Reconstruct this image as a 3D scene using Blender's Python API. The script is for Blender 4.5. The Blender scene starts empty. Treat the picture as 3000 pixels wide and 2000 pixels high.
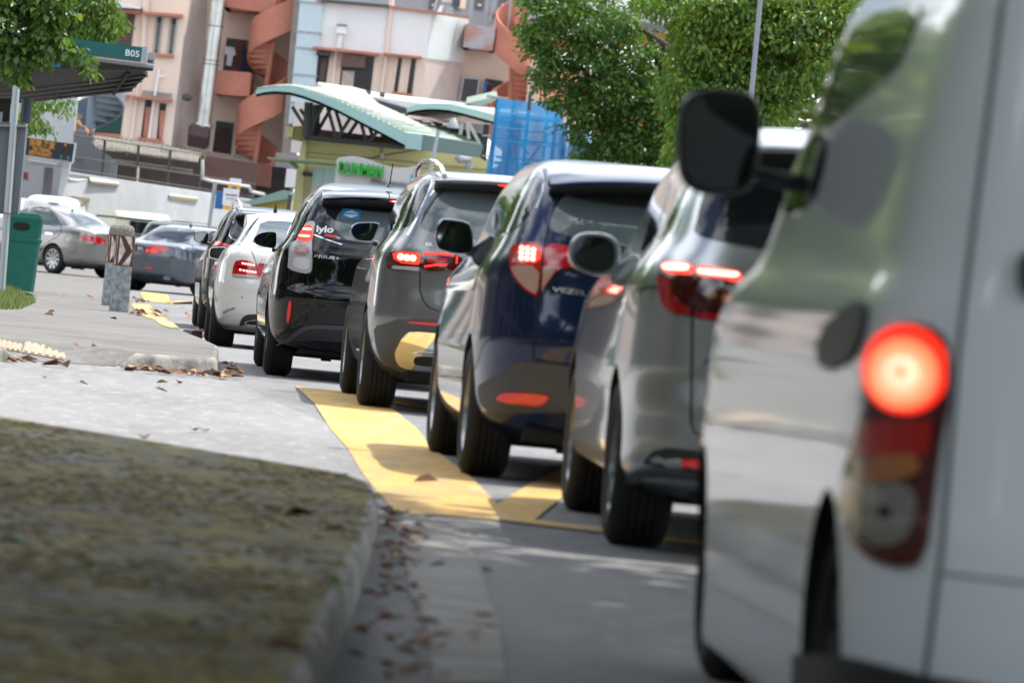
import bpy, bmesh, math, random
from mathutils import Vector, Matrix, geometry, noise
from mathutils.bvhtree import BVHTree
R = math.radians
rnd = random.Random(7)
scene = bpy.context.scene
col = scene.collection

# ---------------------------------------------------------------- camera
CAM_H, FPX, ROLL = 1.03, 16000.0, R(5.5)
PITCH = math.atan(211.4 / FPX)
cam_data = bpy.data.cameras.new('camera')
cam = bpy.data.objects.new('camera', cam_data)
col.objects.link(cam)
scene.camera = cam
cam.matrix_world = Matrix.Translation((0, 0, CAM_H)) @ Matrix.Rotation(R(90) - PITCH, 4, 'X') @ Matrix.Rotation(ROLL, 4, 'Z')
cam_data.lens = FPX / 3000 * 36
cam_data.sensor_width = 36
cam_data.clip_start = 0.5
cam_data.clip_end = 2000
cam_data.dof.use_dof = True
cam_data.dof.focus_distance = 53
cam_data.dof.aperture_fstop = 5.8

# ---------------------------------------------------------------- sky and sun
SUN_EL, SUN_AZ = R(66), R(58)          # azimuth from +Y towards +X
world = bpy.data.worlds.new('World')
scene.world = world
world.use_nodes = True
wn, wl = world.node_tree.nodes, world.node_tree.links
bg = wn['Background']
sky = wn.new('ShaderNodeTexSky')
sky.sky_type = 'NISHITA'
sky.sun_disc = False
sky.sun_elevation = SUN_EL
sky.sun_rotation = SUN_AZ
sky.dust_density = 2.0
tc = wn.new('ShaderNodeTexCoord')
mp = wn.new('ShaderNodeMapping'); mp.inputs['Scale'].default_value = (1, 1, 2.2)
cl = wn.new('ShaderNodeTexNoise'); cl.inputs['Scale'].default_value = 2.6; cl.inputs['Detail'].default_value = 7; cl.inputs['Roughness'].default_value = .58
cr = wn.new('ShaderNodeValToRGB'); cr.color_ramp.elements[0].position = .40; cr.color_ramp.elements[1].position = .60
cm = wn.new('ShaderNodeMix'); cm.data_type = 'RGBA'
wl.new(tc.outputs['Generated'], mp.inputs['Vector']); wl.new(mp.outputs[0], cl.inputs['Vector'])
wl.new(cl.outputs['Fac'], cr.inputs['Fac']); wl.new(cr.outputs['Color'], cm.inputs['Factor'])
wl.new(sky.outputs['Color'], cm.inputs['A']); cm.inputs['B'].default_value = (15.5, 15.9, 16.6, 1)
wl.new(cm.outputs['Result'], bg.inputs['Color'])
bg.inputs['Strength'].default_value = 0.14
sun_data = bpy.data.lights.new('sun', 'SUN')
sun_data.energy = 4.3
sun_data.angle = R(0.6)
sun_data.color = (1.0, 0.95, 0.86)
sun = bpy.data.objects.new('sun', sun_data)
col.objects.link(sun)
sdir = Vector((math.sin(SUN_AZ) * math.cos(SUN_EL), math.cos(SUN_AZ) * math.cos(SUN_EL), math.sin(SUN_EL)))
sun.rotation_euler = sdir.to_track_quat('Z', 'Y').to_euler()
scene.view_settings.view_transform = 'Standard'
scene.view_settings.look = 'None'
scene.view_settings.exposure = 0.24
scene.view_settings.gamma = 1
scene.render.engine = 'CYCLES'
scene.cycles.max_bounces = 6
scene.cycles.transparent_max_bounces = 16

# ---------------------------------------------------------------- photograph pixel -> place
_c, _s, _cp, _sp = math.cos(ROLL), math.sin(ROLL), math.cos(PITCH), math.sin(PITCH)
def ray(px, py):
    dx, dy = px - 1500, py - 1000
    u = dx * _s - dy * _c
    return Vector((dx * _c + dy * _s, FPX * _cp + u * _sp, u * _cp - FPX * _sp))
def P(px, py, d):
    r = ray(px, py); t = d / r.y
    return Vector((r.x * t, d, CAM_H + r.z * t))
def zg(y):
    t = min(1, max(0, (y - 45) / 30))
    return -0.18 * t * t * (3 - 2 * t)
def G(px, py, up=0.0):
    r = ray(px, py); z = up
    for _ in range(12):
        t = (z - CAM_H) / r.z
        z = zg(r.y * t) + up
    return Vector((r.x * t, r.y * t, z))
# enlarged views of the photograph: origin and scale, so that outlines can be read off them
V = {'RA': (700, 450, 3.92), 'RB': (700, 800, 3.92), 'RC': (1000, 430, 3.92), 'RD': (1000, 800, 3.92), 'RE': (1250, 430, 3.136),
     'RF': (1200, 900, 3.136), 'RG': (1650, 500, 3.136), 'RH': (1650, 1000, 3.136), 'RI': (500, 550, 3.92), 'R0': (0, 300, 3.92),
     'R1': (0, 700, 3.92), 'RT': (0, 0, 3.92), 'RU': (500, 0, 3.92), 'RV': (1000, 0, 3.92), 'RW': (1400, 0, 3.136),
     'F': (0, 0, 1 / 1.27551), 'A1': (0, 0, 2.351), 'A2': (800, 0, 2.351), 'A3': (0, 500, 2.351), 'B1': (1200, 900, 2.044),
     'B2': (2000, 0, 2.351), 'B3': (2000, 667, 2.351), 'B4': (2000, 1333, 2.351), 'B5': (0, 1100, 1.568), 'N': (0, 0, 1)}
def T(v, *pts):
    a, b, k = V[v]
    return [(a + x / k, b + y / k) for x, y in pts]

# ---------------------------------------------------------------- materials
_mats = {}
def mat(name, c=(.5, .5, .5), rough=.5, metal=0., coat=0., emit=None, es=0., var=0., vs=4., bump=0., bs=30., spec=.5, c2=None, trans=0., alpha=1., det=6., stretch=None):
    if name in _mats: return _mats[name]
    m = bpy.data.materials.new(name); m.use_nodes = True
    n, l = m.node_tree.nodes, m.node_tree.links
    b = n['Principled BSDF']
    b.inputs['Base Color'].default_value = (*c, 1)
    b.inputs['Roughness'].default_value = rough
    b.inputs['Metallic'].default_value = metal
    b.inputs['Coat Weight'].default_value = coat
    b.inputs['Coat Roughness'].default_value = .03
    b.inputs['Specular IOR Level'].default_value = spec
    b.inputs['Transmission Weight'].default_value = trans
    b.inputs['Alpha'].default_value = alpha
    if emit:
        b.inputs['Emission Color'].default_value = (*emit, 1); b.inputs['Emission Strength'].default_value = es
    if var or c2 or bump:
        t = n.new('ShaderNodeTexCoord'); src = t.outputs['Object']
        if stretch:
            q = n.new('ShaderNodeMapping'); q.inputs['Scale'].default_value = stretch; l.new(src, q.inputs['Vector']); src = q.outputs[0]
    if var or c2:
        x = n.new('ShaderNodeTexNoise'); x.inputs['Scale'].default_value = vs; x.inputs['Detail'].default_value = det; x.inputs['Roughness'].default_value = .65
        l.new(src, x.inputs['Vector'])
        r = n.new('ShaderNodeValToRGB'); e = r.color_ramp.elements
        lo = c2 if c2 else tuple(v * (1 - var) for v in c)
        hi = c if c2 else tuple(min(1, v * (1 + var)) for v in c)
        e[0].position, e[1].position = (.38, .62) if c2 else (.3, .7)
        e[0].color = (*lo, 1); e[1].color = (*hi, 1)
        l.new(x.outputs['Fac'], r.inputs['Fac']); l.new(r.outputs['Color'], b.inputs['Base Color'])
    if bump:
        x = n.new('ShaderNodeTexNoise'); x.inputs['Scale'].default_value = bs; x.inputs['Detail'].default_value = 5
        l.new(src, x.inputs['Vector'])
        k = n.new('ShaderNodeBump'); k.inputs['Strength'].default_value = bump; k.inputs['Distance'].default_value = .02
        l.new(x.outputs['Fac'], k.inputs['Height']); l.new(k.outputs['Normal'], b.inputs['Normal'])
    _mats[name] = m
    return m

def ground_mat(name, base, stain, pale, s1=.8, s2=7., rough=.88, streak=None):
    """worn ground: broad stains, mid-size blotches and grit"""
    m = bpy.data.materials.new(name); m.use_nodes = True; n, l = m.node_tree.nodes, m.node_tree.links; b = n['Principled BSDF']; b.inputs['Roughness'].default_value = rough
    t = n.new('ShaderNodeTexCoord'); src = t.outputs['Object']
    if streak:
        q = n.new('ShaderNodeMapping'); q.inputs['Rotation'].default_value = (0, 0, streak); q.inputs['Scale'].default_value = (1, .22, 1); l.new(src, q.inputs['Vector']); src2 = q.outputs[0]
    else: src2 = src
    def nz(s, a, z, v, d=8):
        x = n.new('ShaderNodeTexNoise'); x.inputs['Scale'].default_value = s; x.inputs['Detail'].default_value = d; x.inputs['Roughness'].default_value = .72; l.new(v, x.inputs['Vector'])
        r = n.new('ShaderNodeMapRange'); r.inputs['From Min'].default_value = a; r.inputs['From Max'].default_value = z; l.new(x.outputs['Fac'], r.inputs['Value']); return r.outputs[0]
    def mix(f, a, c):
        x = n.new('ShaderNodeMix'); x.data_type = 'RGBA'; l.new(f, x.inputs['Factor'])
        if isinstance(a, tuple): x.inputs['A'].default_value = (*a, 1)
        else: l.new(a, x.inputs['A'])
        x.inputs['B'].default_value = (*c, 1); return x.outputs['Result']
    o = mix(nz(s1, .45, .68, src2), base, stain); o = mix(nz(s2, .5, .72, src2), o, pale); o = mix(nz(s2 * 2.7, .56, .74, src), o, stain); o = mix(nz(90, .5, .85, src, 2), o, tuple(v * .55 for v in stain))
    l.new(o, b.inputs['Base Color'])
    x = n.new('ShaderNodeTexNoise'); x.inputs['Scale'].default_value = 110; l.new(src, x.inputs['Vector']); k = n.new('ShaderNodeBump'); k.inputs['Strength'].default_value = .4; k.inputs['Distance'].default_value = .02; l.new(x.outputs['Fac'], k.inputs['Height']); l.new(k.outputs['Normal'], b.inputs['Normal'])
    _mats[name] = m; return m

# ---------------------------------------------------------------- objects
def tag(o, label=None, cat=None, group=None, kind=None):
    if label: o['label'] = label
    if cat: o['category'] = cat
    if group: o['group'] = group
    if kind: o['kind'] = kind
    return o
def thing(name, label, cat, loc=(0, 0, 0), rz=0., group=None):
    o = bpy.data.objects.new(name, None); col.objects.link(o)
    o.empty_display_size = .2
    o.location = loc; o.rotation_euler = (0, 0, rz)
    return tag(o, label, cat, group)
def obj(name, verts, faces, m, parent=None, smooth=None, fm=None, world_pts=False):
    me = bpy.data.meshes.new(name)
    if world_pts and parent is not None:
        inv = inv_of(parent); verts = [inv @ Vector(v) for v in verts]
    me.from_pydata([tuple(v) for v in verts], [], faces)
    for x in (m if isinstance(m, (list, tuple)) else [m]): me.materials.append(x)
    if fm:
        for p, i in zip(me.polygons, fm): p.material_index = i
    me.update()
    if smooth is not None:
        me.shade_smooth()
        if smooth < 179: me.set_sharp_from_angle(angle=R(smooth))
    o = bpy.data.objects.new(name, me); col.objects.link(o)
    if parent is not None: o.parent = parent
    return o
def mw(o):
    m = Matrix.Translation(o.location) @ o.rotation_euler.to_matrix().to_4x4()
    return mw(o.parent) @ m if o.parent else m
def inv_of(o): return mw(o).inverted()
class MB:
    """collects shapes that end up as one mesh"""
    def __init__(s): s.v, s.f, s.m = [], [], []
    def add(s, v, f, mi=0):
        k = len(s.v); s.v += [Vector(x) for x in v]; s.f += [tuple(i + k for i in q) for q in f]; s.m += [mi] * len(f)
    def box(s, a, b, mi=0):
        (x0, y0, z0), (x1, y1, z1) = a, b
        s.add([(x0, y0, z0), (x1, y0, z0), (x1, y1, z0), (x0, y1, z0), (x0, y0, z1), (x1, y0, z1), (x1, y1, z1), (x0, y1, z1)],
              [(3, 2, 1, 0), (4, 5, 6, 7), (0, 1, 5, 4), (1, 2, 6, 5), (2, 3, 7, 6), (3, 0, 4, 7)], mi)
    def hexa(s, p, mi=0):   # 8 corners: 4 front ring, 4 back ring
        s.add(p, [(0, 1, 2, 3), (7, 6, 5, 4), (4, 5, 1, 0), (5, 6, 2, 1), (6, 7, 3, 2), (7, 4, 0, 3)], mi)
    def prism(s, ring, ext, mi=0):   # ring of points, extruded by ext
        n = len(ring); e = Vector(ext)
        s.add(list(ring) + [Vector(p) + e for p in ring], [tuple(range(n)), tuple(range(2 * n - 1, n - 1, -1))] + [((i + 1) % n, i, n + i, n + (i + 1) % n) for i in range(n)], mi)
    def tube(s, pts, r, n=8, mi=0, cap=True):
        pts = [Vector(p) for p in pts]; rings = []
        for i, p in enumerate(pts):
            d = (pts[min(i + 1, len(pts) - 1)] - pts[max(i - 1, 0)]).normalized()
            a = d.cross(Vector((0, 0, 1)) if abs(d.z) < .9 else Vector((1, 0, 0))).normalized(); b = d.cross(a)
            rr = r[i] if isinstance(r, (list, tuple)) else r
            rings.append([p + (a * math.cos(6.28318 * k / n) + b * math.sin(6.28318 * k / n)) * rr for k in range(n)])
        s.loft(rings, mi, cap)
    def loft(s, rings, mi=0, cap=True, closed=True):
        n = len(rings[0]); v = [p for r in rings for p in r]; f = []
        for i in range(len(rings) - 1):
            for k in range(n if closed else n - 1):
                k2 = (k + 1) % n
                f.append((i * n + k, i * n + k2, (i + 1) * n + k2, (i + 1) * n + k))
        if cap and closed:
            f.append(tuple(range(n - 1, -1, -1))); f.append(tuple((len(rings) - 1) * n + k for k in range(n)))
        s.add(v, f, mi)
    def build(s, name, m, parent=None, smooth=None, world_pts=False):
        return obj(name, s.v, s.f, m, parent, smooth, s.m, world_pts)
def chaikin(p, it=2):
    for _ in range(it):
        q = []
        for i in range(len(p)):
            a, b = p[i], p[(i + 1) % len(p)]
            q += [tuple(a[k] * .75 + b[k] * .25 for k in range(len(a))), tuple(a[k] * .25 + b[k] * .75 for k in range(len(a)))]
        p = q
    return p
def area2(p): return sum(p[i][0] * p[(i + 1) % len(p)][1] - p[(i + 1) % len(p)][0] * p[i][1] for i in range(len(p)))
def inside(p, x, y):
    r = False; j = len(p) - 1
    for i in range(len(p)):
        if (p[i][1] > y) != (p[j][1] > y) and x < (p[j][0] - p[i][0]) * (y - p[i][1]) / (p[j][1] - p[i][1]) + p[i][0]: r = not r
        j = i
    return r
def fill(poly, step):
    """triangles filling a 2-D outline, with inner points every step"""
    pts = []
    for i in range(len(poly)):
        a, b = poly[i], poly[(i + 1) % len(poly)]
        k = max(1, int(math.hypot(b[0] - a[0], b[1] - a[1]) / step))
        for j in range(k): pts.append((a[0] + (b[0] - a[0]) * j / k, a[1] + (b[1] - a[1]) * j / k))
    nb = len(pts)
    x0, x1 = min(p[0] for p in pts), max(p[0] for p in pts); y0, y1 = min(p[1] for p in pts), max(p[1] for p in pts)
    ring = list(pts)
    y = y0 + step * .5
    while y < y1:
        x = x0 + step * .5
        while x < x1:
            if inside(ring, x, y) and min((x - p[0]) ** 2 + (y - p[1]) ** 2 for p in ring) > (step * .45) ** 2: pts.append((x, y))
            x += step
        y += step
    v, e, f, *_ = geometry.delaunay_2d_cdt([Vector(p) for p in pts], [(i, (i + 1) % nb) for i in range(nb)], [], 1, 1e-5)
    out = []
    for t in f:
        a, b, c_ = (v[i] for i in t)
        m_ = (a + b + c_) / 3
        if not inside(ring, m_.x, m_.y): continue
        out.append(tuple(t) if (b - a).cross(c_ - a) > 0 else tuple(reversed(t)))
    return [(p.x, p.y) for p in v], out
_txt = {}
def text_mesh(s, bold=0.0):
    """letters as flat triangles, cap height about 0.7"""
    if (s, bold) in _txt: return _txt[(s, bold)]
    cu = bpy.data.curves.new('letters', 'FONT'); cu.body = s; cu.size = 1; cu.offset = bold; cu.resolution_u = 3
    o = bpy.data.objects.new('letters', cu); col.objects.link(o)
    dg = bpy.context.evaluated_depsgraph_get(); dg.update()
    me = bpy.data.meshes.new_from_object(o.evaluated_get(dg))
    bm = bmesh.new(); bm.from_mesh(me); bmesh.ops.triangulate(bm, faces=bm.faces[:])
    v = [(p.co.x, p.co.y) for p in bm.verts]; f = []
    for q in bm.faces:
        i = [p.index for p in q.verts]
        f.append(tuple(i) if q.normal.z > 0 else tuple(reversed(i)))
    bm.free(); bpy.data.objects.remove(o); bpy.data.curves.remove(cu); bpy.data.meshes.remove(me)
    w = max((p[0] for p in v), default=1)
    _txt[(s, bold)] = (v, f, w)
    return _txt[(s, bold)]
# ================================================================ the ground
M_asph = ground_mat('asphalt', (.235, .235, .245), (.15, .15, .155), (.30, .30, .305), .7, 9, streak=.08)
M_conc = ground_mat('pavement concrete', (.195, .19, .18), (.12, .115, .107), (.255, .248, .237), .9, 6)
M_side = ground_mat('pale side road', (.275, .275, .284), (.20, .20, .205), (.40, .40, .405), .8, 8, streak=1.2)
M_kerb = mat('worn kerb concrete', (.36, .35, .32), .9, c2=(.10, .095, .085), vs=3.2, det=9, bump=.5, bs=30)
M_yel = ground_mat('yellow road paint', (.70, .415, .10), (.40, .30, .17), (.72, .55, .28), 3.2, 5, .75, streak=.1)
M_soil = mat('soil', (.16, .13, .09), .95, var=.3, vs=3, bump=.5)
def sheet(name, ring, z, m, n=1, kind='structure'):
    """ground sheet that follows the fall of the street; ring in (x, y)"""
    pts, tri = fill(ring, n)
    return tag(obj(name, [(x, y, zg(y) + (z(x, y) if callable(z) else z)) for x, y in pts], tri, m, smooth=60), kind=kind)
def strip(name, ys, x0, x1, z, m):
    v, f = [], []
    for i, y in enumerate(ys):
        v += [(x0, y, zg(y) + z), (x1, y, zg(y) + z)]
        if i: f.append((2 * i - 2, 2 * i - 1, 2 * i + 1, 2 * i))
    return tag(obj(name, v, f, m), kind='structure')
YS = [-60, -20, 0, 20, 44] + [46 + 2 * i for i in range(16)] + [90, 130, 200, 400, 1500]
strip('ground', YS, -900, 900, -.03, mat('bare ground', (.22, .21, .2), .95, var=.2, vs=.3))
strip('road', YS[:-1], -60, 60, 0, M_asph)
def gp(v, *p, up=0.0): return [tuple(G(*q, up)[:2]) for q in T(v, *p)]
# pale concrete mouth of the side road
sheet('side_road', [(-30, 28), (-12, 25.2), (-.6, 22.3), (-.15, 23), (-.35, 27.5), (-.9, 31.6), (-1.5, 36), (-2.1, 41.2), (-3, 42.6), (-12, 45), (-30, 49)], .004, M_side, 1.5)

def raised(name, ring, h, m, kerb_m, round_r=.03, label=None, cat=None, step=.6, slope=None, up_from=0.0):
    """paved island: flat top, rounded edge and upright kerb face"""
    if area2(ring) < 0: ring = ring[::-1]
    n = len(ring); c = []
    dens = []
    for i in range(n):
        a, b = ring[i], ring[(i + 1) % n]; k = max(1, int(math.hypot(b[0] - a[0], b[1] - a[1]) / step))
        dens += [(a[0] + (b[0] - a[0]) * j / k, a[1] + (b[1] - a[1]) * j / k) for j in range(k)]
    n = len(dens); nor = []
    for i in range(n):
        a, b = dens[i - 1], dens[(i + 1) % n]; d = Vector((b[0] - a[0], b[1] - a[1])).normalized(); nor.append(Vector((d.y, -d.x)))
    hh = lambda x, y: (slope(x, y) if slope else h)
    mb = MB(); rings = []
    for dz, off in ((0, 0), (-round_r * .3, round_r * .7), (-round_r, round_r), (-h - .05, round_r + .012)):
        rg = []
        for (x, y), q in zip(dens, nor):
            x2, y2 = x + q.x * (off - round_r), y + q.y * (off - round_r)
            top = hh(x, y)
            rg.append(Vector((x2, y2, zg(y) + (top + max(dz, -h - .05) if dz > -h else -.05))))
        rings.append(rg)
    mb.loft(rings, 1, cap=False)
    pts, tri = fill([(p.x, p.y) for p in rings[0]], step)
    mb.add([(x, y, zg(y) + hh(x, y)) for x, y in pts], tri, 0)
    return tag(mb.build(name, [m, kerb_m], smooth=50), kind='structure')
# mossy pavement in the foreground
def moss_mat():
    m = mat('mossy paving', (.2, .19, .17), .95, bump=.7, bs=22)
    n, l = m.node_tree.nodes, m.node_tree.links; b = n['Principled BSDF']
    t = n.new('ShaderNodeTexCoord')
    def nz(s, d, a, z):
        x = n.new('ShaderNodeTexNoise'); x.inputs['Scale'].default_value = s; x.inputs['Detail'].default_value = d; x.inputs['Roughness'].default_value = .7
        l.new(t.outputs['Object'], x.inputs['Vector'])
        r = n.new('ShaderNodeValToRGB'); r.color_ramp.elements[0].position = a; r.color_ramp.elements[1].position = z
        l.new(x.outputs['Fac'], r.inputs['Fac']); return r.outputs['Color']
    def mix(f, a, c):
        x = n.new('ShaderNodeMix'); x.data_type = 'RGBA'; l.new(f, x.inputs['Factor'])
        if isinstance(a, tuple): x.inputs['A'].default_value = (*a, 1)
        else: l.new(a, x.inputs['A'])
        x.inputs['B'].default_value = (*c, 1); return x.outputs['Result']
    o = mix(nz(1.1, 6, .42, .6), (.22, .215, .20), (.13, .115, .075))
    o = mix(nz(3.6, 9, .47, .57), o, (.25, .21, .055))
    o = mix(nz(6.0, 8, .49, .6), o, (.07, .05, .03))
    o = mix(nz(19, 4, .6, .7), o, (.055, .05, .03))
    l.new(o, b.inputs['Base Color'])
    return m
M_moss = moss_mat()
raised('mossy_pavement', [(-9, 3), (-9, 27.2), (-2.35, 25.15), (-.93, 22.85), (-.72, 22.5), (-.58, 22.15), (-.50, 21.75), (-.44, 20.5), (-.40, 17), (-.375, 13), (-.33, 9), (-.3, 3)], .135, M_moss, M_kerb, .035, step=.35)
# drain channel along its foot
sheet('kerb_channel', gp('B5', (1850, 640), (1900, 625), (2060, 700), (2180, 830), (2290, 1140), (2330, 1420), (1990, 1420), (1960, 1140), (1885, 1010), (1850, 800)), .006, mat('channel concrete', (.34, .33, .32), .9, c2=(.24, .23, .21), vs=3, bump=.3, bs=60), .25)
# second pavement, with the dropped kerb and its flares
def isl_h(x, y):
    # ramp down to the side road between the two flares, square to the oblique kerb line
    dx, dy = x + 2.92, y - 41.1
    u, v = -dx * .555 - dy * .832, -dx * .832 + dy * .555
    f = min(1, max(0, v / 1.25))
    w = min(1, max(0, (u + .22) / .22)) * min(1, max(0, (1.5 - u) / .22)) if v < 3 else 0
    return .125 * (1 - w) + (.012 + .113 * f) * w
ring2 = [(-40, 33), (-7, 36.6), (-4.6, 38.2), (-3.9, 39.2), (-3.67, 39.6), (-3.52, 40.2), (-2.92, 41.1), (-2.79, 41.3), (-2.54, 41.62), (-2.40, 41.75), (-2.28, 42.0), (-2.26, 42.3), (-2.30, 43.2), (-2.55, 47.8), (-3.05, 53), (-3.42, 57), (-3.72, 61), (-4.3, 67), (-5.0, 74), (-5.45, 79), (-6.1, 88), (-6.9, 98), (-7.5, 106), (-8.2, 116), (-10, 140), (-40, 160)]
raised('footpath', ring2, .125, M_conc, M_kerb, .04, step=.42, slope=isl_h)
# painted kerb block at the bump-out
def kerb_block():
    mb = MB(); a = G(497, 984, .05); b = G(531, 988, .05); c = G(560, 991, .05)
    for p, q, mi in ((a, b, 0), (b, c, 1)):
        d = (q - p).normalized(); n = Vector((-d.y, d.x, 0))
        h = .125
        prof = [(0, 0), (-.01, h * .75), (.03, h), (.18, h), (.18, 0)]
        if mi == 0: l0 = [(p + n * u + Vector((0, 0, v * .4 - .04))) for u, v in prof]
        else: l0 = [(p + n * u + Vector((0, 0, v - .04))) for u, v in prof]
        r0 = [(q + n * u + Vector((0, 0, v - .04))) for u, v in prof]
        mb.loft([l0, r0], mi)
    return tag(mb.build('kerb', [mat('white kerb paint', (.75, .76, .78), .7, var=.1), mat('black kerb paint', (.06, .06, .065), .7, var=.3)], smooth=40), kind='structure')
kerb_block()
# flares at the dropped kerb: worn kerb faces
def flare(name, pts, h):
    mb = MB(); ring = [G(*p, up=u) for p, u in pts]
    mb.prism(ring, (0, .16, 0)); return tag(mb.build(name, M_kerb, smooth=30), kind='structure')
# yellow markings
def paint(pts, up=.008, m=M_yel, n=.5, name='road_marking'):
    ring = [tuple(G(*q, up=up)[:2]) for q in pts]
    return sheet(name, ring, up, m, n)
paint(T('F', (678, 886), (722, 926), (760, 985), (800, 1030), (832, 1085), (885, 1150), (915, 1178), (935, 1170), (1145, 1172), (1150, 1163), (1085, 1098), (985, 1020), (960, 985), (900, 935), (850, 905)), n=.6)
paint(T('B1', (0, 1232), (470, 1262), (1000, 1325), (1200, 1352), (1750, 1425), (1750, 1400), (1190, 1318), (745, 1268), (500, 1190), (0, 1185)), .0085, n=.4)
paint(T('B1', (505, 1190), (745, 1272), (960, 1095), (1200, 920), (1300, 850), (1110, 850), (1010, 905), (725, 1050)), .009, n=.5)
paint(T('B1', (790, 805), (1030, 885), (1300, 960), (1300, 900), (1040, 815), (850, 800)), .0085)
paint(T('RD', (180, 1350), (420, 1470), (640, 1500), (1000, 1560), (1000, 1510), (640, 1440), (300, 1380)), .0095)
paint(T('R1', (1610, 602), (1650, 690), (1700, 715), (1960, 738), (1930, 640)), .008)
paint(T('R1', (1960, 738), (2000, 745), (2240, 742), (2240, 715), (2010, 728)), .008)
paint(T('R1', (1505, 470), (1515, 512), (1690, 528), (1690, 508), (1540, 490)), .008)
paint(T('R1', (1500, 740), (1580, 850), (1700, 905), (1830, 930), (1925, 925), (1850, 870), (1740, 790), (1720, 750)), .131, mat('worn yellow paint', (.5, .34, .11), .85, c2=(.36, .31, .22), vs=3), .4)
paint(T('R1', (1780, 930), (1850, 985), (1960, 1020), (2060, 1020), (1990, 960), (1900, 930)), .131, mat('worn yellow paint'), .4)
paint(T('RI', (-60, 1320), (0, 1335), (250, 1330), (252, 1305), (100, 1300), (0, 1310)), .008)
# tactile paving: ridged tiles laid as separate slabs
M_tac = mat('tactile tile', (.40, .325, .235), .85, var=.12, vs=20)
def Gs(p):
    u = .02
    for _ in range(30):
        g = G(*p, up=u); u = u * .6 + .4 * isl_h(g.x, g.y)
    return g + Vector((0, 0, .004))
def tactile(pts, n, k, base=.125, slope=None):
    a, b, c, d = [Gs(p) for p in pts]   # near-left, near-right, far-right, far-left
    for i in range(n):
        mb = MB(); u0, u1 = i / n + .004, (i + 1) / n - .004
        lerp = lambda u, v: (a.lerp(b, u)).lerp(d.lerp(c, u), v)
        mb.prism([lerp(u0, 0), lerp(u1, 0), lerp(u1, 1), lerp(u0, 1)], (0, 0, .006))
        for j in range(k):
            w0 = u0 + (u1 - u0) * (j + .25) / k; w1 = u0 + (u1 - u0) * (j + .75) / k
            mb.prism([lerp(w0, .04), lerp(w1, .04), lerp(w1, .96), lerp(w0, .96)], (0, 0, .016))
        tag(mb.build('paving_tile', M_tac), 'beige ridged tactile tile set into the pavement ramp', 'paving tile', 'tactile tiles on the ramps')
tactile(T('R1', (250, 1310), (740, 1395), (790, 1295), (290, 1192)), 2, 3, .06, True)
tactile(T('R1', (-120, 1250), (235, 1305), (265, 1230), (-100, 1150)), 2, 3, .06, True)
# grass verge by the bin
def grass():
    mb = MB(); r = random.Random(3)
    ring = [tuple(G(*q, up=.14)[:2]) for q in T('R1', (-300, 560), (40, 565), (180, 610), (300, 680), (410, 720), (330, 755), (230, 795), (0, 795), (-300, 790))]
    x0, x1 = min(p[0] for p in ring), max(p[0] for p in ring); y0, y1 = min(p[1] for p in ring), max(p[1] for p in ring)
    k = 0
    while k < 9000:
        x, y = r.uniform(x0, x1), r.uniform(y0, y1)
        if not inside(ring, x, y): 
            k += .2; continue
        k += 1
        a = r.uniform(0, 6.28); h = r.uniform(.05, .15); w = r.uniform(.004, .009); t = r.uniform(-.06, .06), r.uniform(-.06, .06)
        z = zg(y) + .12
        dx, dy = math.cos(a) * w, math.sin(a) * w
        mb.add([(x - dx, y - dy, z), (x + dx, y + dy, z), (x + t[0], y + t[1], z + h)], [(0, 1, 2)], 0 if r.random() < .75 else 1)
    for px in ((250, 575), (300, 575), (236, 560)):   # tufts against the bin
        for q in T('R1', px):
            p = G(*q, up=.125)
            for _ in range(9):
                t = r.uniform(-.06, .06)
                mb.add([(p.x - .005, p.y, p.z), (p.x + .005, p.y, p.z), (p.x + t, p.y, p.z + r.uniform(.1, .3))], [(0, 1, 2)], 1)
    tag(mb.build('grass', [mat('grass blade', (.13, .20, .035), .7, var=.3, vs=3), mat('dry grass blade', (.26, .27, .09), .8)]), kind='stuff')
grass()
# ================================================================ vehicles
def paintm(name, c, metal=.0, rough=.35, coat=1.0): 
    return mat(name, c, rough, metal, coat, spec=.5)
M_glass = mat('tinted window glass', (.012, .016, .02), .03, 0, .0, spec=.75)
M_glass2 = mat('paler opaque car glass', (.10, .13, .14), .03, 0, .0, spec=.8)  # opaque; pale base colour stands in for reflection and see-through
M_blk = mat('black trim plastic', (.028, .029, .032), .45)
M_grey = mat('grey bumper plastic', (.06, .062, .066), .5)
M_under = mat('underbody', (.012, .011, .01), .9)
M_tyre = mat('tyre rubber', (.009, .009, .0095), .75, var=.3, vs=8)
M_chr = mat('chrome', (.85, .86, .87), .08, 1)
M_rim = mat('alloy wheel', (.42, .43, .44), .3, .9)
M_mir = mat('mirror glass', (.16, .18, .19), .03, 1)
M_red = mat('red lamp lens', (.46, .008, .014), .08, 0, 1, spec=.6)
M_dred = mat('dark red lamp lens', (.07, .004, .008), .08, 0, 1, spec=.6)
M_clr = mat('clear lamp lens', (.40, .40, .40), .12, .2, 1, bump=.4, bs=90)
M_pale = mat('pale smoked lens', (.46, .29, .23), .15, .1, 1, bump=.4, bs=70)
M_amb = mat('amber lamp lens', (.45, .16, .05), .15, .1, 1, bump=.4, bs=70)
M_rlit = mat('lit red lens', (.8, .02, .01), .3, emit=(1, .03, .015), es=1.5)
M_led = mat('lit brake lamp', (1, .6, .5), .4, emit=(1, .30, .22), es=5)
M_refl = mat('faintly glowing red reflector', (.6, .006, .01), .2, 0, 1, emit=(1, .01, .01), es=.12)  # unlit reflector given a faint glow of its own
M_seam = mat('panel gap', (.006, .006, .007), .8)
M_let = mat('chrome lettering', (.75, .76, .78), .2, .9)
M_white = mat('white vinyl', (.8, .8, .8), .5)
M_plate = mat('plate black', (.02, .02, .022), .5)

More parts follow.
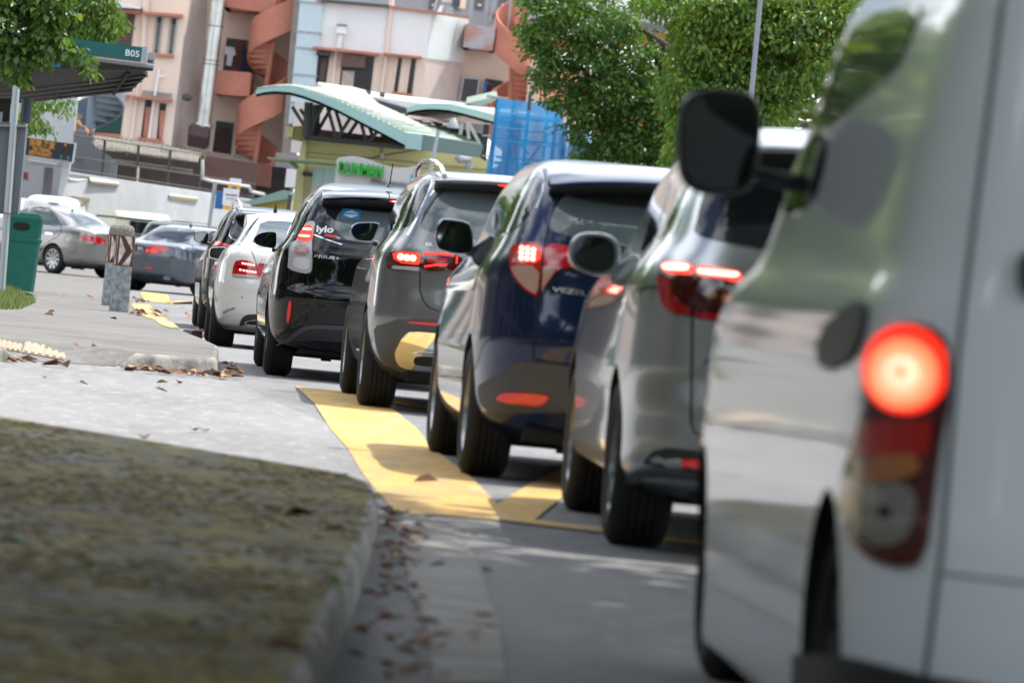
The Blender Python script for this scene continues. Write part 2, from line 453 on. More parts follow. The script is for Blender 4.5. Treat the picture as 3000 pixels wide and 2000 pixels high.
class Car:
    def __init__(s, name, label, cat, pose, z0, group=None, wb=2.7):
        s.x0, s.y0, s.h = pose
        s.root = thing(name, label, cat, (s.x0, s.y0, z0), -s.h, group)
        s.M = Matrix.Translation((s.x0, s.y0, z0)) @ Matrix.Rotation(-s.h, 4, 'Z')
        s.I = s.M.inverted(); s.I3 = s.I.to_3x3(); s.o = s.I @ Vector((0, 0, CAM_H)); s.wb = wb
    def body(s, tab, m, p=3.5, q=10., N=104, arch=(.36, .36), zw=.33, cut=.62, taper=.05, wedge=.10, tlow=.25):
        """tab rows: z, half width, rear y, front y"""
        def pch(xs, ys):
            n = len(xs); h = [xs[i + 1] - xs[i] for i in range(n - 1)]; d = [(ys[i + 1] - ys[i]) / h[i] for i in range(n - 1)]
            k = [d[0]] + [0 if d[i - 1] * d[i] <= 0 else 2 * d[i - 1] * d[i] / (d[i - 1] + d[i]) for i in range(1, n - 1)] + [d[-1]]
            def f(x):
                i = max(j for j in range(n - 1) if x >= xs[j] - 1e-9); t = (x - xs[i]) / h[i]
                return ys[i] * (1 + 2 * t) * (1 - t) ** 2 + k[i] * h[i] * t * (1 - t) ** 2 + ys[i + 1] * t * t * (3 - 2 * t) + k[i + 1] * h[i] * t * t * (t - 1)
            return f
        zs = [r[0] for r in tab]; F = [pch(zs, [r[j] for r in tab]) for j in (1, 2, 3)]
        zz = []
        for i in range(len(tab) - 1):
            k = max(2, int((zs[i + 1] - zs[i]) / .028), int(max(abs(tab[i + 1][j] - tab[i][j]) for j in (1, 2)) / .05))
            zz += [zs[i] + (zs[i + 1] - zs[i]) * j / k for j in range(k)]
        zz.append(zs[-1] - 1e-6)
        v, rings = [], []
        for z in zz:
            w, yr, yf = (f(z) for f in F); yc, l = (yr + yf) / 2, (yf - yr) / 2
            rg = []
            for k in range(N):
                t = 6.283185 * (k + .5) / N; c_, s_ = math.cos(t), math.sin(t)
                x, y = w * math.copysign(abs(c_) ** (2 / p), c_), yc + l * math.copysign(abs(s_) ** (2 / q), s_)
                u = min(1, max(0, (y - .2) / 2.2)); e = min(1, max(0, (z - .82) / .14)) * min(1, max(0, (1.42 - z) / .2))
                if wedge and u * e > 0: x *= F[0](min(zs[-1] - .15, z + wedge * u * e)) / w
                rg.append(Vector((x * (1 - taper * (tlow + (1 - tlow) * min(1, max(0, (z - .6) / .25))) * min(1, max(0, (y + .9) / 4.6))), y, z)))
            rings.append(rg)
        mb = MB(); mb.loft(rings)
        s.bvh = BVHTree.FromPolygons(mb.v, mb.f)
        s.ztop = zs[-1]
        o = mb.build('body', [m, M_under], s.root, smooth=40)
        if arch:
            cb = MB()
            for y, r in ((0, arch[0]), (s.wb, arch[1])):
                for sg in (-1, 1):
                    a, b = (-1.2, -cut) if sg < 0 else (cut, 1.2)
                    ring = lambda x: [Vector((x, y + r * math.cos(6.28318 * k / 40), zw + r * math.sin(6.28318 * k / 40))) for k in range(40)]
                    cb.loft([ring(a), ring(b)], 1)
            co = cb.build('cutter', [m, M_under])
            md = o.modifiers.new('b', 'BOOLEAN'); md.operation = 'DIFFERENCE'; md.object = co; md.solver = 'EXACT'
            co.matrix_world = s.M; o.matrix_world = s.M
            o.parent = None
            dg = bpy.context.evaluated_depsgraph_get(); dg.update()
            me = bpy.data.meshes.new_from_object(o.evaluated_get(dg))
            o.modifiers.clear(); old = o.data; o.data = me; me.name = 'body'
            o.parent = s.root; o.matrix_world = s.M; o.location = (0, 0, 0); o.rotation_euler = (0, 0, 0)
            bpy.data.objects.remove(co); bpy.data.meshes.remove(old)
            me.shade_smooth(); me.set_sharp_from_angle(angle=R(38))
        s.bodyo = o
        ub = MB(); w = tab[0][1] - .12
        ub.box((-w, tab[0][2] + .25, tab[0][0] - .03), (w, tab[0][3] - .2, tab[0][0] + .06))
        ub.box((-.7, -.07, .24), (.7, .07, .36)); ub.box((-.62, -.62, .21), (.1, -.3, .32)); ub.tube([(-.75, 0, .33), (.75, 0, .33)], .05)
        ub.box((-.42, -.28, .155), (-.34, -.2, .25)); ub.box((.34, -.28, .155), (.42, -.2, .25))
        ub.build('underbody', M_under, s.root)
        return o
    # ---- surface patches
    def _hit(s, o, d, yref):
        loc, nrm, i, dist = s.bvh.ray_cast(o, d)
        s.miss = loc is None
        if loc is None:
            t = (yref - o.y) / d.y if abs(d.y) > 1e-6 else 0
            q = o + d * t; loc, nrm, i, dist = s.bvh.find_nearest(q)
            loc = Vector((q.x, loc.y, q.z)) if abs(d.y) > 1e-6 else loc
        return loc, nrm
    def patch(s, name, poly, m, mode='cam', off=.004, th=.012, smooth=2, mirror=False, parent=None, step=None, yref=-.8, label=None, flat=None):
        """outline laid on the bodywork. mode: cam = read off the photograph, rear = (x, z), side = (y, z) on the left flank"""
        if smooth: poly = chaikin(poly, smooth)
        if area2(poly) < 0: poly = poly[::-1]
        ex = max(max(p[0] for p in poly) - min(p[0] for p in poly), max(p[1] for p in poly) - min(p[1] for p in poly))
        pts, tri = fill(poly, step or max(ex / 16, 1.2 if mode == 'cam' else .012))
        L, Nn, bad = [], [], set()
        for p in pts:
            if mode == 'cam': o, d = s.o, (s.I3 @ ray(*p)).normalized()
            elif mode == 'rear': o, d = Vector((p[0], -4, p[1])), Vector((0, 1, 0))
            else: o, d = Vector((-3, p[0], p[1])), Vector((1, 0, 0))
            if flat is not None:
                q = o + d * ((flat - o.y) / d.y); L.append(q); Nn.append(Vector((0, -1, 0)))
            else:
                q, n = s._hit(o, d, yref); L.append(q); Nn.append(n)
                if s.miss: bad.add(len(L) - 1)
        good = [t_ for t_ in tri if not any(i in bad for i in t_)]
        if good:      # past the bodywork's edge: keep the largest piece that lies on it
            lab = list(range(len(pts)))
            def root(i):
                while lab[i] != i: lab[i] = lab[lab[i]]; i = lab[i]
                return i
            for t_ in good: lab[root(t_[1])] = root(t_[0]); lab[root(t_[2])] = root(t_[0])
            n_ = {}
            for t_ in good: n_[root(t_[0])] = n_.get(root(t_[0]), 0) + 1
            k_ = max(n_, key=n_.get); tri = [t_ for t_ in good if root(t_[0]) == k_]
        if mirror and min(q.x for q in L) < -.02 and max(q.x for q in L) > -.001:
            for q in L: q.x = min(q.x, -.0004)
        ctr = sum(L, Vector()) / len(L); view = (s.o if mode == 'cam' else Vector((0, -9, .5)) if mode == 'rear' else Vector((-9, ctr.y, ctr.z)))
        a, b, c = (L[i] for i in tri[0])
        if (b - a).cross(c - a).dot(view - ctr) < 0: tri = [t[::-1] for t in tri]
        top = [q + n * off for q, n in zip(L, Nn)]
        # skirt
        cnt = {}
        for t in tri:
            for i in range(3): cnt[(t[i], t[(i + 1) % 3])] = 1
        edge = [e for e in cnt if (e[1], e[0]) not in cnt]
        mb = MB(); idx = {}
        verts = list(top); faces = list(tri)
        for e in edge:
            for i in e:
                if i not in idx:
                    idx[i] = len(verts); verts.append(L[i] + Nn[i] * (off - th))
        for i, j in edge: faces.append((j, i, idx[i], idx[j]))
        use = sorted({i for f_ in faces for i in f_}); new = {i: k for k, i in enumerate(use)}
        verts = [verts[i] for i in use]; faces = [tuple(new[i] for i in f_) for f_ in faces]
        out = []
        for mir in ((1, -1) if mirror else (1,)):
            vv = [Vector((q.x * mir, q.y, q.z)) for q in verts]; ff = faces if mir == 1 else [f[::-1] for f in faces]
            par = parent if not isinstance(parent, (list, tuple)) else parent[0 if mir == 1 else 1]
            o_ = obj(name, vv, ff, m, par or s.root, smooth=45)
            if label: o_['label'] = label
            out.append(o_)
        return out if mirror else out[0]
    def line(s, name, pts, w, m=None, mode='cam', off=.003, **k):
        """thin strip along a line"""
        m = m or M_seam; l, r = [], []
        for i, p in enumerate(pts):
            a, b = pts[max(0, i - 1)], pts[min(len(pts) - 1, i + 1)]; d = math.hypot(b[0] - a[0], b[1] - a[1]); n = (-(b[1] - a[1]) / d * w / 2, (b[0] - a[0]) / d * w / 2)
            l.append((p[0] + n[0], p[1] + n[1])); r.append((p[0] - n[0], p[1] - n[1]))
        L_ = max(math.hypot(pts[i + 1][0] - pts[i][0], pts[i + 1][1] - pts[i][1]) for i in range(len(pts) - 1))
        return s.patch(name, l + r[::-1], m, mode, off, .004, 0, step=max(w * 1.2, L_ / 8), **k)
    def text(s, name, txt, p0, p1, hpx, m, off=.006, bold=.0, slant=0., flat=None):
        v, f, w = text_mesh(txt, bold)
        ux, uy = (p1[0] - p0[0]) / w, (p1[1] - p0[1]) / w; k = hpx / .7; d = math.hypot(p1[0] - p0[0], p1[1] - p0[1]); nx, ny = math.sin(ROLL) * k, -math.cos(ROLL) * k
        L = []
        for x, y in v:
            px, py = p0[0] + ux * x + nx * y + slant * y * k, p0[1] + uy * x + ny * y
            if flat is not None:
                dd = s.I3 @ ray(px, py); L.append(s.o + dd * ((flat - s.o.y) / dd.y)); continue
            q, n = s._hit(s.o, (s.I3 @ ray(px, py)).normalized(), -.8); L.append(q + n * off)
        return obj(name, L, f, m, s.root)
    def dots(s, name, pts, r, m, parent, off=.012, mirror=False):
        """round LEDs"""
        for p in pts:
            ring = [(p[0] + r * math.cos(6.283 * k / 12), p[1] + r * math.sin(6.283 * k / 12)) for k in range(12)]
            s.patch(name, ring, m, off=off, th=.004, smooth=0, parent=parent, step=r, mirror=mirror)
    # ---- wheels and mirrors
    def wheel(s, x, y, r=.33, w=.225, rim=.22, spokes=10, m_rim=None):
        sg = -1 if x < 0 else 1
        prof = [(rim, -w / 2 + .01), (rim + .03, -w / 2), (r - .05, -w / 2 - .004), (r - .018, -w / 2 + .012), (r - .004, -w / 2 + .03)]
        nb = 5
        for i in range(nb):
            a = -w / 2 + .035 + (w - .07) * i / nb; b = -w / 2 + .035 + (w - .07) * (i + 1) / nb
            prof += [(r, a + .004), (r, b - .004)] + ([(r - .008, b - .003), (r - .008, b + .003)] if i < nb - 1 else [])
        prof += [(r - .004, w / 2 - .03), (r - .018, w / 2 - .012), (r - .05, w / 2 + .004), (rim + .03, w / 2), (rim, w / 2 - .01)]
        n = 48; rings = []
        for rr, xx in prof: rings.append([Vector((xx, rr * math.cos(6.28318 * k / n), rr * math.sin(6.28318 * k / n))) for k in range(n)])
        W = thing('wheel', None, None, (x, y, r - .004)); W.parent = s.root
        mb = MB(); mb.loft(rings, cap=False); mb.build('tyre', M_tyre, W, smooth=35)
        rb = MB(); xo = sg * (w / 2 - .02)
        ringr = lambda xx, rr: [Vector((xx, rr * math.cos(6.28318 * k / n), rr * math.sin(6.28318 * k / n))) for k in range(n)]
        rb.loft([ringr(xo + sg * .008, rim + .004), ringr(xo + sg * .01, rim - .012), ringr(xo - sg * .03, rim - .02), ringr(xo - sg * .09, rim - .03)], 0, cap=False)
        rb.loft([ringr(xo - sg * .075, rim - .02), ringr(xo - sg * .075, .01)], 1, cap=False)
        for k in range(spokes):
            a = 6.28318 * k / spokes; ca, sa = math.cos(a), math.sin(a)
            def q(rad, tw, xx): return Vector((xx, rad * ca - tw * sa, rad * sa + tw * ca))
            w1, w2 = .022, .30 * rim * 3.14 / spokes * 1.6
            rb.hexa([q(.04, -w1, xo - sg * .02), q(.04, w1, xo - sg * .02), q(rim - .012, w2, xo - sg * .004), q(rim - .012, -w2, xo - sg * .004),
                     q(.04, -w1, xo - sg * .06), q(.04, w1, xo - sg * .06), q(rim - .012, w2, xo - sg * .04), q(rim - .012, -w2, xo - sg * .04)], 0)
        rb.loft([ringr(xo - sg * .015, .045), ringr(xo - sg * .005, .03), ringr(xo - sg * .06, .03)][::1], 0)
        rb.build('rim', [m_rim or M_rim, M_under], W, smooth=30)
        return W
    def wheels(s, tx=.765, fin=.015, **k):
        for x in (-tx, tx):
            for y in (0, s.wb): s.wheel(x * (1 - (fin if y else 0)), y, **k)
    def mirror(s, poly, ym, m, mode='cam', depth=.14, inset=.86, both=True, arm=.2):
        """door mirror: shell lofted forward from the traced outline, glass set in the rear face"""
        poly = chaikin(poly, 2)
        if mode == 'cam':
            L = []
            for p in poly:
                d = s.I3 @ ray(*p); L.append(s.o + d * ((ym - s.o.y) / d.y))
        else: L = [Vector((p[0], ym, p[1])) for p in poly]
        c = sum(L, Vector()) / len(L)
        for sg in ((1, -1) if both else (1,)):
            def ringf(k, dy): return [Vector((sg * (c.x + (q.x - c.x) * k), ym + dy, c.z + (q.z - c.z) * k)) for q in L]
            mb = MB(); mb.loft([ringf(inset, .006), ringf(inset + .03, -.004), ringf(.97, -.006), ringf(1, .012), ringf(1, .05), ringf(.9, depth * .75), ringf(.62, depth)], 0)
            x_in = max(q.x for q in L)
            mb.tube([(sg * (x_in - .03), ym + .08, c.z - .07), (sg * (x_in + arm * .8), ym + .1, c.z - .10)], [.02, .022], 8, 1)
            f = mb.build('mirror', [m, M_blk], s.root, smooth=50)
            gb = MB(); rr = ringf(inset + .015, -.0035); gb.add(rr, [tuple(range(len(rr)))])
            g = gb.build('mirror_glass', M_mir, f)
            me = g.data
            if me.polygons[0].normal.y > 0: me.flip_normals()

    def spoiler(s, hw, y0, z0, y1, zc, ze, m, under=.09, th=.022):
        """roof spoiler: painted top, dark underside"""
        n = 16; mb = MB()
        rows = []
        for i in range(n + 1):
            x = -hw + 2 * hw * i / n; k = (x / hw) ** 2; t = abs(x / hw) ** 8
            ye = y1 + .05 * k + .12 * t; z1 = zc + (ze - zc) * k; za = z0 + (ze - zc) * k * 1.1
            rows.append([Vector((x, y0, za)), Vector((x, y0 * .5 + ye * .5, (za + z1) / 2 + .008)), Vector((x, ye + .02, z1 + .003)), Vector((x, ye, z1 - .004)), Vector((x, ye, z1 - th)),
                         Vector((x, ye + .03, z1 - th - .006)), Vector((x, ye + (y0 - ye) * .55, z1 - under)), Vector((x, y0, za - under))])
        k = len(rows[0]); mb.v = [p for r in rows for p in r]
        for i in range(n):
            for j in range(k - 1):
                mb.f.append((i * k + j, (i + 1) * k + j, (i + 1) * k + j + 1, i * k + j + 1)); mb.m.append(0 if j < 4 else 1)
        mb.f += [tuple(range(k)), tuple(range(n * k + k - 1, n * k - 1, -1))]; mb.m += [0, 0]
        return mb.build('spoiler', [m, M_blk], s.root, smooth=40)
    def fin(s, y, h=.07, x=0.):
        z = s.bvh.ray_cast(Vector((x, y, 4)), Vector((0, 0, -1)))[0].z
        mb = MB(); mb.loft([[Vector((x - .025, y + .09, z - .01)), Vector((x - .028, y - .06, z - .01)), Vector((x + .028, y - .06, z - .01)), Vector((x + .025, y + .09, z - .01))],
                            [Vector((x - .006, y - .02, z + h * .7)), Vector((x - .01, y - .055, z + h * .7)), Vector((x + .01, y - .055, z + h * .7)), Vector((x + .006, y - .02, z + h * .7))],
                            [Vector((x - .002, y - .045, z + h)), Vector((x - .004, y - .06, z + h)), Vector((x + .004, y - .06, z + h)), Vector((x + .002, y - .045, z + h))]])
        mb.build('antenna', M_blk, s.root, smooth=30)
    def rails(s, pts, r=.02, m=None):
        for sg in (1, -1):
            mb = MB(); mb.tube([(p[0] * sg, p[1], p[2]) for p in pts], r, 10); mb.build('roof_rail', m or M_chr, s.root, smooth=60)
# ---------------------------------------------------------------- white van in the foreground
M_van = mat('white van paint', (.74, .80, .86), .4, 0, 1, spec=.15)
M_van.node_tree.nodes['Principled BSDF'].inputs['Coat Roughness'].default_value = .05
c = Car('white_van', 'white panel van close to the camera with a round lit brake lamp', 'van', (1.655, 11.55, -.075), 0, None, 3.02)
c.body([(.07, .88, -.5, 3.4), (.12, .96, -.66, 3.5), (.3, .975, -.72, 3.55), (.38, .98, -.745, 3.58), (.6, .985, -.78, 3.6), (.9, .985, -.77, 3.55), (1.02, .972, -.762, 3.25), (1.12, .935, -.755, 2.8), (1.3, .91, -.74, 2.5), (1.5, .885, -.72, 2.2), (1.72, .845, -.69, 1.9), (1.82, .73, -.64, 1.7), (1.86, .6, -.5, 1.4), (1.87, .1, 0, 1)],
       M_van, p=4.4, q=15., arch=(.335, .32), zw=.30, taper=.10, wedge=0, tlow=1)
c.wheels(.83, fin=.10, r=.30, w=.21, m_rim=mat('steel wheel', (.05, .05, .052), .5, .5))
lamp = T('F', (2090, 738), (2165, 755), (2185, 800), (2184, 920), (2166, 1000), (2152, 1100), (2128, 1292), (2060, 1302), (1985, 1272), (1940, 1200), (1935, 1120), (1960, 1050), (1985, 970), (1998, 900), (1997, 840), (2030, 768))
t = c.patch('taillight', lamp, M_dred, off=.012, th=.03, smooth=1, mirror=True)
def circ(cx, cy, rx, ry, xmax=9e9, n=32): return [(min(cx + rx * math.cos(6.2832 * k / n), xmax), cy + ry * math.sin(6.2832 * k / n)) for k in range(n)]
c.patch('brake_lamp', T('F', *circ(2092, 850, 94, 102, 2180)), mat('glowing red lens', (.8, .03, .01), .3, emit=(1, .03, .012), es=1.0), off=.018, smooth=0, mirror=True, parent=t)
c.patch('bulb', T('F', *circ(2090, 860, 76, 80, 2168)), mat('glowing reflector', (1, .35, .15), .3, emit=(1, .22, .10), es=1.05), off=.022, smooth=0, parent=t[0])
c.patch('bulb', T('F', *circ(2090, 862, 52, 54)), mat('glowing reflector bowl', (1, .5, .25), .3, emit=(1, .45, .26), es=1.0), off=.025, smooth=0, parent=t[0])
c.patch('bulb', T('F', *circ(2093, 857, 30, 32)), mat('hot bulb', (1, .7, .5), .3, emit=(1, .72, .52), es=1.1), off=.028, smooth=0, parent=t[0])
c.patch('bulb', T('F', *circ(2094, 857, 19, 20)), mat('glowing reflector bowl'), off=.031, smooth=0, parent=t[0])
c.patch('lens', T('F', (1995, 970), (2150, 965), (2140, 1045), (1975, 1050)), mat('unlit red lens', (.42, .005, .004), .15, 0, 1), off=.017, smooth=0, mirror=True, parent=t)
c.patch('lens', T('F', (2000, 1062), (2060, 1042), (2125, 1045), (2115, 1100), (1990, 1110)), M_amb, off=.018, smooth=1, mirror=True, parent=t)
c.patch('reverse_lamp', T('F', (1985, 1115), (2118, 1105), (2105, 1230), (2060, 1255), (2010, 1245), (1978, 1190)), mat('reverse bowl', (.32, .33, .33), .2, .6, 1, bump=.4, bs=60), off=.018, smooth=2, mirror=True, parent=t)
c.patch('bulb', T('F', *circ(2050, 1175, 14, 14)), M_under, off=.022, smooth=0, parent=t[0])
c.line('panel_gap', T('F', (2312, -60), (2240, 500), (2203, 800), (2165, 1250), (2120, 1600)), 15, mat('door seal', (.16, .17, .18), .6), off=.004)
c.line('panel_gap', T('F', (2165, 1315), (2420, 1345)), 8, mat('door seal'))
c.patch('hinge', T('F', (2338, 575), (2420, 580), (2420, 690), (2340, 690)), M_grey, off=.02, th=.03)
c.patch('rail_end', T('F', (1885, 772), (1955, 700), (1998, 690), (1992, 765), (1960, 830), (1890, 852)), M_blk, off=.012, th=.02, smooth=1)
c.patch('side_window', T('B2', (1075, -60), (980, 300), (880, 740), (905, 900), (990, 885), (1200, 720), (1470, 490), (1530, 380), (1690, -60)), M_glass2, smooth=1, off=.006, mirror=True)
c.patch('front_window', T('B2', (905, 930), (1000, 925), (985, 1150), (900, 1420), (720, 1500), (700, 1420), (800, 1100)), M_glass, smooth=1, off=.006, mirror=True)
c.patch('lower_bumper', T('F', (1835, 1500), (1950, 1505), (2120, 1548), (2500, 1610), (2500, 1800), (1835, 1800)), M_blk, off=.016, th=.03, smooth=0, mirror=True, step=14)
c.patch('rear_window', [(-.62, 1.2), (-.66, 1.68), (-.08, 1.7), (-.08, 1.18)], M_glass, mode='rear', smooth=2, mirror=True)
c.line('panel_gap', [(0, .4), (0, 1.75)], .012, mode='rear')
c.mirror(T('F', (1560, 235), (1600, 205), (1680, 202), (1745, 220), (1752, 300), (1735, 430), (1690, 450), (1600, 448), (1555, 400)), 2.25, M_blk, inset=.86, depth=.17)
c.patch('number_plate', [(-.26, .62), (.26, .62), (.26, .73), (-.26, .73)], M_plate, mode='rear', smooth=0, off=.012)
# ---------------------------------------------------------------- silver SUV
M_sil = mat('silver car paint', (.46, .50, .53), .28, .75, 1)
c = Car('silver_suv', 'silver SUV with two lit bar brake lamps, queued right in front of the white van', 'SUV', (1.32, 21.4, -.055), 0, 'cars queued along the road', 2.69)
c.body([(.22, .80, -.55, 3.45), (.28, .885, -.80, 3.58), (.36, .90, -.90, 3.62), (.45, .90, -.91, 3.65), (.56, .905, -.90, 3.67), (.64, .91, -.93, 3.68), (.7, .912, -.955, 3.68), (.8, .91, -.95, 3.68), (.9, .908, -.945, 3.64), (1.02, .895, -.93, 3.5), (1.1, .865, -.91, 3.2), (1.2, .80, -.86, 2.7),
        (1.35, .745, -.73, 2.2), (1.5, .68, -.57, 1.8), (1.6, .62, -.40, 1.5), (1.66, .52, -.1, 1.15), (1.69, .33, .3, .95), (1.70, .06, .5, .7)], M_sil, arch=(.355, .355), zw=.34)
c.wheels(.775, r=.335, w=.235)
c.patch('rear_window', T('RG', (1270, 280), (1230, 480), (1190, 580), (1400, 640), (1750, 705), (3150, 900), (3150, 120), (1350, 110)), M_glass, mirror=True)
c.patch('side_window', T('RG', (1035, 140), (1060, 200), (1055, 310), (985, 490), (915, 600), (850, 640), (880, 520), (950, 330)), M_glass, smooth=1, mirror=True)
c.patch('front_window', T('RG', (985, 20), (1010, 60), (930, 330), (850, 600), (735, 740), (715, 740), (820, 400)), M_glass, smooth=1, mirror=True)
t = c.patch('taillight', T('RG', (880, 960), (940, 945), (1210, 965), (1650, 1020), (1610, 1330), (1560, 1405), (1250, 1360), (1010, 1310), (930, 1250), (890, 1120)), M_dred, off=.01, mirror=True)
c.patch('lens', T('RG', (882, 972), (1000, 980), (1010, 1120), (1080, 1220), (1180, 1265), (1180, 1335), (1000, 1300), (930, 1240), (892, 1100)), M_red, off=.013, mirror=True, parent=t)
c.patch('lens', T('RG', (1225, 1295), (1595, 1340), (1550, 1398), (1230, 1352)), M_red, off=.013, smooth=1, mirror=True, parent=t)
c.patch('lens', T('RG', (1370, 1110), (1420, 1120), (1410, 1180), (1365, 1170)), M_amb, off=.013, mirror=True, parent=t)
c.patch('lens', T('RG', (1470, 1130), (1530, 1145), (1520, 1230), (1460, 1220)), M_amb, off=.013, mirror=True, parent=t)
for q in (((935, 875), (965, 848), (1160, 858), (1190, 890), (1185, 925), (1150, 948), (970, 940), (935, 915)), ((1235, 905), (1270, 885), (1600, 937), (1640, 962), (1630, 1000), (1590, 1013), (1270, 968), (1240, 940))):
    a = c.patch('brake_lamp', T('RG', *q), M_rlit, off=.016, smooth=1, mirror=True)
    b = T('RG', *q); cx, cy = sum(p[0] for p in b) / 8, sum(p[1] for p in b) / 8
    c.patch('bulb', [(cx + (x - cx) * .93, cy + (y - cy) * .62) for x, y in b], M_led, off=.019, smooth=1, mirror=True, parent=a)
c.line('panel_gap', T('RG', (1195, 960), (1190, 1250), (1185, 1420)) + T('RH', (1185, 0), (1180, 400), (1175, 740), (1205, 830), (1320, 885)), 5)
c.line('panel_gap', T('RG', (690, 1100), (760, 1075), (860, 1065)), 6)
c.patch('lower_bumper', T('RH', (870, 965), (1280, 1005), (3150, 1210), (3150, 1370), (1260, 1190), (760, 1130), (730, 1110)), M_blk, smooth=1, mirror=True)
c.patch('skid_trim', T('RH', (570, 1290), (600, 1235), (740, 1140), (1260, 1185), (3150, 1385), (3150, 1450), (1260, 1240), (800, 1212), (640, 1290)), M_grey, off=.02, th=.03, smooth=1, mirror=True)
c.patch('reflector', T('RH', (1080, 1105), (1130, 1078), (1270, 1088), (1500, 1115), (1500, 1170), (1270, 1148), (1090, 1135)), M_refl, off=.01, mirror=True)
c.text('badge', 'RS', T('RH', (1290, 205))[0], T('RH', (1420, 215))[0], 12, M_blk)
c.mirror(T('RG', (40, 780), (60, 680), (110, 600), (200, 562), (400, 572), (500, 640), (530, 740), (510, 880), (440, 955), (340, 975), (200, 945), (80, 880)), 2.05, M_sil, inset=.8)
c.spoiler(.58, -.32, 1.655, -.72, 1.60, 1.575, M_sil)

# ---------------------------------------------------------------- dark blue crossover
M_nav = mat('dark blue car paint', (.010, .020, .066), .25, .35, 1, spec=.1)
c = Car('blue_crossover', 'dark blue crossover with nine lit brake dots beside the yellow road paint', 'SUV', (.668, 27, -.08), 0, 'cars queued along the road', 2.61)
c.body([(.2, .78, -.45, 3.3), (.3, .85, -.72, 3.38), (.42, .875, -.82, 3.43), (.6, .885, -.85, 3.45), (.7, .887, -.87, 3.45), (.8, .886, -.86, 3.45), (.95, .882, -.83, 3.4), (1.05, .862, -.82, 3.1), (1.13, .82, -.80, 2.8), (1.25, .77, -.72, 2.4),
        (1.35, .735, -.62, 2.1), (1.45, .69, -.48, 1.75), (1.53, .645, -.30, 1.45), (1.575, .59, -.02, 1.2), (1.597, .49, .25, 1.05), (1.606, .3, .45, .9), (1.608, .05, .6, .8)], M_nav, arch=(.365, .365), zw=.335)
c.wheels(.76, r=.33, w=.225)
c.patch('rear_window', T('RE', (1330, 400), (1240, 480), (1170, 590), (1135, 690), (1125, 770), (1350, 840), (1800, 915), (2450, 985), (2450, 480), (2000, 410), (1500, 372)), M_glass2, mirror=True)  # grey base colour stands in for the reflected pale sky
c.patch('window_band', T('RE', (1345, 398), (1290, 450), (1400, 490), (1600, 530), (2450, 610), (2450, 470), (2050, 402), (1500, 370)), M_blk, off=.007, mirror=True)
c.spoiler(.60, -.22, 1.592, -.70, 1.512, 1.46, M_nav)
c.patch('side_window', T('RE', (1000, 255), (1040, 290), (1022, 420), (940, 620), (830, 755), (690, 825), (600, 850), (720, 640), (860, 420)), M_glass, smooth=1, mirror=True)
c.line('window_trim', T('RE', (1050, 215), (1078, 300), (1065, 420), (1010, 560)), 3, M_chr)
c.patch('trim_bar', T('RE', (1765, 935), (1900, 928), (2450, 985), (2450, 1060), (1890, 1008), (1765, 978)), M_chr, off=.02, th=.03, smooth=1, mirror=True)
c.line('panel_gap', T('RE', (1245, 330), (1170, 560), (1115, 760), (1075, 960), (1042, 1375)) + T('RF', (1165, 0), (1150, 250), (1135, 470)), 5)
c.line('panel_gap', T('RF', (1140, 480), (1620, 540), (2200, 610)), 5)
c.line('panel_gap', T('RE', (790, 1190), (880, 1300), (1040, 1400), (1120, 1290), (1230, 1135), (1360, 1140)), 6)
t = c.patch('taillight', T('RE', (780, 960), (800, 915), (880, 888), (1085, 890), (1060, 1085), (1035, 1388), (950, 1350), (862, 1268), (795, 1170), (775, 1070)), M_red, off=.012, smooth=1, mirror=True)
c.patch('lens', T('RE', (792, 1090), (1052, 1100), (1026, 1362), (955, 1332), (875, 1255), (810, 1160)), M_pale, off=.016, smooth=1, mirror=True, parent=t)
c.patch('brake_lamp', T('RE', (865, 915), (1060, 930), (1050, 1075), (860, 1060)), M_rlit, off=.016, smooth=1, mirror=True, parent=t)
c.dots('bulb', T('RE', (895, 945), (945, 950), (998, 960), (890, 990), (942, 995), (993, 1000), (888, 1032), (938, 1037), (990, 1040)), 6.3, M_led, t, mirror=True, off=.019)
t = c.patch('hatch_lamp', T('RE', (1095, 888), (1330, 925), (1500, 960), (1490, 1110), (1340, 1115), (1210, 1112), (1058, 1338), (1078, 1090)), M_red, off=.012, smooth=1, mirror=True)
c.patch('lens', T('RE', (1076, 1104), (1205, 1116), (1064, 1318)), M_pale, off=.016, smooth=0, mirror=True, parent=t)
c.text('badge', 'VEZEL', T('RE', (1155, 1328))[0], T('RE', (1475, 1372))[0], 14, M_let, bold=.01)
c.patch('lower_bumper', T('RF', (640, 720), (690, 690), (850, 600), (950, 520), (1060, 492), (1620, 565), (2450, 660), (2450, 1050), (1560, 960), (1250, 955), (950, 965), (760, 955), (690, 905), (655, 860)), M_grey, off=.012, th=.03, smooth=1, mirror=True)
c.patch('reflector', T('RF', (815, 830), (860, 790), (960, 772), (1300, 800), (1260, 860), (1200, 898), (1000, 880), (850, 855)), M_refl, off=.02, mirror=True)
c.mirror(T('RE', (75, 850), (90, 740), (130, 670), (170, 655), (390, 685), (420, 760), (440, 900), (420, 980), (300, 990), (130, 960), (90, 920)), 2.0, M_nav)

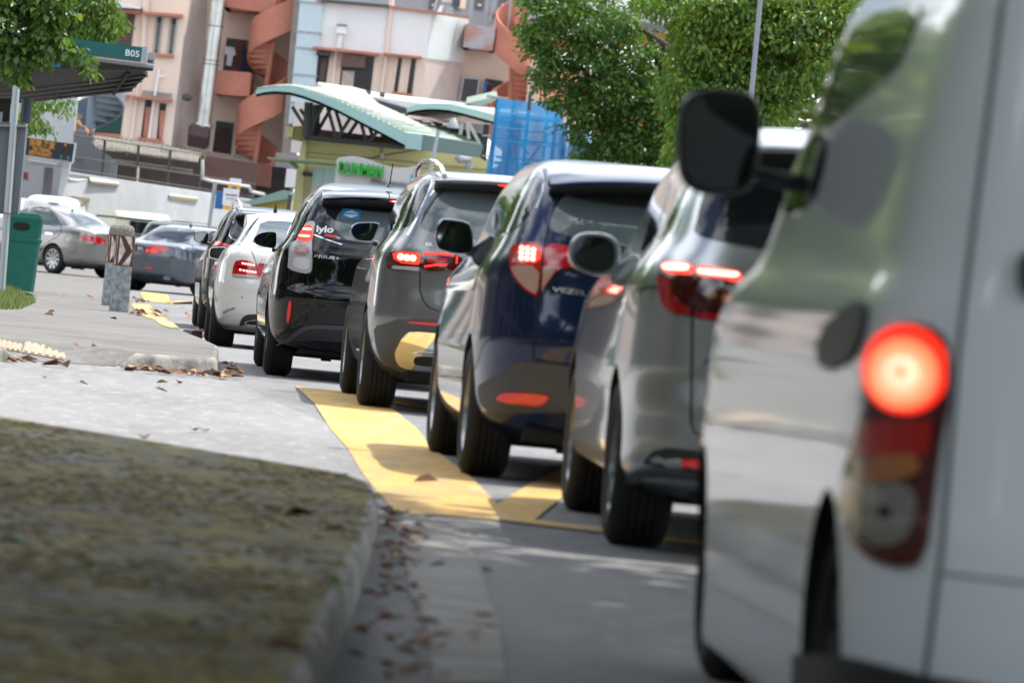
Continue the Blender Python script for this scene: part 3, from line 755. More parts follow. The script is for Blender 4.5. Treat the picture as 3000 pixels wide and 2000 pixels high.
# ---------------------------------------------------------------- grey SUV
M_gry = mat('grey car paint', (.20, .205, .215), .25, .65, 1)
c = Car('grey_suv', 'grey SUV with chrome roof rails, square lit brake lamp and chrome exhaust', 'SUV', (-.107, 37.4, -.078), 0, 'cars queued along the road', 2.83)
c.body([(.22, .80, -.5, 3.5), (.3, .86, -.74, 3.6), (.42, .895, -.88, 3.66), (.55, .912, -.95, 3.7), (.63, .916, -.965, 3.7), (.75, .917, -.955, 3.7), (.85, .917, -.94, 3.7), (1.0, .908, -.93, 3.6), (1.08, .88, -.915, 3.3), (1.15, .83, -.89, 2.9), (1.25, .775, -.84, 2.5),
        (1.4, .725, -.74, 2.1), (1.52, .675, -.61, 1.8), (1.6, .61, -.45, 1.5), (1.645, .52, -.12, 1.2), (1.665, .34, .3, 1.0), (1.67, .06, .5, .8)], M_gry, arch=(.37, .37), zw=.345)
c.wheels(.79, r=.345, w=.24)
c.rails([(-.50, -.60, 1.61), (-.525, -.5, 1.67), (-.55, -.32, 1.70), (-.565, 0, 1.71), (-.575, .8, 1.71), (-.57, 1.4, 1.68), (-.56, 1.7, 1.60)], .018)
c.patch('rear_window', T('RC', (1195, 408), (1090, 560), (960, 760), (908, 890), (905, 925), (1060, 985), (1640, 1075), (2130, 1120), (2170, 500), (1700, 450)), M_glass2, smooth=1, mirror=True)
c.patch('window_band', T('RC', (1200, 404), (2170, 495), (2170, 600), (1330, 505), (1255, 478), (1090, 600), (985, 760), (915, 900), (950, 760), (1090, 555)), M_blk, off=.007, smooth=0, mirror=True)
c.spoiler(.56, -.4, 1.655, -.80, 1.603, 1.575, M_gry)
t = c.patch('brake_lamp', T('RC', (1805, 428), (2140, 462), (2140, 492), (1800, 455)), M_rlit, smooth=1, flat=-.805, mirror=True)
c.dots('bulb', T('RC', (1840, 441), (1880, 446), (1920, 450), (1960, 454), (2005, 459), (2050, 464)), 4, M_led, t[0], off=0)
c.patch('side_window', T('RC', (870, 420), (1010, 372), (1022, 440), (900, 690), (800, 900), (640, 960), (500, 1040), (590, 880), (740, 620)), M_glass, smooth=1, mirror=True)
c.line('window_trim', T('RC', (900, 385), (1000, 352), (1038, 365), (1042, 420), (960, 610), (880, 780)), 4, M_chr)
c.line('window_trim', T('RC', (1110, 450), (1010, 580), (890, 780), (790, 970), (760, 1015)), 5, M_chr)  # chrome strip painted in for the sky reflection along the rear pillar
t = c.patch('taillight', T('RC', (590, 1195), (930, 1215), (905, 1440), (565, 1408), (535, 1380), (540, 1280)), M_dred, off=.012, smooth=1, mirror=True)
c.patch('brake_lamp', T('RC', (600, 1205), (890, 1222), (912, 1245), (905, 1348), (880, 1357), (640, 1332)), M_rlit, off=.016, smooth=1, mirror=True, parent=t)
c.dots('bulb', T('RC', (703, 1272), (770, 1281), (836, 1286)), 9, M_led, t, mirror=True, off=.02)
c.patch('lens', T('RC', (610, 1368), (900, 1385), (895, 1428), (600, 1402)), M_clr, off=.016, smooth=0, mirror=True, parent=t)
t = c.patch('hatch_lamp', T('RC', (938, 1218), (1290, 1240), (1355, 1260), (1398, 1300), (1390, 1380), (1340, 1420), (908, 1440)), M_dred, off=.012, smooth=1, mirror=True)
for q in (((950, 1228), (1150, 1240), (1290, 1252)), ((960, 1378), (1120, 1355), (1215, 1358)), ((1330, 1265), (1325, 1345))):
    c.line('lens', T('RC', *q), 5, M_rlit, off=.016, parent=t[0])
c.patch('lens', T('RC', (1010, 1275), (1220, 1290), (1210, 1340), (1010, 1330)), M_red, off=.016, smooth=0, mirror=True, parent=t)
c.line('panel_gap', T('RC', (905, 1440), (905, 1560)) + T('RD', (905, 100), (902, 190), (935, 300), (1000, 390), (1110, 435), (1600, 480)), 3.4)
c.text('badge', 'GL', T('RC', (968, 1140))[0], T('RC', (1058, 1148))[0], 9, M_let, bold=.02)
c.patch('lower_bumper', T('RD', (385, 610), (540, 570), (690, 512), (1300, 545), (2050, 590), (2050, 1160), (1000, 1085), (700, 1092), (590, 1075), (500, 1030), (430, 920), (395, 750)), M_grey, off=.01, th=.03, smooth=1, mirror=True)
c.patch('reflector', T('RD', (755, 550), (1080, 572), (1300, 588), (1300, 606), (1075, 598), (790, 576)), M_refl, off=.016, smooth=1, mirror=True)
t = c.patch('exhaust', T('RD', (658, 900), (672, 830), (740, 720), (790, 662), (860, 650), (1200, 676), (1340, 700), (1400, 800), (1390, 1000), (1330, 1080), (1000, 1062), (760, 1040), (680, 990)), M_chr, off=.05, th=.09, mirror=True)
c.patch('exhaust_rim', T('RD', (812, 930), (850, 870), (900, 860), (1250, 880), (1270, 1030), (1200, 1045), (860, 1010)), M_chr, off=.062, th=.03, mirror=True, parent=t)
c.patch('exhaust_opening', T('RD', (860, 930), (885, 892), (1220, 912), (1225, 1010), (890, 985), (862, 960)), M_under, off=.064, th=.005, smooth=1, mirror=True, parent=t)
c.mirror(T('RC', (95, 960), (130, 900), (200, 865), (430, 868), (442, 900), (400, 1000), (370, 1080), (320, 1098), (180, 1082), (120, 1030)), 2.1, M_gry, inset=.88)

# ---------------------------------------------------------------- black MPV
M_bk = mat('black car paint', (.0035, .0035, .0045), .2, 0, 1, spec=.0)
c = Car('black_mpv', 'glossy black MPV with a white lylo sticker on its rear window', 'MPV', (-1.106, 43.9, -.08), 0, 'cars queued along the road', 2.78)
c.body([(.2, .78, -.5, 3.5), (.27, .84, -.76, 3.6), (.4, .875, -.88, 3.68), (.5, .885, -.92, 3.7), (.6, .888, -.945, 3.7), (.68, .888, -.95, 3.7), (.74, .887, -.91, 3.7), (.85, .882, -.895, 3.6), (1.0, .858, -.88, 3.2), (1.06, .82, -.86, 2.9), (1.15, .765, -.83, 2.5),
        (1.3, .705, -.73, 2.0), (1.42, .645, -.61, 1.6), (1.5, .585, -.45, 1.35), (1.555, .53, -.12, 1.1), (1.585, .44, .2, .95), (1.597, .25, .4, .8), (1.6, .05, .5, .7)], M_bk, arch=(.345, .345), zw=.32)
c.wheels(.755, r=.32, w=.215)
c.spoiler(.545, -.28, 1.552, -.84, 1.49, 1.445, M_bk, under=.11)
c.patch('rear_window', T('RA', (1012, 548), (905, 775), (886, 870), (864, 922), (1010, 983), (1185, 1042), (1560, 1082), (1960, 1115), (1980, 570), (1150, 545)), M_glass, smooth=1, mirror=True)
c.patch('window_pane', T('RA', (1190, 640), (1130, 715), (1103, 800), (1108, 870), (1170, 955), (1270, 1005), (1960, 1080), (1980, 700), (1650, 685), (1330, 655)), M_glass2, off=.007, smooth=1, mirror=True)  # paler patch paints see-through and reflection inside the black surround
c.line('window_trim', T('RA', (862, 930), (1000, 985), (1185, 1046)), 2.4, M_chr)
c.patch('side_window', T('RA', (868, 425), (700, 690), (535, 955), (690, 940), (765, 760), (862, 590)), M_glass, smooth=1, mirror=True)
c.patch('quarter_panel', T('RA', (985, 545), (1005, 550), (900, 780), (815, 772), (880, 660)), M_glass, smooth=1, mirror=True)
t = c.patch('taillight', T('RA', (800, 790), (893, 790), (862, 920), (845, 1035), (848, 1300), (832, 1370), (760, 1382), (580, 1330), (586, 1250), (600, 1050), (690, 1000), (745, 880)), M_clr, off=.02, th=.04, smooth=1, mirror=True)
c.patch('brake_lamp', T('RA', (785, 838), (862, 840), (848, 1025), (685, 1010), (705, 955), (745, 885)), M_rlit, off=.024, smooth=1, mirror=True, parent=t)
for q in (((760, 872), (850, 877), (848, 898), (752, 893)), ((715, 948), (832, 952), (832, 974), (706, 967))): c.patch('bulb', T('RA', *q), M_led, off=.027, smooth=1, mirror=True, parent=t)
c.patch('lens', T('RA', (660, 1062), (815, 1062), (812, 1178), (652, 1165)), mat('pink lens', (.36, .20, .18), .2, .2, 1, bump=.5, bs=80), off=.024, smooth=1, mirror=True, parent=t)
c.patch('lens', T('RA', (650, 1190), (810, 1198), (825, 1290), (800, 1352), (640, 1312)), mat('reverse lens', (.58, .58, .58), .15, .3, 1, bump=.5, bs=80), off=.024, smooth=1, mirror=True, parent=t)
c.text('badge', 'PRIUS+', T('RA', (862, 1192))[0], T('RA', (1152, 1222))[0], 9, M_let, slant=.1, bold=.015)
c.text('sticker', 'lylo', T('RA', (888, 903))[0], T('RA', (1086, 915))[0], 18, M_white, off=.009, bold=.035)
c.patch('sticker', T('RA', (992, 926), (1125, 950), (1120, 976), (988, 953)), mat('red vinyl', (.6, .06, .05), .5), off=.01, smooth=0)
c.patch('sticker', T('RA', (1126, 952), (1166, 968), (1162, 990), (1121, 977)), mat('grey vinyl', (.4, .42, .45), .5), off=.01, smooth=0)
t = c.patch('sticker', T('RA', (1185, 637), (1400, 657), (1386, 765), (1175, 746)), mat('blue vinyl', (.02, .20, .42), .5), off=.011, smooth=0)
c.patch('sticker_print', T('RA', (1290, 662), (1375, 698), (1370, 722), (1285, 748), (1205, 715), (1210, 690)), mat('pale vinyl', (.55, .68, .78), .5), off=.013, smooth=0, parent=t)
c.patch('sticker_print', T('RA', (1200, 695), (1372, 706), (1370, 716), (1200, 706)), mat('blue vinyl'), off=.015, smooth=0, parent=t)
c.patch('reflector', T('RB', (582, 316), (614, 320), (586, 570), (554, 560)), M_refl, off=.012, smooth=1, mirror=True)
c.patch('bumper_trim', T('RB', (380, 848), (560, 745), (690, 640), (800, 585), (1240, 605), (1980, 650), (1980, 700), (1240, 650), (880, 628), (770, 645), (620, 762), (480, 805)), M_grey, off=.016, th=.03, smooth=1, mirror=True)
c.patch('lower_bumper', T('RB', (610, 775), (770, 655), (880, 635), (1240, 655), (1980, 705), (1980, 850), (900, 765)), M_blk, off=.008, smooth=0, mirror=True)
c.line('panel_gap', T('RA', (842, 1040), (850, 1200), (832, 1380)) + T('RB', (785, 40), (815, 190), (870, 295), (940, 330), (1280, 385), (1900, 440)), 2.6)
c.line('panel_gap', T('RA', (1185, 1046), (1190, 1200), (1215, 1310)), 2)
t = c.patch('brake_lamp', T('RA', (1735, 533), (1960, 552), (1960, 576), (1730, 560)), M_rlit, smooth=1, flat=-.85, mirror=False)
c.patch('bulb', T('RA', (1760, 542), (1940, 557), (1940, 568), (1760, 555)), M_led, smooth=1, flat=-.854, parent=t)
mb = MB(); mb.tube([(0, -.12, 1.585), (0, -.12, 1.61)], [.03, .012], 10); mb.tube([(0, -.12, 1.605), (.005, -.22, 1.775)], .0045, 6); mb.build('antenna', M_blk, c.root)
c.mirror(T('RA', (165, 1000), (182, 955), (240, 905), (420, 888), (436, 940), (432, 1060), (400, 1088), (330, 1082), (200, 1052)), 2.15, M_bk, inset=.9)

# ---------------------------------------------------------------- white saloon
M_wht = mat('pearl white car paint', (.68, .67, .63), .22, 0, 1)
c = Car('white_saloon', 'pearl white saloon with two rows of lit red dots in its tail lamp', 'saloon car', (-2.257, 57.4, -.078), -.086, 'cars queued along the road', 2.87)
c.body([(.2, .80, -.65, 3.5), (.28, .87, -.98, 3.6), (.42, .905, -1.08, 3.7), (.6, .922, -1.12, 3.75), (.68, .925, -1.15, 3.75), (.8, .92, -1.125, 3.72), (.93, .905, -1.1, 3.4), (1.0, .875, -1.08, 3.0), (1.05, .84, -1.04, 2.75), (1.08, .80, -.9, 2.55), (1.10, .765, -.55, 2.4), (1.13, .74, -.40, 2.25),
        (1.2, .70, -.2, 2.05), (1.3, .655, .05, 1.75), (1.38, .61, .3, 1.45), (1.43, .55, .5, 1.2), (1.46, .42, .65, 1.0), (1.47, .1, .75, .9)], M_wht, arch=(.345, .345), zw=.325)
c.wheels(.79, r=.325, w=.25)
c.patch('rear_window', T('RI', (1042, 380), (988, 520), (920, 660), (1640, 725), (1660, 445), (1380, 388)), M_glass2, smooth=1, mirror=True)
c.patch('side_window', T('RI', (1038, 312), (965, 415), (805, 655), (745, 700), (780, 640), (880, 480), (1000, 345)), M_glass, smooth=1, mirror=True)
c.line('panel_gap', T('RI', (905, 690), (945, 760), (985, 870), (1020, 1045)), 1.6)
t = c.patch('taillight', T('RI', (765, 825), (975, 850), (1000, 950), (1020, 1050), (716, 1022), (712, 1000), (725, 900)), M_red, off=.012, smooth=1, mirror=True)
c.patch('lens', T('RI', (722, 990), (1005, 1018), (1013, 1045), (720, 1018)), M_clr, off=.015, smooth=0, mirror=True, parent=t)
c.dots('bulb', T('RI', (835, 870), (865, 876), (897, 881), (927, 886), (957, 891), (808, 945), (845, 952), (880, 958), (912, 964), (944, 969), (975, 973)), 2.7, M_led, t, mirror=True, off=.017)
c.patch('lens', T('RI', (770, 895), (985, 925), (990, 940), (765, 915)), M_dred, off=.015, smooth=0, mirror=True, parent=t)
c.patch('boot_lamp', T('RI', (982, 857), (1120, 882), (1300, 910), (1260, 1065), (1027, 1050)), M_red, off=.012, smooth=1, mirror=True)
c.text('badge', 'E 200', T('RI', (1015, 838))[0], T('RI', (1200, 858))[0], 6.5, M_let, bold=.03)
c.patch('exhaust_surround', T('RB', (0, 610), (20, 540), (60, 490), (130, 470), (330, 475), (330, 600), (100, 585)), M_blk, off=.006, smooth=1, mirror=True)
t = c.patch('exhaust', T('RB', (65, 550), (120, 522), (290, 518), (300, 580), (100, 574)), M_chr, off=.03, th=.05, smooth=1, mirror=True)
c.patch('exhaust_opening', T('RB', (85, 550), (130, 530), (280, 528), (285, 570), (110, 566)), M_under, off=.032, smooth=1, mirror=True, parent=t)
for q in (((595, 1432), (650, 1402), (735, 1375)), ((600, 1445), (660, 1416), (738, 1388))): c.line('vent', T('RI', *q), 1.6, mirror=True)
c.dots('sensor', T('RI', (822, 1258)), 2.2, M_grey, c.root, off=.004)
c.mirror(T('RI', (433, 785), (440, 700), (470, 680), (640, 676), (658, 700), (632, 800), (604, 834), (450, 812)), 2.3, M_wht, inset=.84)
c.fin(.5)

# ---------------------------------------------------------------- black SUV at the head of the queue
c = Car('black_suv', 'black SUV with raised roof rails, leading the queue beside the white saloon', 'SUV', (-3.341, 73.5, -.09), -.18, 'cars queued along the road', 2.7)
c.body([(.25, .80, -.6, 3.5), (.32, .88, -.83, 3.6), (.5, .905, -.93, 3.66), (.7, .912, -.95, 3.68), (.9, .908, -.93, 3.64), (1.05, .89, -.92, 3.4), (1.13, .85, -.90, 3.1), (1.2, .80, -.86, 2.7), (1.35, .735, -.74, 2.2), (1.5, .67, -.58, 1.8), (1.6, .61, -.40, 1.5), (1.67, .53, -.1, 1.2),
        (1.70, .42, .2, 1.0), (1.715, .2, .4, .8), (1.72, .05, .5, .7)], M_bk, arch=(.38, .38), zw=.35)
c.wheels(.78, r=.35, w=.23)
c.rails([(-.47, -.50, 1.64), (-.49, -.42, 1.72), (-.51, -.2, 1.765), (-.53, .4, 1.78), (-.53, 1.1, 1.75), (-.53, 1.4, 1.66)], .02)
c.patch('rear_window', T('RI', (715, 400), (695, 470), (678, 545), (700, 578), (780, 612), (1300, 680), (1310, 385), (930, 358), (790, 372)), M_glass, smooth=1, mirror=True)
c.line('window_trim', T('RI', (725, 385), (694, 470), (672, 545), (700, 582), (780, 616)), 2.2, M_chr)
c.patch('side_window', T('RI', (625, 315), (652, 332), (640, 400), (562, 590), (500, 622), (470, 642), (540, 480)), M_glass, smooth=1, mirror=True)
c.patch('taillight', T('RI', (480, 625), (520, 610), (650, 650), (745, 674), (735, 682), (640, 674), (520, 662), (468, 690)), M_red, off=.01, smooth=1, mirror=True)
c.patch('mud_flap', T('RI', (385, 1085), (500, 1080), (480, 1250), (450, 1335), (405, 1295)), M_grey, smooth=1, flat=-.42, mirror=True)
c.mirror(T('RI', (262, 560), (270, 515), (300, 506), (410, 506), (444, 530), (432, 600), (412, 658), (300, 626), (265, 600)), 2.05, M_bk)
c.fin(.0, .09)
c.spoiler(.54, -.3, 1.655, -.74, 1.61, 1.585, M_bk)
# ---------------------------------------------------------------- turning and parked vehicles beyond the queue
M_bmw = mat('slate car paint', (.085, .105, .135), .22, .5, 1)
SED = lambda w, k=1.: [(.2, w - .12, -.6, 3.3), (.28, w - .05, -.92, 3.45), (.42, w - .015, -1.02, 3.55), (.6, w, -1.05, 3.6), (.75, w, -1.07, 3.6), (.88, w - .008, -1.06, 3.5), (.96, w - .03, -1.05, 3.1), (1.01, w - .07, -1.0, 2.7), (1.035, w - .11, -.82, 2.5), (1.05, w - .145, -.60, 2.4), (1.09, w - .17, -.45, 2.3),
        (1.17, w - .205, -.22, 2.1), (1.28, w - .25, .05, 1.75), (1.37, w - .31, .32, 1.45), (1.42, w - .37, .52, 1.2), (1.45, w - .48, .68, 1.0), (1.46, .1, .8, .9)]
def pose_at(px, py, h, x, up=0.0):
    g = G(px, py, up); return (g.x - math.cos(h) * x, g.y + math.sin(h) * x, h)
h = .46
c = Car('slate_saloon', 'slate blue saloon turning across the road behind the striped bollard', 'saloon car', pose_at(585, 868, h, .79), -.18, None, 2.9)
c.body(SED(.925), M_bmw, arch=(.355, .355), zw=.33)
c.wheels(.79, r=.335, w=.24, rim=.235, spokes=10)
c.patch('taillight', T('A3', (1003, 540), (1062, 505), (1165, 527), (1150, 555), (1090, 573), (1008, 566)), M_red, off=.012, smooth=1)
c.patch('brake_lamp', T('A3', (1040, 543), (1085, 546), (1080, 563), (1040, 559)), M_rlit, off=.016, smooth=1)
c.patch('brake_lamp', T('A3', (1006, 546), (1028, 540), (1030, 558), (1008, 562)), M_rlit, off=.016, smooth=1)
pl = c.patch('number_plate', T('A3', (935, 508), (1000, 520), (996, 560), (935, 552)), M_plate, off=.012, smooth=0)
c.text('plate_letters', 'SFL', T('A3', (948, 546))[0], T('A3', (992, 554))[0], 10, M_white, off=.016)
c.patch('reflector', T('A3', (1000, 660), (1050, 667), (1048, 678), (1002, 671)), M_refl, off=.01, smooth=0)
c.patch('side_window', [(.15, 1.06), (.62, 1.33), (1.5, 1.36), (2.05, 1.08)], M_glass, mode='side', smooth=1, mirror=True)
c.patch('rear_window', [(-.55, 1.08), (-.45, 1.36), (0, 1.40), (0, 1.08)], M_glass, mode='rear', smooth=1, mirror=True)
c.line('panel_gap', T('R1', (2210, 60), (2222, 150), (2270, 180)), 1.2)
c.fin(.75, .06)
c.patch('lower_bumper', [(-.7, .26), (-.6, .36), (0, .37), (0, .24)], M_blk, mode='rear', smooth=1, mirror=True)
c.patch('exhaust', [(.42, .3), (.58, .3), (.58, .36), (.42, .36)], M_chr, mode='rear', off=.03, th=.05, smooth=1)

M_kia = mat('warm silver car paint', (.27, .265, .26), .28, .7, 1)
h = -.82
c = Car('silver_saloon', 'silver grey saloon with ten spoke wheel, parked behind the green litter bin', 'saloon car', pose_at(157, 801, h, -.78, .125), -.055, None, 2.65)
K = [(z * 1.02, w, a, b) for z, w, a, b in SED(.888)]
c.body(K, M_kia, arch=(.355, .355), zw=.33)
c.wheels(.77, r=.325, w=.215, rim=.225, spokes=10)
c.patch('rear_side_window', T('R0', (345, 1240), (385, 1195), (560, 1245), (640, 1335), (697, 1418), (490, 1402), (300, 1385)), M_glass2, smooth=1)
c.patch('front_side_window', T('R0', (60, 1250), (120, 1190), (325, 1185), (320, 1235), (280, 1390), (60, 1385)), M_glass2, smooth=1)
c.line('window_trim', T('R0', (335, 1235), (370, 1185), (560, 1232), (650, 1328), (708, 1425)), 3, M_blk)
c.patch('rear_window', T('R0', (765, 1270), (880, 1262), (1000, 1310), (1290, 1440), (1285, 1482), (985, 1452), (900, 1390)), M_glass2, smooth=1)
c.patch('taillight', T('A3', (540, 437), (640, 450), (726, 470), (724, 506), (640, 510), (582, 496)), M_red, off=.012, smooth=1)
c.patch('lens', T('A3', (578, 483), (640, 490), (640, 507), (592, 500)), M_clr, off=.016, smooth=0)
c.patch('number_plate', T('A3', (738, 505), (800, 512), (800, 548), (738, 542)), M_plate, off=.012, smooth=0)
c.text('plate_letters', 'SKA', T('A3', (745, 536))[0], T('A3', (795, 541))[0], 9, M_white, off=.016)
c.patch('door_handle', T('R0', (520, 1498), (560, 1490), (620, 1505), (615, 1524), (530, 1515)), M_chr, off=.03, th=.03, smooth=1)
c.line('panel_gap', T('R0', (705, 1425), (702, 1490), (660, 1540), (560, 1600), (500, 1640)), 1.5)
c.line('panel_gap', T('A3', (540, 520), (520, 560), (470, 570)), 1)
c.line('panel_gap', T('A3', *[(465 + 25 * math.cos(k * .785), 473 + 26 * math.sin(k * .785)) for k in range(8)]), .8)
c.patch('lower_bumper', T('A3', (640, 680), (690, 650), (800, 648), (900, 650), (900, 720), (640, 700)), M_blk, off=.008, smooth=0)
p = c.bvh.ray_cast(Vector((0, .45, 4)), Vector((0, 0, -1)))[0]
mb = MB(); mb.tube([(0, .45, p.z - .01), (0, .43, p.z + .02)], .03, 8); mb.tube([(0, .43, p.z + .02), (0, -.12, p.z + .27)], .006, 6); mb.build('antenna', M_blk, c.root)

VAN = [(.25, .75, -.6, 3.2), (.35, .83, -.75, 3.4), (.6, .86, -.8, 3.5), (1.0, .86, -.8, 3.4), (1.2, .83, -.78, 3.1), (1.5, .80, -.74, 2.8), (1.75, .74, -.68, 2.5), (1.88, .66, -.58, 2.2), (1.95, .5, -.35, 1.9), (1.975, .1, .3, 1.5)]
g = P(140, 700, 143)
c = Car('white_minivan', 'white minivan showing only its roof and high brake lamp above the silver saloon', 'van', (g.x, 143.8, -.02), -.18, None, 2.6)
c.body(VAN, mat('white van paint far', (.74, .76, .78), .3, 0, 1), arch=(.34, .34), zw=.32)
c.wheels(.72, r=.31, w=.19)
c.patch('brake_lamp', T('R0', (545, 1152), (570, 1150), (680, 1165), (678, 1178), (600, 1178)), M_dred, off=.02, smooth=1)
c.patch('rear_window', [(-.6, 1.15), (-.58, 1.6), (0, 1.63), (0, 1.13)], M_glass, mode='rear', mirror=True)
c.patch('taillight', [(-.84, .8), (-.84, 1.3), (-.72, 1.3), (-.72, .8)], M_red, mode='rear', mirror=True)

# cream and green light lorry, then a dark estate beside it
def lorry():
    g = P(390, 700, 152)
    t = thing('light_lorry', 'small cream lorry cab with green trim behind the striped bollard', 'lorry', (g.x, 152, -.18), R(-62))
    cream, grn = mat('cream paint', (.62, .56, .42), .4, 0, .6), mat('dark green trim', (.03, .12, .09), .5)
    def shell(z0, z1, w0, w1, m, name, y0=-.9, y1=1.0):
        mb = MB(); r = []
        for z, w, in ((z0, w0), ((z0 + z1) / 2, (w0 + w1) / 2 + .01), (z1, w1)):
            yy0, yy1 = y0 + (z - .4) * .02, y1 - max(0, z - 1.0) * .28
            r.append([Vector(q) for q in ((-w, yy0 + .1, z), (-w + .1, yy0, z), (w - .1, yy0, z), (w, yy0 + .1, z), (w, yy1 - .15, z), (w - .15, yy1, z), (-w + .15, yy1, z), (-w, yy1 - .15, z))])
        mb.loft(r); return mb.build(name, m, t, smooth=40)
    shell(.35, 1.10, .82, .84, cream, 'cab')
    shell(1.10, 1.18, .85, .85, grn, 'waist_trim')
    shell(1.18, 1.55, .80, .76, cream, 'upper_cab')
    shell(1.55, 1.61, .79, .79, grn, 'gutter')
    shell(1.61, 1.78, .78, .62, cream, 'roof')
    for sg in (-1, 1):
        mb = MB(); mb.box((sg * .815, -.5, 1.2), (sg * .83, .45, 1.52)); mb.build('side_window', M_glass, t)
        mb = MB(); mb.box((sg * .95 - .06, .72, 1.2), (sg * .95 + .06, .80, 1.54)); mb.tube([(sg * .8, .7, 1.25), (sg * .95, .75, 1.28)], .015); mb.build('mirror', grn, t)
    mb = MB(); mb.hexa([(-.7, .92, 1.2), (.7, .92, 1.2), (.66, .86, 1.52), (-.66, .86, 1.52), (-.7, .8, 1.2), (.7, .8, 1.2), (.66, .7, 1.52), (-.66, .7, 1.52)]); mb.build('windscreen', M_glass2, t)
    mb = MB(); mb.box((-.86, -3.4, .75), (.86, -.95, .85)); mb.box((-.86, -3.4, .85), (-.82, -.95, 1.2)); mb.box((.82, -3.4, .85), (.86, -.95, 1.2)); mb.box((-.82, -3.4, .85), (.82, -3.36, 1.2)); mb.build('load_bed', grn, t)
    for x in (-.72, .72):
        for y in (.35, -2.5):
            mb = MB(); mb.tube([(x - .1, y, .33), (x + .1, y, .33)], .33, 24); mb.build('wheel', M_tyre, t, smooth=30)
lorry()
g = P(520, 720, 146)
c = Car('green_estate', 'dark green estate car with tinted windows beside the cream lorry', 'estate car', (g.x - .1, 147, .55), -.18, None, 2.6)
c.body([(.25, .78, -.6, 3.3), (.35, .86, -.85, 3.5), (.6, .88, -.9, 3.55), (.95, .87, -.88, 3.3), (1.05, .84, -.86, 2.9), (1.3, .76, -.75, 2.2), (1.5, .70, -.6, 1.7), (1.58, .62, -.4, 1.4), (1.63, .4, .2, 1.0), (1.64, .1, .4, .8)], mat('dark green car paint', (.012, .05, .04), .25, .2, 1), arch=(.35, .35), zw=.33)
c.wheels(.76, r=.32, w=.2)
c.patch('rear_window', [(-.62, 1.05), (-.56, 1.46), (0, 1.5), (0, 1.03)], M_glass, mode='rear', mirror=True)
c.patch('side_window', [(-.55, 1.08), (-.4, 1.45), (1.4, 1.46), (2.1, 1.08)], M_glass, mode='side', smooth=1, mirror=True)
c.patch('taillight', [(-.86, .8), (-.84, 1.05), (-.7, 1.05), (-.7, .8)], M_red, mode='rear', mirror=True)
# ================================================================ street furniture
def slab(name, pts, d, th, m, parent=None, smooth=None, label=None):
    """upright outline at distance d (number or function of pixel x), given real thickness away from us"""
    f = d if callable(d) else (lambda x: d)
    mb = MB(); mb.prism([P(x, y, f(x)) for x, y in pts], (0, th, 0))
    o = mb.build(name, m, parent, smooth, world_pts=True)
    if label: o['label'] = label
    return o
def bar(name, a, b, d, r, m, parent=None, n=8, square=False, d2=None):
    mb = MB(); mb.tube([P(*a, d), P(*b, d2 or d)], r, 4 if square else n)
    return mb.build(name, m, parent, None if square else 60, world_pts=True)
def letters(name, txt, p0, p1, hpx, d, m, parent=None, th=.0, bold=.0):
    v, f, w = text_mesh(txt, bold); k = hpx / .7
    ux, uy = (p1[0] - p0[0]) / w, (p1[1] - p0[1]) / w; nx, ny = math.sin(ROLL) * k, -math.cos(ROLL) * k
    L = [P(p0[0] + ux * x + nx * y, p0[1] + uy * x + ny * y, d) for x, y in v]
    mb = MB(); mb.add(L, f)
    if th:
        cnt = {}
        for t in f:
            for i in range(len(t)): cnt[(t[i], t[(i + 1) % len(t)])] = 1
        n = len(L); B = [p + Vector((0, th, 0)) for p in L]
        mb.add(L + B, [(j, i, i + n, j + n) for i, j in cnt if (j, i) not in cnt], 1)
    return mb.build(name, m, parent, world_pts=True)
M_gal = mat('galvanised grey', (.33, .36, .38), .45, .3, var=.12, vs=6)
M_post = mat('bollard paint', (.33, .375, .40), .7, c2=(.12, .13, .14), vs=9, bump=.3, bs=30, det=9)
M_peb = mat('pebbled concrete', (.30, .28, .25), .95, c2=(.12, .115, .10), vs=45, bump=.6, bs=60)
M_rust = mat('rust', (.20, .06, .025), .9, c2=(.10, .03, .02), vs=14)
M_signw = mat('flaking white sheeting', (.66, .65, .63), .6, c2=(.34, .16, .10), vs=7, det=9)
M_signb = mat('chipped black sheeting', (.022, .016, .015), .6, c2=(.09, .03, .02), vs=8, det=9)
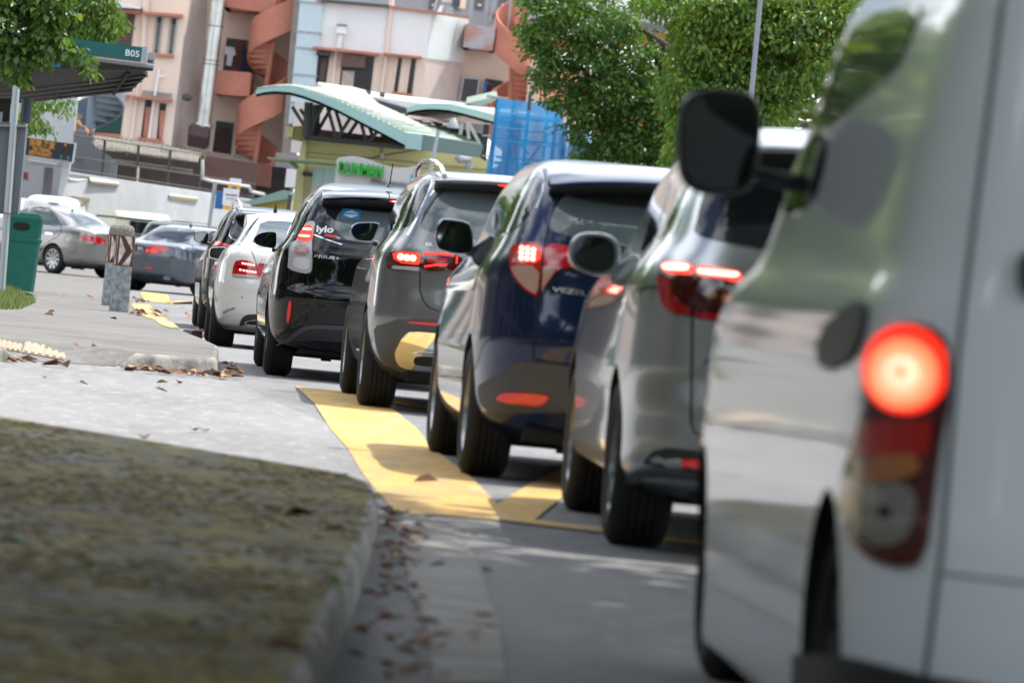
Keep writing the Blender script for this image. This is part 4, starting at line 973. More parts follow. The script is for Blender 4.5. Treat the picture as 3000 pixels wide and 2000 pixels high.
def bollard(px, py, label, rz):
    g = G(px, py, .125)
    t = thing('bollard', label, 'bollard', g, rz, 'striped bollards at the pavement corner')
    w = .105; ch = .02; H = 1.02
    oct_ = lambda k, z: [Vector((x * k, y * k, z)) for x, y in ((-w, -w + ch), (-w + ch, -w), (w - ch, -w), (w, -w + ch), (w, w - ch), (w - ch, w), (-w + ch, w), (-w, w - ch))]
    mb = MB(); mb.loft([oct_(1.12, -.02), oct_(1.0, H)]); mb.build('post', M_post, t)
    mb = MB(); mb.loft([oct_(1.0, H), oct_(1.0, H + .05), oct_(.93, H + .10), oct_(.75, H + .14), oct_(.4, H + .158)]); mb.build('cap', M_peb, t, smooth=50)
    # sheet-metal sleeve with chevrons on every face
    e = .008
    mb = MB(); mb.loft([[Vector((x * 1.03, y * 1.03, z)) for x, y, z in oct_(1.03, .62)], [Vector((x * 1.03, y * 1.03, z)) for x, y, z in oct_(1.0, H + .01)]]); s = mb.build('sleeve', M_rust, t)
    z0, z1 = .635, H
    for k in range(4):
        rot = Matrix.Rotation(k * math.pi / 2, 3, 'Z'); yy = -w * 1.06 - .003
        def face(poly, m, dy):
            v = [rot @ Vector((x, yy - dy - .004 * (1 - (z - z0) / (z1 - z0)), z)) for x, z in poly]
            mb = MB(); mb.prism(v, rot @ Vector((0, .003, 0))); mb.build('chevron', m, s)
        a = w - ch * .6; zc = (z0 + z1) / 2; hh = z1 - z0
        face([(-a, z0), (a, z0), (a, z1), (-a, z1)], M_signw, 0)
        for off in (-.26, -.06, .14):
            q = [(-a, zc + hh * .50), (a * .55 + off * .0, zc), (-a, zc - hh * .50)]
            def cl(x): return max(-a, min(a, x))
            face([(cl(-a + off + .02), z1), (cl(-a + off + .12), z1), (cl(a * .6 + off + .1), zc), (cl(-a + off + .12), z0), (cl(-a + off + .02), z0), (cl(a * .6 + off), zc)], M_signb, .002)
bollard(347, 913, 'nearer grey bollard with a rusty black and white chevron sleeve', .26)
bollard(323, 896, 'rear bollard half hidden behind the nearer chevron bollard', .26)

# green litter bin
def bin_():
    g = G(52, 851, .125)
    t = thing('litter_bin', 'green plastic litter bin with an oval black mouth, beside the bus stop pole', 'litter bin', g, R(4))
    grn = mat('bin plastic', (.0, .115, .085), .45, var=.12, vs=5)
    rr = lambda w, d, z, b=.04: [Vector(p + (z,)) for p in ((-w, -d + b), (-w + b, -d), (w - b, -d), (w, -d + b), (w, d - b), (w - b, d), (-w + b, d), (-w, d - b))]
    mb = MB(); mb.loft([rr(.25, .24, 0), rr(.285, .27, .80)]); mb.build('body', grn, t)
    mb = MB(); mb.loft([rr(.30, .285, .77), rr(.305, .29, .79), rr(.305, .29, .83), rr(.295, .28, .84)]); mb.build('rim', grn, t, smooth=30)
    mb = MB(); mb.loft([rr(.285, .27, .84), rr(.295, .28, 1.12), rr(.30, .285, 1.13), rr(.30, .285, 1.17), rr(.27, .25, 1.22), rr(.15, .13, 1.245)]); h = mb.build('hood', grn, t, smooth=35)
    ov = [(max(-.1, min(.1, .0)) + (.06 if c > 0 else -.06) + .07 * c, 1.01 + .062 * s) for c, s in ((math.cos(6.2832 * (k + .5) / 32), math.sin(6.2832 * (k + .5) / 32)) for k in range(32))]
    mb = MB(); mb.prism([Vector((x - .03, -.283, z)) for x, z in ov], (0, .006, 0)); mb.build('mouth', M_under, h)
    mb = MB(); mb.tube([(.29, -.05, .66), (.315, -.05, .70), (.315, .05, .70), (.29, .05, .66)], .012); mb.build('handle', M_blk, t)
bin_()

# bus stop pole with information panel
def bus_pole():
    d = 79.0; g = G(4, 850, .125); base = Vector((P(5, 845, d).x, d, zg(d) + .12))
    t = thing('bus_stop_pole', 'pale grey bus stop pole with a blue stripe and a grey box panel', 'bus stop pole', base)
    top = P(56, 145, d)
    mb = MB(); mb.tube([(0, 0, 0), (top.x - base.x, 0, top.z - base.z)], .052, 20); mb.build('pole', mat('pole paint', (.40, .40, .39), .5), t, smooth=60)
    lean = (top.x - base.x) / (top.z - base.z)
    mb = MB(); mb.tube([(.012, -.0505, .02), (.012 + lean * 4, -.0505, 4.02)], .006, 6); mb.build('stripe', mat('blue stripe', (.01, .30, .50), .5), t)
    box = T('R0', (-420, 235), (100, 225), (300, 290), (205, 1282), (-420, 1268))
    slab('panel_box', box, d + .06, .3, mat('panel grey', (.105, .125, .15), .55), t)
    slab('bracket', T('R0', (-420, 250), (300, 262), (300, 285), (-420, 268)), d - .03, .1, mat('panel lid', (.2, .23, .25), .5), t)
    slab('clamp', T('R0', (-10, 1265), (205, 1278), (205, 1286), (-10, 1273)), d - .06, .14, M_grey, t)
    teal, blue, pale = mat('sign teal', (.02, .33, .33), .4), mat('sign blue', (.01, .13, .22), .4), mat('sign pale', (.55, .66, .63), .4)
    slab('sign_plate', T('RT', (-200, 500), (190, 540), (172, 715), (-200, 690)), d - .09, .03, blue, t)
    slab('sign_plate', T('RT', (-200, 720), (165, 752), (150, 865), (-200, 850)), d - .09, .03, teal, t)
    o = slab('stop_name', T('RT', (-200, 525), (187, 556), (178, 632), (-200, 615)), d - .10, .02, pale, t)
    letters('stop_letters', 'Hall', T('RT', (82, 602))[0], T('RT', (150, 607))[0], 9, d - .105, mat('sign dark ink', (.01, .05, .08), .5), t)
bus_pole()

# bus shelter
def shelter():
    d = 84.0; g = P(-40, 800, d)
    t = thing('bus_shelter', 'dark grey bus shelter roof with a green B05 beam and orange arrow', 'bus shelter', (g.x, d + 1, zg(d) + .12))
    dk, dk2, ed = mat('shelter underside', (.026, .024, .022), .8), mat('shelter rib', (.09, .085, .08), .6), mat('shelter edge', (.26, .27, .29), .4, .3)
    tl, bl = mat('beam green', (.0, .085, .085), .35, var=.06, vs=.6), mat('panel blue', (.0, .10, .17), .35)
    # pleated underside: rows of points from the front edge back
    rows = [((1765, 765), (-250, 515), 0, 0), ((1755, 818), (-250, 760), .05, .15), ((1600, 806), (-250, 905), .3, 1.2), ((1692, 872), (-250, 1088), .55, 4.2), ((1625, 932), (-250, 1138), .85, 5.4), ((1562, 990), (-250, 1190), 1.1, 6.6), ((1512, 1040), (-250, 1222), 1.3, 7.6)]
    def pt(r, k): 
        a, b = T('RT', rows[r][0])[0], T('RT', rows[r][1])[0]
        return P(a[0] + (b[0] - a[0]) * k, a[1] + (b[1] - a[1]) * k, d + rows[r][2] + (rows[r][3] - rows[r][2]) * k)
    n = 10
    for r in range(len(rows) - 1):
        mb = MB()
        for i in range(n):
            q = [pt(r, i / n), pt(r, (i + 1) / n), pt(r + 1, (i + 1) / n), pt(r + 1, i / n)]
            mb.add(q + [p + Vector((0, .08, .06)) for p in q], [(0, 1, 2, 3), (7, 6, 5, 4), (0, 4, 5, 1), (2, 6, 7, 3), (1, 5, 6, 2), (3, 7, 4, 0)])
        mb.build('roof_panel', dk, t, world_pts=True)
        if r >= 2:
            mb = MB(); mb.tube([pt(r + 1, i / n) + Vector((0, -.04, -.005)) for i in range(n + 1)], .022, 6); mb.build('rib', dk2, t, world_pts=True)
    mb = MB(); mb.tube([pt(0, 0), pt(0, 1)], .035, 8); mb.build('gutter', ed, t, world_pts=True)
    mb = MB()   # top skin of the roof
    q = [pt(0, 0), pt(0, 1), pt(6, 1), pt(6, 0)]; mb.hexa([p + Vector((0, .1, .10)) for p in q] + [p + Vector((0, .12, .2)) for p in q]); mb.build('roof_top', ed, t, world_pts=True)
    for k in (.12, .5, .9):
        a, b = pt(0, k), pt(6, k); mb = MB(); mb.tube([a.lerp(b, .2) - Vector((0, 0, .05)), a.lerp(b, .95) - Vector((0, 0, .04))], .03); mb.build('bracket', dk, t, world_pts=True)
    slab('name_beam', T('RT', (-200, 322), (1637, 545), (1612, 697), (-200, 470)), d - .2, .12, tl, t)
    letters('stop_code', 'B05', T('RT', (1432, 638))[0], T('RT', (1598, 660))[0], 18.5, d - .21, mat('pale letters', (.62, .70, .70), .5), t, bold=.012)
    slab('beam_end', T('RT', (1635, 535), (1695, 542), (1680, 738), (1611, 730)), d - .22, .16, M_gal, t)
    b = slab('arrow_panel', T('RT', (180, 510), (692, 576), (690, 776), (180, 716)), d - .5, .06, bl, t)
    slab('arrow', T('RT', (478, 566), (545, 592), (642, 645), (592, 712), (548, 706), (588, 658), (520, 618)), d - .53, .02, mat('orange arrow', (.75, .22, .01), .5), t)
    slab('arrow', T('RT', (300, 640), (480, 690), (470, 722), (300, 675)), d - .53, .02, mat('orange arrow'), t)
    # posts, back panel and bench
    for (px, dd, py) in ((73, d + 2, 362), (-160, d + 2, 860)):
        b = P(px, py, dd); e_ = P(px + (py - 290) * .096, 290, dd); mb = MB(); mb.tube([b, e_], .085, 16); mb.build('post', mat('shelter post', (.03, .045, .07), .4, .3), t, smooth=60, world_pts=True)
    slab('back_panel', T('R0', (-400, -60), (125, -40), (105, 240), (-400, 230)), d + 3, .08, mat('black board', (.006, .006, .007), .6), t)
    slab('notice', T('R0', (-60, 110), (32, 112), (20, 230), (-60, 228)), d + 2.9, .03, mat('notice paper', (.3, .32, .33), .6), t)
shelter()

# lamp post rising out of the frame
def lamp_post(a, b, d, r, label, cat='lamp post'):
    p = P(*a, d); q = P(*b, d)
    k = (p.x - q.x) / (p.z - q.z); z0 = zg(d); bx = q.x - k * (q.z - z0)
    t = thing('lamp_post', label, cat, (bx, d, z0))
    H = 8.5; mb = MB(); mb.tube([(0, 0, 0), (k * H, 0, H)], [r * 1.3, r * .9], 14); mb.build('pole', mat('lamp post paint', (.22, .24, .29), .5, var=.1, vs=1), t, smooth=60)
    mb = MB(); mb.tube([(k * H, 0, H - .05), (k * H - .5, 0, H + .35), (k * H - 1.3, 0, H + .45)], [r * .8, r * .7, r * .6], 10); mb.build('arm', mat('lamp post paint'), t, smooth=60)
    mb = MB(); mb.loft([[Vector((k * H - 1.25 - u, w, H + .43 + v)) for u, w, v in ((0, -.08, 0), (0, .08, 0), (0, .06, .1), (0, -.06, .1))], [Vector((k * H - 1.85 - u, w, H + .45 + v)) for u, w, v in ((0, -.11, 0), (0, .11, 0), (0, .08, .1), (0, -.08, .1))]]); mb.build('lantern', M_gal, t)
lamp_post(T('B2', (535, 0))[0], T('B2', (473, 650))[0], 92, .04, 'slim grey lamp post in front of the trees beside the van mirror')

# red plastic block on the kerb
def red_block():
    g = G(222, 808, 0); t = thing('kerb_marker', 'small red plastic block on the ground behind the bollards', 'marker block', g)
    m = mat('red plastic', (.75, .045, .015), .5)
    mb = MB(); mb.loft([[Vector((x * k, y * k, z)) for x, y in ((-.13, -.09), (.13, -.09), (.13, .09), (-.13, .09))] for k, z in ((1, 0), (1, .05), (.8, .07), (.72, .11))]); mb.build('block', m, t)
    mb = MB(); mb.box((-.32, -.09, 0), (-.15, .09, .06)); mb.build('end_piece', M_conc, t)
red_block()

# crossing sign cluster at the far corner
def crossing_sign():
    d = 135.0; a = T('A1', (1482, 1255), (1440, 1560)); p, q = P(*a[0], d), P(*a[1], d)
    k = (p.x - q.x) / (p.z - q.z); z0 = zg(d); t = thing('crossing_sign', 'white crossing sign and blue box on a grey pole by the white wall', 'road sign', (q.x - k * (q.z - z0), d, z0))
    mb = MB(); mb.tube([(0, 0, 0), (k * (p.z - z0), 0, p.z - z0)], .05, 10); mb.build('pole', M_gal, t, smooth=60)
    mb = MB(); mb.tube([(0, 0, 0), (k * .9, 0, .9)], .056, 10); mb.build('pole_base', mat('orange band', (.8, .25, .04), .5), t, smooth=60)
    slab('blue_box', T('A1', (1490, 1318), (1548, 1325), (1532, 1442), (1476, 1436)), d - .05, .25, mat('box blue', (.01, .12, .36), .4), t)
    w, y, ink = mat('sign white', (.72, .74, .76), .4), mat('sign yellow', (.8, .40, .02), .4), mat('black ink', (.02, .02, .02), .5)
    slab('plate', T('A1', (1541, 1294), (1650, 1306), (1636, 1422), (1530, 1410)), d - .12, .02, w, t)
    letters('plate_letters', 'PEDESTRIANS', T('A1', (1553, 1346))[0], T('A1', (1634, 1354))[0], 5, d - .125, ink, t, bold=.03)
    letters('plate_letters', 'Use Crossing', T('A1', (1556, 1370))[0], T('A1', (1630, 1378))[0], 5, d - .125, ink, t, bold=.02)
    slab('number_plate', T('A1', (1586, 1225), (1666, 1235), (1660, 1266), (1580, 1258)), d - .12, .02, w, t)
    slab('notice_plate', T('A1', (1576, 1264), (1656, 1274), (1648, 1335), (1566, 1325)), d - .10, .02, y, t)
    slab('notice_mark', [T('A1', (1612 + 24 * math.cos(3.1416 * k / 10), 1312 - 28 * math.sin(3.1416 * k / 10)))[0] for k in range(11)], d - .115, .01, mat('box blue'), t)
    slab('tag_plate', T('A1', (1540, 1414), (1592, 1420), (1586, 1448), (1538, 1442)), d - .10, .02, y, t)
crossing_sign()
# ================================================================ buildings beyond the junction
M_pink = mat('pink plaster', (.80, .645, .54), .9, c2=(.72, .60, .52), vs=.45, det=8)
M_stain_shade = mat('stained and shaded pink plaster', (.70, .62, .57), .9, c2=(.54, .48, .45), vs=.7, det=10, stretch=(1, 1, .35))  # stains, plus shade put into the tone of the side wall
M_white = mat('white plaster', (.80, .815, .82), .9, c2=(.74, .745, .74), vs=.6, det=8)
M_white2 = mat('bluish white plaster', (.72, .80, .80), .9, var=.04, vs=.6)
M_terra = mat('terracotta paint', (.46, .18, .125), .85, var=.14, vs=1.2)
M_dark = mat('dark window', (.018, .02, .024), .25, spec=.4)
M_brown = mat('dark brown louvre', (.085, .065, .055), .8)
M_gsteel = mat('stair blue grey', (.20, .25, .30), .6)
M_grn = mat('dark green screen', (.008, .055, .045), .7)
M_duct = mat('galvanised duct', (.62, .64, .64), .28, .9, c2=(.50, .51, .48), vs=1.2, stretch=(1, 1, 2))
M_iron = mat('fence iron', (.075, .058, .05), .7)
M_ylw = mat('yellow plaster', (.56, .52, .25), .9, var=.07, vs=.5)
M_ylw2 = mat('olive plaster', (.30, .29, .12), .9)
M_teal = mat('teal fascia', (.30, .47, .46), .5, var=.05, vs=.4)
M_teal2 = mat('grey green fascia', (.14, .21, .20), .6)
M_roofg = mat('pale green sheet roof', (.29, .36, .31), .55, var=.12, vs=1)
M_truss = mat('truss steel', (.055, .06, .068), .6)
def facade():
    D = 200.0; g = P(700, 700, D)
    t = thing('apartment_building', 'pink apartment block with terracotta trim, window hoods and ducts behind the market', 'apartment block', (g.x, D, -.18))
    S = lambda n, v, pts, d, th, m, par=None: slab(n, T(v, *pts), d, th, m, par or t)
    # walls
    S('wall', 'A1', [(560, -1500), (1380, -1500), (1310, -120), (1150, 1250), (560, 1200)], D, 4, M_pink)
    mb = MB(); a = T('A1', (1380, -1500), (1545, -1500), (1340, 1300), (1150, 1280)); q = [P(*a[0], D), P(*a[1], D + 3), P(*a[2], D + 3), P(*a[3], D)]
    mb.hexa(q + [p + Vector((0, 1.5, 0)) for p in q]); mb.build('side_wall', M_stain_shade, t, world_pts=True)  # greyer tone carries this turned face's shade along with stains
    S('recess_wall', 'A1', [(1520, -1500), (2180, -1500), (1960, 1500), (1300, 1500)], D + 3, .6, M_pink)
    S('pier', 'A1', [(2130, -1500), (2240, -1500), (2010, 1200), (1930, 1200)], D + .6, 3, mat('grey brown plaster', (.40, .34, .31), .9, c2=(.28, .24, .22), vs=.8))
    S('wall', 'A2', [(300, -10), (1090, 88), (1005, 900), (200, 850)], D, 4, M_pink)
    S('upper_wall', 'A2', [(318, 8), (812, 50), (1092, 88), (1046, 402), (770, 370), (276, 330)], D - .06, .5, M_white)
    mb = MB(); a = T('A2', (1092, 88), (1348, 125), (1294, 432), (1046, 402)); q = [P(*a[0], D - .06), P(*a[1], D + 2.4), P(*a[2], D + 2.4), P(*a[3], D - .06)]
    mb.hexa(q + [p + Vector((0, .5, 0)) for p in q]); mb.build('angled_upper_wall', M_white2, t, world_pts=True)
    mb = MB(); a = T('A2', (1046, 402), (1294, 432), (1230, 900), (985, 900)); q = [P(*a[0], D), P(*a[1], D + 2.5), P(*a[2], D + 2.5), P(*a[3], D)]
    mb.hexa(q + [p + Vector((0, .5, 0)) for p in q]); mb.build('angled_wall', M_stain_shade, t, world_pts=True)
    S('recess_wall', 'A2', [(1285, 300), (1960, 380), (1900, 960), (1200, 900)], D + 3, .6, M_pink)
    S('upper_wall', 'A2', [(1660, 330), (1960, 350), (1945, 540), (1640, 505)], D + 2.9, .3, M_white)
    S('cornice', 'A2', [(300, 0), (812, 42), (1094, 78), (1350, 116), (1350, 128), (1094, 92), (812, 56), (300, 14)], D - .3, .6, M_terra)
    S('lower_wall', 'A2', [(150, 700), (900, 800), (900, 1100), (120, 1050)], D - .5, .4, M_stain_shade)
    # openings: window > frame / shutter
    def win(v, pts, m=M_dark, fr=None, dep=D, name='window', grow=6):
        w = S(name, v, pts, dep - .03, .1, m)
        cx, cy = sum(p[0] for p in pts) / len(pts), sum(p[1] for p in pts) / len(pts)
        if fr:
            n = len(pts)
            for i in range(n):
                a, b = T(v, pts[i], pts[(i + 1) % n]); mb = MB(); mb.tube([P(*a, dep - .05), P(*b, dep - .05)], .035, 4); o = mb.build('frame', fr, w, world_pts=True)
        return w
    fr = mat('window frame', (.42, .40, .36), .7)
    for pts in ([(1080, 110), (1122, 113), (1090, 372), (1058, 368)], [(1180, 120), (1222, 124), (1190, 378), (1155, 374)]):
        w = win('A1', pts, M_dark, fr); a, b, c_, d_ = pts
        S('blind', 'A1', [(a[0] - 3, a[1] + 45), (b[0] - 6, b[1] + 45), (c_[0] + 8, c_[1] - 20), (d_[0] + 8, d_[1] - 20)], D - .05, .02, mat('grey green blind', (.09, .11, .10), .6), w)
    for pts in ([(1002, 690), (1052, 695), (1020, 950), (968, 944)], [(1100, 712), (1147, 718), (1115, 962), (1078, 955)]):
        w = win('A1', pts, M_dark); a, b, c_, d_ = pts
        S('shutter', 'A1', [(a[0] + 3, a[1] + 48), (b[0] - 6, b[1] + 48), (c_[0] - 1, c_[1] - 3), (d_[0] + 16, d_[1] - 3)], D - .06, .03, M_terra, w)
    for v, pts in (('A1', [(985, 80), (1257, 100), (1254, 120), (985, 98)]), ('A1', [(908, 658), (1182, 684), (1178, 702), (908, 674)]), ('A2', [(275, 320), (732, 366), (728, 384), (272, 338)]), ('A2', [(762, 364), (1024, 390), (1020, 404), (762, 378)]), ('A1', [(765, 62), (968, 78), (962, 98), (760, 88)]), ('A1', [(788, 640), (892, 652), (888, 670), (786, 660)])):
        slab('hood', T(v, *pts), D - .55, .6, M_terra, t)
    for v, pts in (('A1', [(1028, 364), (1198, 380), (1194, 400), (1028, 384)]), ('A1', [(952, 944), (1122, 964), (1118, 986), (950, 966)]), ('A1', [(640, 912), (832, 928), (828, 950), (640, 936)]), ('A2', [(820, 632), (960, 648), (958, 660), (818, 645)])):
        slab('sill', T(v, *pts), D - .2, .25, M_terra, t)
    S('stain_panel', 'A1', [(985, 622), (1188, 646), (1182, 686), (975, 660)], D - .02, .05, mat('grey cement patch', (.30, .29, .28), .9, var=.15, vs=2))
    w = win('A1', [(762, 90), (932, 102), (905, 318), (730, 305)], M_brown)
    for i in range(9):
        y = 105 + i * 23; S('slat', 'A1', [(838 - i * 2.5, y), (925 - i * 2.8, y + 7), (924 - i * 2.8, y + 15), (837 - i * 2.5, y + 8)], D - .08, .04, mat('louvre slat', (.13, .105, .09), .8), w)
    mb = MB(); a = T('A1', (700, 5), (760, 12), (962, 62), (760, 48), (690, 38)); mb.prism([P(*p, D - 1.2) for p in a], (0, 1.3, .1)); mb.build('awning', mat('white sheet', (.66, .69, .72), .5, var=.1, vs=3), t, world_pts=True)
    win('A1', [(788, 664), (862, 672), (830, 932), (640, 915), (700, 830)], M_grn)
    # right block windows
    w = win('A2', [(268, 345), (395, 358), (365, 572), (240, 560)], M_dark)
    S('curtain', 'A2', [(262, 390), (310, 394), (290, 560), (245, 556)], D - .07, .02, mat('lace curtain', (.25, .26, .25), .9, var=.3, vs=3), w); S('door_leaf', 'A2', [(335, 395), (372, 398), (352, 570), (312, 566)], D - .07, .02, M_brown, w)
    S('awning', 'A2', [(300, 352), (396, 362), (394, 388), (296, 378)], D - .6, .55, mat('black awning', (.03, .03, .035), .7), w)
    w = win('A2', [(480, 372), (700, 392), (672, 625), (455, 600)], M_dark)
    S('blind', 'A2', [(478, 372), (640, 386), (632, 470), (465, 460)], D - .35, .3, mat('brown bamboo blind', (.13, .075, .06), .8, var=.2, vs=6), w)
    S('curtain', 'A2', [(480, 488), (562, 492), (550, 606), (468, 598)], D - .07, .02, mat('pale patched curtain', (.42, .37, .34), .9, var=.2, vs=5), w)
    for k in (580, 640): S('mullion', 'A2', [(k, 470), (k + 4, 470), (k - 14, 615), (k - 18, 615)], D - .07, .03, M_brown, w)
    for pts in ([(862, 400), (890, 402), (856, 640), (828, 636)], [(952, 405), (986, 408), (955, 650), (918, 646)]):
        w = win('A2', pts, M_dark); S('frame', 'A2', [(pts[0][0] - 12, pts[0][1]), pts[0], pts[3], (pts[3][0] - 12, pts[3][1])], D - .06, .05, M_pink, w)
    w = win('A2', [(1312, 535), (1422, 545), (1398, 716), (1282, 700)], mat('grey doorway', (.10, .10, .105), .8), mat('white frame', (.6, .66, .68), .6), D + 2.9, 'door')
    w = win('A2', [(1465, 548), (1580, 566), (1560, 700), (1440, 690)], M_dark, M_brown, D + 2.9)
    # pipes, lamp, vents
    for v, a, b, r, m in (('A1', (1028, -60), (905, 965), .06, M_pink), ('A1', (1002, -60), (985, 330), .1, M_pink), ('A1', (1098, 470), (1066, 660), .05, M_white), ('A1', (1060, 690), (1022, 985), .05, M_white), ('A1', (1095, 528), (1135, 528), .04, M_white), ('A2', (820, -30), (780, 380), .1, M_pink), ('A2', (778, 390), (745, 640), .07, M_pink), ('A2', (432, 350), (405, 640), .06, M_pink)):
        q = T(v, a, b); bar('pipe', q[0], q[1], D - .12, r, m, t)
    S('vent_cowl', 'A2', [(442, 175), (505, 180), (500, 236), (438, 230)], D - .4, .35, M_white); S('vent_pipe', 'A2', [(452, 236), (482, 238), (465, 335), (436, 332)], D - .3, .2, M_white); S('vent_cap', 'A2', [(440, 168), (508, 174), (507, 182), (440, 176)], D - .45, .45, M_truss)
    q = P(*T('A1', (1285, 668))[0], D - .2); mb = MB(); mb.tube([q + Vector((-.16, 0, .03)), q + Vector((-.08, -.05, 0)), q + Vector((.1, -.08, -.03)), q + Vector((.2, -.1, -.05))], [.03, .14, .14, .05], 12); mb.build('wall_lamp', M_truss, t, smooth=60, world_pts=True)
    # recess: doors, balconies
    w = win('A1', [(1562, 262), (1688, 276), (1660, 505), (1535, 488)], M_dark, None, D + 3, 'door'); S('door_leaf', 'A1', [(1625, 272), (1686, 280), (1660, 500), (1602, 494)], D + 2.92, .03, mat('red brown door', (.13, .045, .035), .7), w)
    w = win('A1', [(1692, 284), (1815, 298), (1792, 505), (1664, 492)], M_dark, M_truss, D + 3)
    for i in range(6): q = T('A1', (1700 + i * 20, 290 + i * 2), (1676 + i * 20, 495 + i)); o = bar('grille', q[0], q[1], D + 2.85, .018, M_gal, w)
    S('curtain', 'A1', [(1740, 290), (1812, 298), (1800, 400), (1725, 390)], D + 2.93, .02, mat('pale green curtain', (.33, .38, .34), .9), w)
    w = win('A1', [(1490, 832), (1613, 850), (1590, 1064), (1462, 1046)], M_dark, None, D + 3, 'door'); S('grille', 'A1', [(1510, 880), (1590, 888), (1572, 1050), (1490, 1040)], D + 2.92, .03, mat('dark red grille', (.05, .02, .02), .7), w)
    w = win('A1', [(1645, 850), (1765, 862), (1740, 1080), (1620, 1062)], M_dark, None, D + 3, 'door')
    for i in range(7): q = T('A1', (1655 + i * 17, 856 + i * 2), (1630 + i * 17, 1066 + i * 2)); bar('grille', q[0], q[1], D + 2.85, .02, M_gal, w)
    def balcony(v, front, d, m, back=2.4):
        ring = T(v, *front); mb = MB(); mb.prism([P(*p, d) for p in ring], (0, .2, 0))
        a, b = P(*ring[0], d), P(*ring[-1], d); c1, c2 = P(*ring[1], d), P(*ring[2], d)
        zt, zb = max(a.z, c1.z), min(b.z, c2.z)
        for x in (min(a.x, b.x), max(c1.x, c2.x) - .2): mb.box((x, d + .2, zb), (x + .2, d + back, zt))
        mb.box((min(a.x, b.x), d + .2, zb), (max(c1.x, c2.x), d + back, zb + .2))
        return mb.build('balcony', m, t, world_pts=True)
    balcony('A1', [(1500, 482), (1725, 502), (1718, 665), (1478, 648)], D + .8, M_terra)
    balcony('A1', [(1562, -120), (1945, -120), (1880, 96), (1556, 48)], D + .8, M_terra)
    balcony('A2', [(1328, 165), (1536, 190), (1512, 352), (1308, 325)], D + 1.2, mat('peeling terracotta', (.42, .15, .09), .85, c2=(.40, .40, .42), vs=.9, det=9), 2)
    # things standing on the roof edge
    for a, b in (((1375, -40), (1355, 150)), ((1545, -40), (1490, 160)), ((1645, -60), (1600, 330)), ((1140, -40), (1110, 75))):
        q = T('A2', a, b); bar('roof_post', q[0], q[1], D + 2, .05, M_gal, t)
    for pts, m in (([(1150, 40), (1175, 40), (1160, 85), (1130, 80)], M_white), ([(1190, 45), (1240, 50), (1235, 95), (1180, 90)], M_gal), ([(1165, -30), (1230, -30), (1225, 20), (1165, 15)], M_stain_shade), ([(1290, -20), (1330, -20), (1320, 60), (1280, 55)], M_pink), ([(1240, 0), (1290, 0), (1285, 50), (1235, 45)], M_truss)):
        S('roof_box', 'A2', pts, D + 3, .8, m)
    S('gutter_pipe', 'A2', [(330, -6), (800, 34), (798, 50), (330, 8)], D - .5, .3, mat('dark green pipe', (.04, .09, .08), .5))
facade()
def spiral(axis_top, axis_bot, d, r, hand, z_a, z_b, pitch, phase, name, label, m, hpar=1.15, col_r=.1, group=None, cut=None):
    """spiral stair: central column, wedge treads and a helical parapet"""
    p, q = P(*axis_top, d), P(*axis_bot, d); k = (p.x - q.x) / (p.z - q.z)
    base = Vector((q.x - k * (q.z - z_a), d, z_a)); t = thing(name, label, 'spiral staircase', base, 0, group)
    H = z_b - z_a; ax = lambda z: Vector((k * z, 0, z))
    mb = MB(); mb.tube([ax(-.2), ax(H + .8)], col_r, 14); mb.build('column', m, t, smooth=60)
    n = int(H / pitch * 40); mb = MB(); rings = []
    for i in range(n + 1):
        z = H * i / n; a = phase + hand * 6.28318 * z / pitch
        if cut and cut(a): 
            if len(rings) > 2: mb.loft(rings)
            rings = []; continue
        c_, s_ = math.cos(a), math.sin(a); o = ax(z)
        rings.append([o + Vector((c_ * rr, s_ * rr, h)) for rr, h in ((r, -.22), (r + .07, -.22), (r + .07, hpar), (r, hpar))])
    if len(rings) > 2: mb.loft(rings)
    mb.build('parapet', m, t, smooth=50)
    ns = int(H / .19)
    for i in range(ns):
        z = .19 * i; a = phase + hand * 6.28318 * z / pitch; da = hand * 6.28318 * .19 / pitch * 1.15; o = ax(z); mb = MB()
        pts = [o + Vector((math.cos(u) * rr, math.sin(u) * rr, 0)) for u, rr in ((a, col_r), (a, r + .03), (a + da, r + .03), (a + da, col_r))]
        mb.prism(pts, (0, 0, .07)); pr = [pts[0], pts[1]]
        mb.prism([pts[0] - Vector((0, 0, .16)), pts[1] - Vector((0, 0, .16)), pts[1], pts[0]], Vector((math.cos(a + da / 2 + 1.57 * hand), math.sin(a + da / 2 + 1.57 * hand), 0)) * .04)
        mb.build('tread', m, t)
    return t
spiral(T('RU', (1245, 0))[0], T('A1', (1760, 1100))[0], 201.2, .80, 1, 1.2, 12.5, 3.1, R(180) - 6.28318 * (3.72) / 3.1, 'spiral_staircase', 'tall terracotta spiral staircase winding up between the two metal ducts', M_terra, hpar=1.0, group='spiral stairs on the rear facades')
spiral(T('RV', (2010, 300))[0], T('RV', (1945, 1000))[0], 201.6, .72, -1, 3.4, 10.4, 3.1, R(150), 'spiral_staircase', 'peeling terracotta spiral staircase beside the blue scaffold netting', M_terra, hpar=1.0, group='spiral stairs on the rear facades')
t_grey = spiral(T('R0', (1055, 0))[0], T('R0', (1010, 450))[0], 170, .95, -1, 1.9, 7.4, 3.0, R(20), 'spiral_staircase', 'blue grey spiral staircase behind the iron fence', M_gsteel, hpar=.9, col_r=.13, group='spiral stairs on the rear facades')
